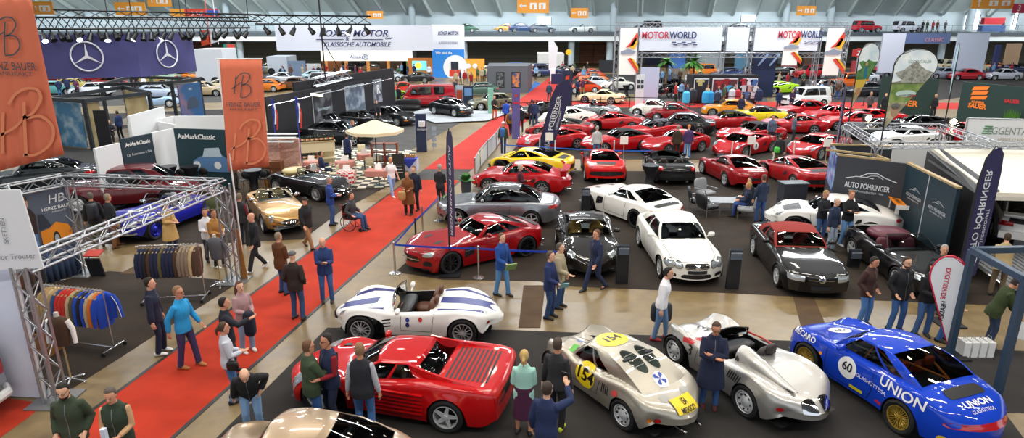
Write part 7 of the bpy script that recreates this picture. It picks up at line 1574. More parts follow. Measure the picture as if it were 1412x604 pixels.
b=MB();b.box((.02,0,.44),(.44,.46,.05));b.box((-.22,0,.68),(.04,.46,.5));b.v=[tuple(T_@V(*p))for p in b.v];b.build('seat',BLACK,r);b=MB()
for s in(1,-1):b.tube([T_@V(-.22,s*.25,.2),T_@V(-.24,s*.25,.95),T_@V(-.34,s*.25,.97)],.014,6);b.tube([T_@V(-.22,s*.25,.42),T_@V(.25,s*.25,.42),T_@V(.48,s*.22,.1)],.014,6);b.tube([T_@V(-.22,s*.25,.64),T_@V(.15,s*.25,.64),T_@V(.2,s*.25,.44)],.014,6)
b.build('frame',plain('a02a24',.3),r)
# ================================================================ LEFT AND FAR STANDS
STARM=mat('violet_light_box','4a4880',.5)
def star(fn,R_,r,m,name='star_emblem'):
    b=MB();b.tube([fn(R_*math.cos(a),R_*math.sin(a))for a in[2*math.pi*k/40 for k in range(40)]],R_*.055,6,closed=True)
    for k in range(3):
        a=math.pi/2+2*math.pi*k/3;q=.12*R_;o=2*math.pi/6
        b.add([fn(R_*math.cos(a),R_*math.sin(a)),fn(q*math.cos(a+o),q*math.sin(a+o)),fn(0,0),fn(q*math.cos(a-o),q*math.sin(a-o))],[(0,1,2,3)])
    b.build(name,m,r)
Yt=45;c0,c1,c2=PY(50,106,Yt-2),PY(195,106,Yt),PY(272,101,Yt+5);h_=PY(195,47,Yt).z-c1.z
r=thing('light_box','violet box sign with a three-pointed star on each of its two visible faces','sign')
for a,c,n_ in((c0,c1,0),(c1,c2,1)):
    w=Wall(a,c);b=MB();w.board(b,0,w.L,c1.z,c1.z+h_,.1);b.build('panel',STARM,r);star(lambda x,y:w.p(w.L*(.51 if not n_ else.48)+x,c1.z+h_*.50+y,.08),h_*.33,r,plain('f4f4fa',.4))
b=MB()
for q in(c0,c1,c2):b.tube([q.lerp(c1,.05)+V(0,.05,h_),V(q.x,q.y+.05,19)],.03,4)
b.build('suspension_cable',BLACK,r)
r=thing('lighting_truss','black lighting truss above the violet star sign','truss');A,B=PY(40,32,Yt-3),PY(343,31,Yt+3);b=MB();truss(b,A,B,.7,.07,.45);b.build('truss_beam',BLACK,r);b=MB();truss(b,A+V(0,2.5,.6),B+V(0,2.5,.3),.5,.06,.9);b.build('truss_beam',BLACK,r)
for k in range(4):b=MB();p=A.lerp(B,k/3);b.tube([p,V(p.x,p.y,19)],.03,5);b.build('suspension_cable',BLACK,r)
r2=thing('lighting_truss','black lighting truss with spotlights in front of the white banner','truss');A2,B2=PY(352,27,48),PY(510,28,52);b=MB();truss(b,A2,B2,.6,.06,.9);b.build('truss_beam',BLACK,r2)
random.seed(5)
def chord(A,B,t,h):
    d=(B-A).normalized();a=V(0,0,1).cross(d).normalized();c=d.cross(a);a=a if a.y<0 else-a;return A.lerp(B,t)+a*h-c*h*(1 if c.z>0 else-1)+V(0,0,.03)
def spot(p,i,lit,where):
    q=thing('spotlight',('lit ' if lit else '')+'black spotlight hanging from '+where,'lamp','spotlights on '+where);d=V(random.uniform(-.7,.7),-.35,-.7).normalized();b=MB();b.tube([p,p-V(0,0,.35)],.05,5);b.cyl(p-V(0,0,.3),p-V(0,0,.3)+d*.55,.13,.2,12);b.build('housing',BLACK,q,40)
    if lit:b=MB();b.cyl(p-V(0,0,.3)+d*.56,p-V(0,0,.3)+d*.58,.17,n=12);b.build('lens',glow('e8ecff',14),q)
for k in range(30):spot(chord(A,B,(k+.5)/30,.35),k,k%4==1,'the truss above the violet star sign')
for k in range(8):spot(chord(A2,B2,(k+.5)/8,.3),k,k==6,'the truss before the white banner')
NV=plain('2a3060',.5);FW=mat('white_banner_cloth','dfe2ee',.6)
r,Y=fboard('long white banner reading BOXER MOTOR & KLASSISCHE AUTOMOBILE',382,35,596,70,80,FW,'banner','banner')
ftext(r,Y,'BOXER MOTOR',487,46.5,8.5,NV,font_shear=.3,bold=.02,width=8.3);ftext(r,Y,'&',479,53.5,5,NV,bold=.01);ftext(r,Y,'GmbH',536,53,2.6,NV,font_shear=.3,bold=.01);ftext(r,Y,'KLASSISCHE AUTOMOBILE',492,61.5,6,NV,font_shear=.3,bold=.015,width=8.1)
fpic(r,Y,436,54,474,55,NV,'line');fpic(r,Y,486,54,528,55,NV,'line')
r,Y=fboard('tall white and blue poster tower with BOXER MOTOR at its top',597,34,640,108,None,FW,'poster_tower','banner');ftext(r,Y,'BOXER MOTOR',618,46,5,NV,font_shear=.3,width=2.6,bold=.01);ftext(r,Y,'KLASSISCHE AUTOMOBILE',618,59,3,NV,font_shear=.3,width=2.4);fpic(r,Y,597,68,640,107,plain('2a84d8',.5),'blue_panel')
b=MB();p=PY(628,93,Y);b.cyl((p.x,Y-.06,p.z),(p.x,Y-.04,p.z),1.55,n=30);b.build('white_disc',WHITE,r);ftext(r,Y,'Wir sind die',612,73,3.2,LW,bold=.01);fpic(r,Y,622,85,632,96,plain('1c2434'),'printed_figure',.09);fpic(r,Y,620,96,634,105,plain('d03a20'),'printed_car',.09)
r,Y=fboard('white lit fascia with an insurance company name and ring emblem',443,69,568,84,88,glow('f6f0dc',.75),'booth_fascia','booth');ftext(r,Y,'Allianz',492,78.5,5,plain('3c64a8'),bold=.01)
b=MB();p=PY(504,78.5,Y);b.tube([(p.x+.33*math.cos(a),Y-.08,p.z+.33*math.sin(a))for a in[2*math.pi*k/20 for k in range(20)]],.05,5,closed=True)
for dx in(-.12,0,.12):b.box((p.x+dx,Y-.08,p.z),(.06,.03,.4))
b.build('ring_emblem',plain('3c64a8'),r)
for k,px in enumerate((450,478,508,536,564)):fpic(r,Y,px-1.5,84,px+1.5,106,plain('e8984a'),'column')
r,Y=fboard('orange booth wall with a bright blue and yellow screen',563,80,598,106,None,plain('e0883c',.5),'booth_wall','booth');fpic(r,Y,569,84,588,97,glow('6ad0e8',1.2),'screen');b=MB();p=PY(577,90.5,Y);b.cyl((p.x,Y-.08,p.z),(p.x,Y-.06,p.z),.42,n=20);b.build('yellow_disc',glow('e8d040',1.2),r)
r,Y=fboard('yellow-orange booth wall with two round white emblems',641,81,668,108,None,plain('e8a83c',.5),'booth_wall','booth')
for px in(646,655):b=MB();p=PY(px,91,Y);b.cyl((p.x,Y-.05,p.z),(p.x,Y-.03,p.z),.32,n=16);b.build('emblem',LW,r)
SO=mat('sign_orange','f0a030',.5)
def arrow(r,Y,x,y,s,d):
    b=MB();p=PY(x,y,Y);k=Y/926*s;dx,dz=d
    b.slab([p+V(dx*k+(-dz)*0,-.05,dz*k),p+V(-dz*k*.6+dx*.3*k,-.05,dx*k*.6+dz*.3*k),p+V(dz*k*.6+dx*.3*k,-.05,-dx*k*.6+dz*.3*k)],(0,-.02,0));b.slab([p+V(dx*k*.4-dz*k*.15,-.05,dz*k*.4+dx*k*.15),p+V(dx*k*.4+dz*k*.15,-.05,dz*k*.4-dx*k*.15),p+V(-dx*k+dz*k*.15,-.05,-dz*k-dx*k*.15),p+V(-dx*k-dz*k*.15,-.05,-dz*k+dx*k*.15)],(0,-.02,0));b.build('arrow',WHITE,r)
for i,(x0,y0,x1,y1,dr_,lb)in enumerate([(45,2,71,20,(0,1),'at the far left behind the orange banner'),(160,3,199,21,(-1,0),'above the left lighting truss'),(204,-8,234,9,(0,1),'at the top edge above the red direction sign'),(506,15,528,26,(-1,0),'above the white dealer banner'),(713,-2,757,18,(-1,0),'largest one, near the top centre'),(787,11,811,25,(-1,0),'right of the largest one'),(1098,8,1126,21,(1,0),'above the second racing-flag banner'),(1339,-4,1400,12,(0,1),'at the top right')]):
    r,Y=fboard('orange hall direction sign with white pictograms, '+lb,x0,y0,x1,y1,92,SO,'direction_sign','sign',group='orange direction signs');wd=x1-x0;arrow(r,Y,x0+wd*.18,(y0+y1)/2,min(5,wd*.12),dr_)
    for k in range(2):fpic(r,Y,x0+wd*(.40+.28*k),y0+(y1-y0)*.3,x0+wd*(.62+.28*k),y1-(y1-y0)*.25,WHITE,'pictogram',.04);fpic(r,Y,x0+wd*(.47+.28*k),y0+(y1-y0)*.42,x0+wd*(.53+.28*k),y1-(y1-y0)*.3,SO,'pictogram_gap',.08)
    b=MB();p,q=PY(x0+2,y0,Y),PY(x1-2,y0,Y);b.tube([p+V(0,.05,0),V(p.x,p.y+.05,19)],.03,4);b.tube([q+V(0,.05,0),V(q.x,q.y+.05,19)],.03,4);b.build('cables',plain('60666c'),r)
r,Y=fboard('red and blue hall direction sign with 3-5-7 numbers on the left',236,12,300,25,91,plain('d03c28'),'direction_sign','sign');fpic(r,Y,236,12,254,25,SO,'orange_part');fpic(r,Y,284,14,300,21,plain('2a58b8'),'blue_part');ftext(r,Y,'3-5-7',272,19,5.5,WHITE);b=MB();p=PY(240,12,Y);b.tube([p+V(0,.05,-.1),V(p.x,p.y+.05,19)],.03,4);b.build('cables',BLACK,r)
r,Y=fboard('red sign with the number 3 at the top right corner',1396,5,1420,18,91,plain('c02a50'),'direction_sign','sign');ftext(r,Y,'3',1405,11.5,8,WHITE)
MW=mat('motor_banner','d8dfea',.6);RB_=plain('c03a4c');BB_=plain('34406c')
YM=62
r=thing('truss_gantry','tall aluminium truss gantry holding the white banners with red and blue lettering','truss')
for a,c in(((850,35),(1168,33)),):b=MB();truss(b,PY(850,35,YM),PY(1168,34,YM),.45,.05,.6,5);b.build('truss_beam',TRM,r)
b=MB();truss(b,PY(852,76,YM),PY(1165,76,YM),.4,.045,.6,5);b.build('truss_beam',TRM,r)
for px in(852,884,999,1037,1131,1169):b=MB();p=PY(px,35,YM);truss(b,(p.x,YM,0),(p.x,YM,p.z),.42,.045,.6,5);b.build('truss_leg',TRM,r)
def flagmark(r,Y,x,y,s):
    b=MB()
    for k in range(5):
        for j in range(3):
            if(k+j)%2==0:a=PY(x+s*(k-2.5)*.2+j*s*.03,y+(j-1)*s*.05,Y);q=Y/926*s;b.box((a.x,Y-.06,a.z),(q*.17,.02,q*.045))
    b.build('chequered_mark',BB_,r)
def mtext(r,Y,x,y,hp_,wd):
    k=Y/926;p=PY(x,y,Y);put_text('MOTOR',hp_*k*1.42,(p.x-wd*k*.26,Y-.06,p.z),(1,0,0),(0,0,1),RB_,r,width=wd*k*.50,bold=.02);put_text('WORLD',hp_*k*1.42,(p.x+wd*k*.25,Y-.06,p.z),(1,0,0),(0,0,1),BB_,r,width=wd*k*.50,bold=.02)
r,Y=fboard('wide white banner with MOTORWORLD and a chequered flag, left one',881,38,997,70,YM-.36,MW,'banner','banner');mtext(r,Y,923,49,9,76);flagmark(r,Y,946,60,34)
r,Y=fboard('plain white banner between the two wide ones',1001,38,1034,71,YM-.36,MW,'banner','banner')
r,Y=fboard('wide white banner with MOTORWORLD and a chequered flag, right one',1039,38,1131,70,YM-.36,MW,'banner','banner');mtext(r,Y,1104,48,9,62);flagmark(r,Y,1120,58,20)
def racep(lb,x0,x1,y1):
    r,Y=fboard(lb,x0,39,x1,y1,YM-.38,plain('efece4'),'race_poster','banner',ground=y1>110);wd=x1-x0
    for(pts,c)in(([(.35,.42),(.62,.30),(.95,.08),(1.0,.18),(.75,.38)],'d8402a'),([(.55,.40),(.85,.20),(1.0,.28),(.8,.46)],'e8b02c'),([(.1,.50),(.5,.44),(.9,.50),(.7,.56),(.1,.56)],'8a94a4'),([(.45,.66),(.62,.64),(.98,.88),(.95,.98)],'d8402a'),([(.55,.63),(.75,.66),(1.0,.82),(1.0,.90)],'e8b02c')):
        b=MB();b.slab([PY(x0+wd*u,39+(y1-39)*v,Y)+V(0,-.03,0)for u,v in pts],(0,-.02,0));b.build('printed_shape',plain(c),r)
racep('tall poster with a red and yellow racing car at the left end of the banners',853,880,103);racep('tall poster with a red and yellow racing car at the right end of the banners',1134,1165,104);racep('smaller race poster under the right wide banner',1078,1105,90)
r,Y=fboard('dark blue poster with two beams of light under the right wide banner',1038,72,1072,96,YM+2,plain('1c2c50'),'poster','poster',True)
for u in(0,16):b=MB();b.slab([PY(1044+u,90,Y)+V(0,-.03,0),PY(1058+u,73,Y)+V(0,-.03,0),PY(1060+u,76,Y)+V(0,-.03,0),PY(1046+u,91,Y)+V(0,-.03,0)],(0,-.02,0));b.build('printed_beam',plain('9ab4d8'),r)
r,Y=fboard('pale pink and blue screen board by the scooters',883,93,910,112,60,plain('b8c4dc'),'board','board',True);r,Y=fboard('white photo board left of the scooters',877,103,889,125,57,LW,'board','board',True)
for j in range(4):fpic(r,Y,878.5+5*(j%2),110+7*(j//2),882.5+5*(j%2),115+7*(j//2),plain('3a3e46'),'photo')
r,Y=fboard('black open-fronted fashion shop with shirts on its walls',952,104,1047,143,None,BLKW,'shop','shop',th=2.)
for x0,x1,c in((955,978,'22242e'),(980,1018,'5a2c34'),(1021,1045,'2c2e38')):
    fpic(r,Y,x0,108,x1,140,LW,'frame',.02);fpic(r,Y,x0+1.2,109.5,x1-1.2,140,plain(c),'rear_wall',.05)
for i,(x,y,c)in enumerate([(966,114,'c8b878'),(992,116,'a82c34'),(1002,113,'98242c'),(1006,122,'58b0d8'),(1011,124,'d8d8e0'),(1026,113,'b83040'),(1033,113,'e0e0e6'),(1040,114,'4a70b0'),(1026,122,'d0d0d8'),(1034,122,'c8a0a0'),(1041,123,'e0e0e0'),(1030,131,'5878a8'),(1038,131,'d8d8dc')]):
    p=PY(x,y,Y-.12);t=thing('t_shirt','folded-out %s shirt on the shop wall' if 0 else['sand','wine-red','dark red','sky-blue','off-white','crimson','white','mid-blue','pale grey','dusty pink','light grey','steel-blue','silver-grey'][i]+' shirt displayed in the black fashion shop','shirt','shirts in the shop');b=MB();b.slab([p+V(x_,0,z_)for x_,z_ in((-.18,-.3),(.18,-.3),(.18,.1),(.32,0),(.38,.14),(.15,.28),(-.15,.28),(-.38,.14),(-.32,0),(-.18,.1))],(0,.05,0));b.build('shirt',cloth(c),t)
for i,(x,c,cn)in enumerate([(945,'50b4e0','sky-blue'),(972,'3ca0d8','bright blue'),(978,'2c90cc','azure'),(955,'2a2c34','black'),(1008,'c8ccd4','pale'),(1015,'b03038','red'),(1045,'1c2c4c','navy')]):
    g=G(x,148 if i<3 else 145);t=thing('garment_rack','round rack of %s shirts before the shop'%cn,'clothes rack','racks before the shop');b=MB();b.lathe([(.1,.35),(.30,.4),(.34,.8),(.30,1.25),(.1,1.4)],g,n=12);b.build('shirts',cloth(c),t,40);b=MB();b.tube([g,g+V(0,0,1.5)],.02,5);b.box(g+V(0,0,.02),(.5,.5,.03));b.build('stand',STEEL,t)
def leafplant(lb,g,h,n,ln,potc,ph,pr,name='potted_plant',trunk=0,c='4c8a3c',wd=.05):
    r=thing(name,lb,'plant');b=MB();b.lathe([(.001,0),(pr*.75,0),(pr,ph),(pr*.9,ph),(.001,ph-.05)],g,n=20);b.build('pot',plain(potc,.5),r,40)
    if trunk:b=MB();b.tube([g+V(0,0,ph-.05),g+V(.1,0,trunk*.5),g+V(0,0,trunk)],[.14,.11,.09],8);b.build('trunk',plain('6a5238',.8),r)
    b=MB();z=max(trunk,ph);random.seed(n)
    for i in range(n):
        a=i*2.4;el=random.uniform(.2,1.2)if not trunk else random.uniform(-.3,1.1);P=[]
        for k in range(7):t=k/6;rr=ln*t*math.cos(el);P.append(g+V(rr*math.cos(a),rr*math.sin(a),z+ln*t*math.sin(el)-.45*ln*t*t*(1 if trunk else.35)+(h*.4*random.random()if k==0 and not trunk else 0)))
        sd=V(-math.sin(a),math.cos(a),0)*wd;b.grid([[p+sd*w_,p-sd*w_]for p,w_ in zip(P,(.3,.8,1.2,1.2,1.,.6,.08))])
    o=b.build('leaves',mat('leaf_'+c,c,.5,noise=(8,'2c5c28',.3,.7)),r,70);return r
leafplant('leafy plant in a tall dark grey planter by the red winged coupe',G(643,272),.6,26,.42,'3c4450',.72,.24,wd=.11)
leafplant('smaller leafy plant in a grey pot at the nose of the silver-grey coupe',G(619,293),.4,18,.36,'4a505a',.45,.18,wd=.10,c='5c9a48')
leafplant('palm tree in a tub left of the fashion shop, larger one',G(953,130,0),1,40,1.5,'2c2c30',.6,.4,'palm_tree',3.2,'5a9a3c',.16);leafplant('palm tree in a tub by the scooters, smaller one',G(917,122),1,34,1.2,'2c2c30',.5,.35,'palm_tree',2.8,'5a9a3c',.15)
for i in range(7):
    g=G(890+8.5*i,128+(i%2)*7);t=thing('motorcycle','dark motorcycle in the row left of the fashion shop, %s'%['first from the left','second from the left','third from the left','in the middle','third from the right','second from the right','nearest the shop'][i],'motorcycle','motorcycles by the shop');a=.3+.1*i;u=V(math.cos(a),math.sin(a),0)
    for s in(1,-1):b=MB();c_=g+u*.68*s+V(0,0,.31);b.tube([c_+u*.28*math.cos(q)+V(0,0,.28*math.sin(q))for q in[2*math.pi*k/16 for k in range(16)]],.05,5,closed=True);b.build('wheel',RUBBER,t)
    b=MB();b.tube([g+u*.68+V(0,0,.31),g+u*.45+V(0,0,.95)],.035,5);b.tube([g-u*.68+V(0,0,.31),g+V(0,0,.4),g+u*.45+V(0,0,.75)],.05,5);b.ell(g+u*.15+V(0,0,.78),(.28,.14,.13),10,6);b.build('frame',plain(['8a1c20','1c1c20','b8bcc0'][i%3],.3),t,60);b=MB();b.ell(g-u*.35+V(0,0,.76),(.34,.13,.07),10,6);b.build('saddle',BLACK,t,60);n_=V(-u.y,u.x,0);b=MB();b.tube([g+u*.42+n_*.32+V(0,0,1.0),g+u*.45+V(0,0,.95),g+u*.42-n_*.32+V(0,0,1.0)],.02,5);b.build('handlebar',CHROME,t)
A,B=gz(366,134,3.0),gz(536,104,3.0);r,w=bwall('long black display wall with three framed pictures behind the black sports cars',A,B,3.0,BLKW)
for t0,t1,z0,z1,c,c2 in((.30,.44,.8,2.7,'2c2e34','6a6e74'),(.56,.73,.9,2.7,'5a6a7c','a8b4c0'),(.83,.91,1.2,2.8,'9aa4b0','4a525c')):
    w.picture('picture_frame',t0*w.L-.06,t1*w.L+.06,z0-.06,z1+.06,plain('b8bcc0',.4),r,.02);w.picture('picture',t0*w.L,t1*w.L,z0,z1,mat('photo_'+c,c,.3,noise=(1.4,c2,.45,.6)),r,.05)
w.text('R',.9,w.L*.87,2.1,WHITE,r,o=.07,bold=.03);w.text('Sportwagen',.30,w.L*.37,1.65,plain('c8e0e8'),r,o=.07,font_shear=.3,width=w.L*.10);b=MB();b.tube([w.p(-.2,2.55,.25),w.p(w.L,2.75,.25)],.04,6);b.build('rail',STEEL,r)
r,w2=bwall('black upper room wall behind the black display wall',A+V(.5,3.5,0),B+V(.2,1.2,0),3.5,BLKW)
r=thing('hanging_truss','short piece of silver truss hung with work lights over the black wall','truss');A,B=PY(432,114,42),PY(482,102,44);b=MB();truss(b,A,B,.5,.05,.55);b.build('truss_beam',TRM,r);b=MB();b.tube([A+V(.8,0,.2),V(A.x+.8,A.y,19)],.05,5);b.tube([B-V(.6,0,-.2),V(A.x+.8,A.y,6)],.03,5);b.build('suspension_cable',BLACK,r)
r=thing('work_lamp','lit strip lamp before the first picture of the black wall','lamp');p=PY(437,131,39);b=MB();b.box(p,(.7,.12,.12),ry=.1);b.build('lamp_tube',glow('ffe0a8',16),r)
A,B=gz(672,91,2.7),gz(727,89,2.7);B=V(B.x,A.y,0);r=thing('poster_cabin','dark grey cabin with framed colourful posters in the middle distance','cabin');w=Wall(A,B);b=MB();b.prism([(A.x,A.y),(B.x,B.y),(B.x+.6,B.y+5),(A.x,A.y+5)],0,2.7);b.build('cabin_walls',plain('565a60',.6),r)
for i,(t0,t1,c,c2)in enumerate(((.22,.42,'6a6e70','2a2c2e'),(.60,.82,'c87a3c','2c4a70'))):w.picture('poster_frame',t0*w.L,t1*w.L,.5,2.1,BLACK,r,.03);w.picture('poster',t0*w.L+.08,t1*w.L-.08,.58,2.02,mat('poster_%d'%i,c,.5,noise=(3,c2,.45,.55)),r,.06)
r,Y=fboard('pale green pillar beside the camouflage-coloured car',673,122,680,158,None,plain('7ab09a',.4),'pillar','pillar',th=.5)
r,Y=fboard('dark blue and white rolled poster stand by the red bus',639,119,652,147,None,plain('1c2a44'),'poster_stand','poster');fpic(r,Y,640.5,122,650.5,132,plain('6a94c4'),'picture')
r,Y=fboard('blue and orange poster board right of the red bus',629,118,638,146,None,plain('b8c8d8'),'poster_stand','poster');fpic(r,Y,630,124,637,136,plain('c85a38'),'picture')
r=thing('sofa','black leather sofa before the people at the red bus','sofa');g=G(562,152);b=MB();b.ell(g+V(0,0,.225),(1.1,.42,.22),20,8,e=.4);b.ell(g+V(0,.38,.55),(1.1,.14,.32),20,8,e=.4);b.build('cushions',mat('leather_black','17171a',.4),r,60)
g=G(582,209);r=thing('info_column','dark blue upright info panel with a crest and a signature','sign');Y=g.y;a,c=PY(575,157,Y),PY(589,209,Y);b=MB();b.box((g.x,Y,a.z/2),(c.x-a.x+.1,.25,a.z));b.build('panel',plain('1e2c4c',.3),r);ftext(r,Y-.16,'Sportage' if 0 else 'Stuttgart',582,178,3,LOGO,font_shear=.3);b=MB();p=PY(582,170,Y);b.lathe([(.001,0),(.18,0),(.2,.3),(.05,.32)],(p.x,Y-.16,p.z-.15),n=12);b.build('crest',LOGO,r)
g=G(598,207);r=thing('leaflet_stand','slim leaflet stand right of the dark blue info panel','stand');b=MB();b.tube([g,g+V(0,0,1.4)],.02,5);b.build('pole',STEEL,r)
for k in range(4):b=MB();b.box(g+V(.05,-.05,.3+.32*k),(.26,.04,.24),rx=-.5);b.build('leaflet',plain('7a8490'),r)
FX=[G(396,232),G(446,262),G(538,258),G(575,208),G(470,204)]
def chk(name,c1,c2,s):
    m=bpy.data.materials.new(name);m.use_nodes=True;nt=m.node_tree;ck=nt.nodes.new('ShaderNodeTexChecker');ck.inputs['Scale'].default_value=s;ck.inputs['Color1'].default_value=(*lin(c1),1);ck.inputs['Color2'].default_value=(*lin(c2),1);tc=nt.nodes.new('ShaderNodeTexCoord');nt.links.new(tc.outputs['Object'],ck.inputs[0]);nt.links.new(ck.outputs[0],nt.nodes['Principled BSDF'].inputs[0]);nt.nodes['Principled BSDF'].inputs['Roughness'].default_value=.6;return m
tag(poly_plate('chequered_floor',FX,.02,chk('black_white_check','1a1a1a','e4dcc4',2.6),.015),'black and cream chequered floor of the cafe','floor covering')
PINK=mat('pink_cloth','c8887c',.8);GING=chk('red_white_check','c02028','efe8e4',9);CRM=plain('ddd2b0',.4)
def table(lb,x,y,m,rd,sq=0,h=.74,drop=.25,stand=True):
    g=G(x,y);r=thing('cafe_table',lb,'table','cafe tables');b=MB()
    if sq:b.prism([(g.x-.55,g.y-.35),(g.x+.55,g.y-.35),(g.x+.55,g.y+.35),(g.x-.55,g.y+.35)],h-drop,h)
    else:b.lathe([(.001,h),(rd,h),(rd*1.03,h-.03)]+[(rd*1.06,h-drop)],g,n=24)
    b.build('tablecloth',m,r,30);b=MB();b.cyl(g+V(0,0,.02),g+V(0,0,h-.02),.035,n=8);b.lathe([(.001,.03),(.25,.03),(.27,0)],g,n=16);b.build('table_leg',plain('3c5a5a'),r,40)
    c=thing('menu_card','white menu card on '+lb.split(' with')[0],'card','menu cards');b=MB();b.slab([g+V(-.16,0,h),g+V(.16,0,h),g+V(.14,.08,h+.26),g+V(-.14,.08,h+.26)],(0,.01,0));b.build('card',WHITE,c)
for a in[('round cafe table with a red and white checked cloth',479,258,GING,.40,0,.74,.5),('round cafe table with a pink cloth behind the checked one',477,243,PINK,.45),('round cafe table with a pink cloth at the left, rear',431,243,PINK,.38),('round cafe table with a pink cloth at the left, front',434,256,PINK,.36),('round cafe table with a pink cloth by the wooden shelf',503,232,PINK,.36),('rectangular cafe table with a pink cloth by the blond walker',523,256,PINK,.4,1)]:table(*a)
def chair(lb,x,y,rz,col=CRM):
    g=G(x,y);r=empty('cafe_chair',lb,'chair',(g.x,g.y,0),R(rz),'cafe chairs');b=MB();b.ell((0,0,.45),(.21,.22,.03),14,6,e=.6);b.build('seat',col,r,60)
    b=MB();b.grid([[V(-.20-.06*(z-.5)+.05*abs(y_)*2,y_,z)for y_ in(-.2,-.1,0,.1,.2)]for z in(.48,.62,.75,.86)]);o=b.build('backrest',col,r,60);o.modifiers.new('t','SOLIDIFY').thickness=.02
    for sx in(1,-1):
        for sy in(1,-1):b=MB();b.tube([(sx*.16,sy*.17,.44),(sx*.20,sy*.20,0)],.016,6);b.build('leg',col,r)
for a in[('cream cafe chair at the far left of the chequered floor',420,250,30),('cream cafe chair under the seated guest',443,250,20),('cream cafe chair right of the seated guest',462,252,180),('cream cafe chair behind the shelf-side table',499,222,-80),('cream cafe chair in front of the shelf-side table',511,240,100),('cream cafe chair left of the shelf-side table',496,240,20)]:chair(*a)
chair('black cafe chair before the front left pink table',447,262,100,BLACK)
g=G(521,243);r=thing('parasol','large cream parasol over the cafe','parasol');b=MB();n=8;rim=[g+V(1.35*math.cos(2*math.pi*k/n+.2),1.35*math.sin(2*math.pi*k/n+.2),2.25)for k in range(n)];top=g+V(0,0,2.72);b.add([top]+rim+[p-V(0,0,.14)for p in rim],[(0,k+1,(k+1)%n+1)for k in range(n)]+[(k+1,(k+1)%n+1,(k+1)%n+1+n,k+1+n)for k in range(n)]);o=b.build('canopy',mat('parasol_cloth','e6d8b4',.8),r);b=MB();b.cyl(g,g+V(0,0,2.75),.025,n=10);b.build('pole',BLACK,r)
for k in range(8):b=MB();b.tube([top-V(0,0,.06),rim[k]-V(0,0,.03)],.01,4);b.build('rib',WOOD,r)
A,B=G(413,232),G(464,228);w=Wall(A,B);r=thing('bar_counter','cream panelled wine counter with an open shelf','counter');b=MB();w.board(b,0,w.L,.75,1.25,.5);w.board(b,0,w.L,0,.75,.08,-.42);w.board(b,0,w.L,.38,.42,.45);b.build('body',plain('d8cca8',.6),r);b=MB();w.board(b,-.05,w.L+.05,1.25,1.29,.6,.04);b.build('worktop',WOOD,r)
bm_=MB();bm_.lathe([(.001,0),(.042,0),(.042,.2),(.015,.25),(.015,.32),(.001,.32)],n=10);BOT=bm_.mesh('bottle',[mat('bottle_glass','1c2a1c',.1,0,.8)],40);lm_=MB();lm_.lathe([(.0435,.06),(.0435,.15)],n=10);LAB=lm_.mesh('bottle_label',[WHITE],40)
for k in range(24):
    for lvl,z in((0,1.29),(1,.42)):
        if lvl and k>11:continue
        t=w.L*(k+.5)/24 if not lvl else w.L*(k+.5)/24;p=w.p(t,z,-.18 if not lvl else-.12);o=bpy.data.objects.new('wine_bottle',BOT);COL.objects.link(o);o.location=p;tag(o,'dark wine bottle in the row %s the cream counter'%('on top of' if not lvl else 'on the shelf inside'),'bottle','wine bottles '+('on the counter' if not lvl else 'on the lower shelf'));q=bpy.data.objects.new('bottle_label',LAB);COL.objects.link(q);q.parent=o;q.material_slots[0].link='OBJECT';q.material_slots[0].material=plain(['e8e0d0','c8a850','a83028'][k%3])
BRK=bpy.data.materials.new('brick_print');BRK.use_nodes=True;nt=BRK.node_tree;bt=nt.nodes.new('ShaderNodeTexBrick');bt.inputs['Scale'].default_value=6;bt.inputs['Color1'].default_value=(*lin('b87a68'),1);bt.inputs['Color2'].default_value=(*lin('d8a898'),1);bt.inputs['Mortar'].default_value=(*lin('d8c8b8'),1);tc=nt.nodes.new('ShaderNodeTexCoord');mp=nt.nodes.new('ShaderNodeMapping');mp.inputs['Rotation'].default_value=(math.pi/2,0,0);nt.links.new(tc.outputs['Object'],mp.inputs[0]);nt.links.new(mp.outputs[0],bt.inputs[0]);nt.links.new(bt.outputs[0],nt.nodes['Principled BSDF'].inputs[0])
r,w=bwall('brick-patterned screen wall behind the black convertible',gz(384,190,2.0),gz(411,191,2.0),2.0,BRK);r,w=bwall('narrow brick-patterned screen wall behind the wooden sideboard',gz(368,191,2.05),gz(383,191,2.05),2.0,BRK)
r=thing('awning','white folding awning above the brick-patterned screens','awning');A,B=G(368,185,2.2),G(411,185,2.2);b=MB()
for k in range(3):b.slab([A+V(0,-.3*k,-.12*k),B+V(0,-.3*k,-.12*k),B+V(0,-.3*k-.28,-.12*k+.02),A+V(0,-.3*k-.28,-.12*k+.02)],(0,0,.05))
b.build('slats',LW,r)
for i,(x,yt,xb,yb,lb)in enumerate([(409,133,418,243,'French flag on a blue pole at the right end of the brick screen'),(368,135,386,246,'French flag on a blue pole beside the orange banner')]):
    r=thing('national_flag',lb,'flag');g=G(xb,yb);h=ZH(xb,yb,yt);b=MB();b.cyl(g,g+V(0,0,h),.025,n=8);b.build('pole',plain('2238a0'),r);b.v=[]
    for k,c in enumerate(('2238a0','eeeef0','c83028')):b=MB();b.grid([[g+V(.02+.06*k+.03*math.sin(z*5)+j*.07,-.03+.02*math.sin(j+z*4),h-.05-z-.25*k)for j in(0,1)]for z in(0,.3,.6,.9)]);o=b.build('flag_stripe',plain(c,.7),r);o.modifiers.new('t','SOLIDIFY').thickness=.01
r=thing('sideboard','brown wooden cabinet with drawers left of the brick screen','cabinet');g=G(376,257);b=MB();b.box(g+V(0,.3,.55),(.85,.5,1.1));b.build('body',mat('cabinet_wood','7a4a2c',.4,noise=(4,'5c3418',.3,.7)),r)
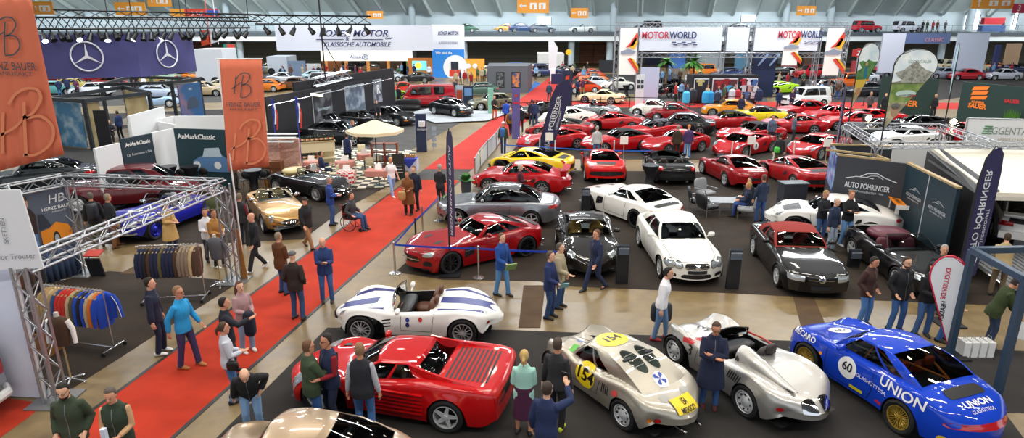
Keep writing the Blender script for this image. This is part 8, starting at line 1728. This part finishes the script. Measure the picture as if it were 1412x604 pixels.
for k in range(4):b=MB();b.box(g+V(0,.03,.2+.24*k),(.75,.03,.2));d=b.build('drawer',mat('cabinet_wood','7a4a2c'),r);b=MB();b.ell(g+V(0,.0,.2+.24*k),(.03,.02,.02),8,6);b.build('knob',CHROME,d)
r=thing('bookshelf','red-brown shelf of boxes and leaflets in the cafe','shelf');g=G(532,237);b=MB()
for z in(.1,.55,1.0,1.42):b.box(g+V(0,0,z),(1.25,.4,.04))
for x_ in(-.62,0,.62):b.box(g+V(x_,0,.75),(.05,.4,1.45))
b.build('carcase',plain('8a4424',.5),r);random.seed(8)
for k in range(14):b=MB();p=g+V(-.5+.17*(k%7),-.02,.14+.45*(k//7)*1+.0);b.box(p+V(0,0,.12),(.12,.25,.24));t=thing('book','%s box file on the red-brown cafe shelf, %s row'%(['white','cream','grey','red','blue','tan','pale green'][k%7],['bottom','middle'][k//7]),'box','files on the cafe shelf');b.build('cover',plain(['e8e8e8','d8ccb0','8a8c90','a8343a','3a5a90','b8945c','9ab49a'][k%7]),t)
r=thing('chalkboard','black chalkboard with handwriting by the cafe entrance','sign');g=G(551,246);b=MB();b.box(g+V(0,0,.6),(.55,.05,1.2),rx=.12);b.build('board',plain('2a3234'),r);b=MB()
for z in range(6):b.box(g+V(0,-.06+.02*z,.3+.15*z),(.38-.05*(z%3),.01,.03))
b.build('handwriting',plain('c8d0d0'),r)
r=thing('display_table','small table with blue and white cloth and honey jars in the cafe','table');g=G(566,240);b=MB();b.prism([(g.x-.38,g.y-.3),(g.x+.38,g.y-.3),(g.x+.38,g.y+.3),(g.x-.38,g.y+.3)],.2,.8);b.build('tablecloth',plain('c8cce0',.7),r);b=MB();b.add([g+V(-.39,-.31,.81),g+V(.39,-.31,.81),g+V(0,-.32,.35)],[(0,1,2)]);b.add([g+V(-.39,-.31,.815),g+V(.39,-.31,.815),g+V(.39,.31,.815),g+V(-.39,.31,.815)],[(0,1,2,3)]);b.build('blue_cloth',plain('2840a8',.7),r)
for k in range(5):t=thing('jar','jar of honey-coloured preserve on the blue and white table','jar','jars on the blue cloth');p=g+V(-.25+.12*k,0,.82);b=MB();b.lathe([(.001,0),(.05,0),(.05,.12),(.04,.14)],p,n=10);b.build('glass',plain('b8802c',.2),t,40);b=MB();b.cyl(p+V(0,0,.14),p+V(0,0,.17),.045,n=10);b.build('lid',plain('c8a850',.3,.6),t)
def bar(lb,x,y,col=BLKW,h=1.08,rd=.38):
    g=G(x,y);r=thing('bar_table',lb,'table','covered bar tables');b=MB();b.lathe([(rd,h-.03),(rd*.45,h*.55),(rd*.5,.3),(rd*.85,.0)],g,n=20);b.build('stretch_cover',col,r,60);b=MB();b.lathe([(.001,h),(rd,h),(rd,h-.03),(.001,h-.03)],g,n=24);b.build('table_top',plain('2c2e34',.3),r,30)
bar('black covered bar table between the two sports cars seen from behind',895,260);bar('black covered bar table beside the wooden sideboard',352,268);bar('black covered bar table before the green classic wall, left',236,262);bar('black covered bar table before the green classic wall, right',266,262);bar('black covered bar table by the column of vintage cars',863,133)
for i,(x,y)in enumerate([(222,266),(250,268),(282,266),(340,272),(364,270),(368,268)]):
    g=G(x,y);r=thing('bar_stool','black bar stool with golden legs, %s'%['leftmost before the green wall','between the two bar tables','right of the bar tables by the green wall','left of the table under the orange banner','right of the table under the orange banner','close to the sideboard'][i],'stool','bar stools');b=MB();b.ell(g+V(0,0,.76),(.2,.2,.05),14,6);b.ell(g+V(0,.17,.92),(.19,.04,.16),14,6);b.build('seat',BLACK,r,60)
    for a in range(4):b=MB();a_=math.pi/4+a*math.pi/2;b.tube([g+V(.12*math.cos(a_),.12*math.sin(a_),.74),g+V(.24*math.cos(a_),.24*math.sin(a_),0)],.013,5);b.build('leg',plain('c8963c',.3,.8),r)
GREYF=plain('8a8c90',.6)
def lounge(lb,x,y,rz,m):
    g=G(x,y);r=empty('armchair',lb,'armchair',(g.x,g.y,0),R(rz),'lounge armchairs');b=MB();b.ell((0,0,.40),(.34,.33,.08),16,8,e=.5);b.build('seat',m,r,60);b=MB();b.ell((-.32,0,.66),(.07,.33,.28),16,8,e=.5,T=Matrix.Rotation(-.2,3,'Y'));b.build('backrest',m,r,60)
    for s in(1,-1):b=MB();b.tube([(-.3,s*.35,.0),(-.3,s*.35,.58),(.3,s*.35,.58),(.3,s*.35,.0)],.018,6);b.build('leg_frame',STEEL,r)
lounge('grey armchair with metal frame, furthest in the lounge group',972,278,-60,GREYF);lounge('black armchair at the left of the lounge group',961,290,-10,BLKW);lounge('black armchair at the front left of the lounge group',975,298,20,BLKW);lounge('grey armchair under the seated blond person',1028,302,160,GREYF);lounge('black armchair under the seated person in black',1030,293,-160,BLKW)
g=G(996,291);r=thing('coffee_table','low grey coffee table in the lounge group','table');b=MB();b.prism([(g.x-.6,g.y-.4),(g.x+.5,g.y-.5),(g.x+.6,g.y+.4),(g.x-.5,g.y+.5)],.42,.46);b.build('table_top',plain('6a6e74',.3),r)
for sx in(-.45,.45):
    for sy in(-.35,.35):b=MB();b.tube([g+V(sx,sy,0),g+V(sx,sy,.42)],.018,6);b.build('leg',STEEL,r)
r,w=bwall('dark green back wall with a printed vintage blue car and classic dealer lettering',gz(239,177,2.6),gz(312,179,2.6),2.6,mat('classic_wall','1c3c44',.6));w.text('AnMarkClassic',.30,w.L*.42,2.25,WHITE,r,bold=.008);f=lambda x,y:w.p(x,y,.02);c=w.L*.66
for pts,col in(([(c-1.1,.7),(c-.9,1.2),(c-.3,1.5),(c+.4,1.55),(c+.9,1.2),(c+1.0,.7)],'5a84b4'),([(c-.45,1.35),(c-.3,1.75),(c+.4,1.8),(c+.5,1.4)],'b8ccd8')):b=MB();b.add([f(*p)for p in pts],[tuple(range(len(pts)))]);b.v=[tuple(V(*v)+w.n*(.004 if col[0]=='b' else 0))for v in b.v];b.build('printed_car',plain(col),r)
for x_ in(-.75,.25):b=MB();blob(lambda x,y:w.p(x,y,.035),c+x_,1.0,.17,.17,b);b.build('printed_lamp',plain('e8ecf0'),r)
r,w=bwall('dark slate banner wall with classic dealer services and small photos',gz(166,192,2.6),gz(209,184,2.6),2.6,mat('slate_wall','22343f',.6));w.text('AnMarkClassic',.22,w.L*.5,2.32,WHITE,r,width=w.L*.8,bold=.005);w.text('Car Restoration & Sale',.15,w.L*.5,1.9,LOGO,r,width=w.L*.8)
for k in range(3):w.picture('photo',w.L*(.12+.28*k),w.L*(.34+.28*k),.75,1.15,mat('photo_%d'%k,'8a9aa8',.4,noise=(5,'3a4450',.4,.6)),r)
for i,(a,c,h,lb)in enumerate([((131,205),(165,197),2.5,'white partition left of the slate banner wall'),((210,183),(238,177),2.5,'white partition between the slate and the green wall'),((178,172),(240,160),2.5,'white partition behind the slate banner wall'),((240,160),(318,160),2.5,'long white partition behind the green wall'),((178,160),(226,147),3.0,'white panel board above the partitions'),((178,160),(240,172),2.4,'low white partition joining the rear ones')]):
    bwall(lb,gz(*a,h),gz(*c,h),h,LW)
def pavilion(lb,px,h,inner,posters=()):
    r=thing('pavilion',lb,'pavilion');P=[gz(x,y,h)for x,y in px];FR=plain('22272c',.5);n=len(P)
    for i in range(n):
        a,c=P[i],P[(i+1)%n];b=MB();b.tube([a+V(0,0,0),a+V(0,0,h)],.13,4);b.build('post',FR,r);b=MB();b.tube([a+V(0,0,h-.1),c+V(0,0,h-.1)],.15,4);b.build('beam',FR,r)
    for i,m,t0,t1 in inner:
        w=Wall(P[i],P[(i+1)%n]);b=MB();w.board(b,w.L*t0,w.L*t1,.05,h-.25,.06,-.1);b.build('panel',m,r)
    b=MB();b.loft([[V(p.x,p.y,0)for p in P],[V(p.x,p.y,.06)for p in P]]);b.build('deck',plain('6a5c48'),r)
CURT=mat('pale_curtain','a8966c',.8,noise=(1.5,'94825c',.4,.6));a0,a1,a2=(66,134),(115,137),(205,126)
pavilion('dark-framed open pavilion with wood curtains and seated people',[a0,a1,a2,(170,118)],2.9,[(0,mat('blue_print_wall','3a7ca8',.5,noise=(1.2,'9ab8cc',.45,.6)),.05,.8),(2,CURT,.1,.95),(1,CURT,.03,.22),(1,CURT,.62,.97)])
g=G(138,200);r=thing('price_column','black menu board in the pavilion','sign');b=MB();p=gz(137,152,2.3);b.box(p+V(0,0,1.15),(.75,.08,2.3));b.build('board',BLKW,r);put_text('NEU',.3,(p.x,p.y-.06,1.9),(1,0,0),(0,0,1),LOGO,r)if 0 else None
pavilion('dark-framed pavilion behind, with a large blue car poster at its right end',[(139,115),(236,112),(274,107),(180,104)],3.0,[])
w=Wall(gz(236,112,3.),gz(274,107,3.));r,w=bwall('blue evening-sky poster with a car on the rear pavilion',w.p(.3,0,.25),w.p(w.L-.3,0,.25),2.7,mat('evening_print','2c5c8c',.4,noise=(.5,'c87a5a',.5,.8)),name='poster_wall');f=lambda x,y:w.p(x*w.L,y,.02);b=MB();b.add([f(.25,.9),f(.3,1.4),f(.45,1.7),f(.7,1.7),f(.8,1.3),f(.78,.9)],[tuple(range(6))]);b.build('printed_car',plain('3a4c64',.3),r);w.text('NEU',.2,w.L*.5,2.3,WHITE,r)
for i,(x0,y0,x1,y1,c,lb)in enumerate([(272,68,305,118,'dfe2e8','white lorry body behind the violet star sign'),(370,78,395,104,'c8ced8','pale lorry at the left end of the white dealer banner'),(742,74,778,100,'e6e4de','white box lorry by the far carpet'),(641,52,700,84,'a8bcd8','pale blue stand structure under the gallery'),(700,62,745,84,'c0cce0','whitish stand structure left of the white box lorry'),(1210,46,1250,100,'c8cad8','pale pink-white tall stand wall'),(1248,46,1312,60,'5a6890','blue-grey fascia of the tall stand'),(1312,46,1366,102,'bcc6d8','pale blue tall stand wall'),(1382,60,1410,98,'c8a888','orange-beige poster wall at the right edge'),(1366,62,1382,104,'3c4478','dark blue stand wall with lamps'),(826,83,850,100,'22242a','black stand counter under the brown doors'),(50,50,60,60,'c8ccd0','small pale panel at the far left'),(318,92,352,112,'b8c0c8','pale far stand wall right of the orange banner'),(960,74,1000,102,'8a9498','grey camper stand above the shop'),(1012,72,1034,101,'4c7a98','blue seaside poster above the shop'),(446,84,470,104,'a8683c','orange-brown stand panel under the lit fascia'),(524,84,560,104,'5c4a3c','dark brown stand panel under the lit fascia'),(556,82,563,104,'4a9a50','green poster panel by the orange booth'),(398,84,420,106,'7a8ca4','grey-blue far stand wall beyond the black display wall'),(424,88,442,104,'e4e6ea','small white far booth beyond the black display wall'),(702,86,722,104,'3a6cb0','blue far stand panel behind the poster cabin'),(724,88,740,102,'dce0e6','white far stand panel left of the box lorry'),(1076,90,1100,104,'8a3a3c','dark red far stand panel under the race posters'),(1106,74,1126,102,'4a3426','brown timber stand wall between the race posters'),(1172,84,1204,108,'9a3038','dark red stand wall left of the narrow picture flag'),(890,76,912,90,'28324c','dark blue far poster behind the smaller palm'),(922,74,946,94,'3c6cb4','bright blue far poster between the palms'),(300,96,318,112,'c8b088','sand-coloured far booth left of the green column'),(1318,80,1350,104,'7c7a9c','violet-grey far stand wall above the green wall'),(1222,84,1244,104,'5c4c70','plum far stand wall behind the round-headed picture flag'),(760,102,776,116,'24305c','dark blue low stand wall before the box lorry')]):
    r,Y=fboard(lb,x0,y0,x1,y1,None if y1>82 and y0>46 or i in(0,)else 84,plain(c,.6),'stand_wall','stand',th=.3 if i not in(0,1,2)else 4)
    if i in(0,1,2):
        for k in range(2):b=MB();p=PY(x0+(x1-x0)*(.2+.6*k),y1,Y);b.cyl((p.x,Y-.1,.5),(p.x,Y+.3,.5),.48,n=16);b.build('wheel',RUBBER,r)
    if i==6:ftext(r,Y,'CLASSIC',1288,55,5,plain('c88a9a'),bold=.01)
for i,(x,y,hx)in enumerate([(1158,88,14),(1255,88,10)]):pass
r=thing('round_sign','red round-edged sign with a white letter above the orange off-roader','sign');Y=72;p=PY(1184,73,Y);b=MB();b.box((p.x,Y,p.z),(1.3,.2,.7));b.cyl((p.x,Y-.12,p.z),(p.x,Y+.1,p.z),.48,n=20);b.build('panel',plain('c02c2c'),r);ftext(r,Y-.1,'Z',1184,73.5,6,WHITE,bold=.02);b=MB();b.tube([(p.x,Y+.05,0),(p.x,Y+.05,p.z-.3)],.06,6);b.build('pole',STEEL,r)
r=thing('round_sign','small round yellow sign on a pole by the far carpet','sign');Y=88;p=PY(784,72,Y);b=MB();b.cyl((p.x,Y-.05,p.z),(p.x,Y,p.z),.38,n=16);b.build('disc',plain('e8c01c'),r);b=MB();b.tube([(p.x,Y,0),(p.x,Y,p.z)],.04,5);b.build('pole',STEEL,r)
r=thing('winged_flag','white curved flag on a stand by the white box lorry','flag');g=G(762,112);b=MB();b.slab([g+V(-.5,0,1.4),g+V(.35,0,1.4),g+V(.55,0,4.0),g+V(.1,0,4.7),g+V(-.6,0,5.0)],(0,.03,0));b.build('banner',LW,r);b=MB();b.box(g+V(0,.05,.7),(.6,.4,1.4));b.build('plinth',WHITE,r)
r=thing('red_kiosk','red and blue pedal stand on the gallery at the right','vehicle');q=PY(1366,44,YG+1.5);b=MB();b.box(q+V(0,0,1.6),(3.2,.8,1.0));b.build('box',plain('b82c34'),r);b=MB();b.box(q+V(0,0,.5),(3.6,1.0,.9));b.build('base',plain('3a5a90'),r)
def carried(name,lb,cat,p,size,m,rz=0,rx=0):b=MB();b.box((0,0,0),size,rx=rx);return tag(b.build(name,m,None,None,p,rz),lb,cat)
carried('magazine','green and white magazine in the hand of the walker in blue','magazine',PP['mag']['wr']+V(.05,-.06,0),(.3,.03,.22),plain('7a9a5c'),.4,.5)
carried('booklet','light blue booklet in the hand of the person in dark blue','booklet',PP['navyb']['wr']+V(.05,-.03,.02),(.22,.02,.16),plain('7ab0b8'),.3,.5)
carried('phone','black phone held by the person in the navy blazer','phone',PP['blaze']['wr']+V(-.02,-.06,.03),(.08,.012,.15),BLACK,0,1.0)
carried('phone','phone held up by the photographing person in navy','phone',PP['photo']['wr']+V(.0,.06,.07),(.15,.012,.08),BLACK,-.5);carried('phone','phone held by the person in olive','phone',PP['olive']['wr']+V(.02,.05,.05),(.08,.012,.15),BLACK,.5)
carried('phone','white phone in the hand of the person in the dark grey hoodie','phone',PP['hoodie']['wl']+V(0,-.02,0),(.08,.012,.15),WHITE);carried('bottle','small white and blue drink bottle held by the laughing person in the vest','bottle',PP['vest']['wr']+V(.04,-.05,.08),(.07,.07,.30),plain('c8d4e8',.3))
def sack(name,lb,p,r3,m,strap=None):
    r=thing(name,lb,'bag');b=MB();b.ell(p,r3,14,8,e=.5);b.build('bag_body',m,r,60)
    if strap:b=MB();b.tube(strap,.012,5);b.build('strap',m,r)
q=PP['hood'];sack('shoulder_bag','small black shoulder bag of the person in the pale hooded sweater',q['M']@V(.06,-.25,.92),(.11,.05,.10),BLACK,[q['M']@V(0,-.24,.98),q['M']@V(.13,.02,1.25),q['M']@V(0,.12,1.46)])
q=PP['white'];sack('carrier_bag','large dark grey bag carried by the person in white',q['wl']+V(-.05,.05,-.22),(.26,.08,.26),plain('34383e'),None);q=PP['mauve'];sack('folded_coat','dark blue padded coat over the arm of the person in mauve',q['wr']+V(.03,-.08,-.2),(.12,.10,.30),cloth('1c2034'))
q=PP['bcoat'];sack('paper_bag','kraft paper bag carried by the person in the brown coat',q['wr']+V(-.1,-.05,-.2),(.15,.07,.18),plain('b8905c'));q=PP['bpack'];sack('backpack','blue backpack on the walker with green sleeves',q['M']@V(-.20,0,1.22),(.12,.17,.26),plain('2c64a8'));q=PP['ypack'];sack('backpack','grey backpack on the walker in yellow and violet',q['M']@V(-.20,0,1.22),(.12,.16,.24),plain('4a4a60'))
q=PP['greybag'];sack('shoulder_bag','bright green shoulder bag of the visitor between the red cars',q['M']@V(-.16,.16,1.0),(.10,.22,.15),plain('3cb43c'));q=PP['bk1'];sack('backpack','dark backpack on the person with olive trousers',q['M']@V(-.20,0,1.22),(.12,.17,.26),plain('22242c'))
for x0,x1,y1,c,lb in((278,288,64,'d8502c','small orange-red flag hanging right of the violet star sign'),(289,299,61,'e8eaf0','small white flag hanging right of the orange-red one')):
    r=thing('hanging_flag',lb,'flag');a,c_=PY(x0,y1,50),PY(x1,42,50);b=MB();b.slab([V(a.x,50,a.z),V(c_.x,50,a.z+.2),V(c_.x,50,c_.z),V(a.x,50,c_.z)],(0,.03,0));b.tube([V(c_.x,50,a.z),V(c_.x,50,19)],.03,5);b.build('cloth',plain(c),r)
r,Y=fboard('green column with a red top band behind the smaller orange banner',314,61,323,110,None,plain('2c7a64'),'column','column',th=.6);fpic(r,Y,313.5,61,323.5,66,plain('d0402c'),'top_band')
settle_all()
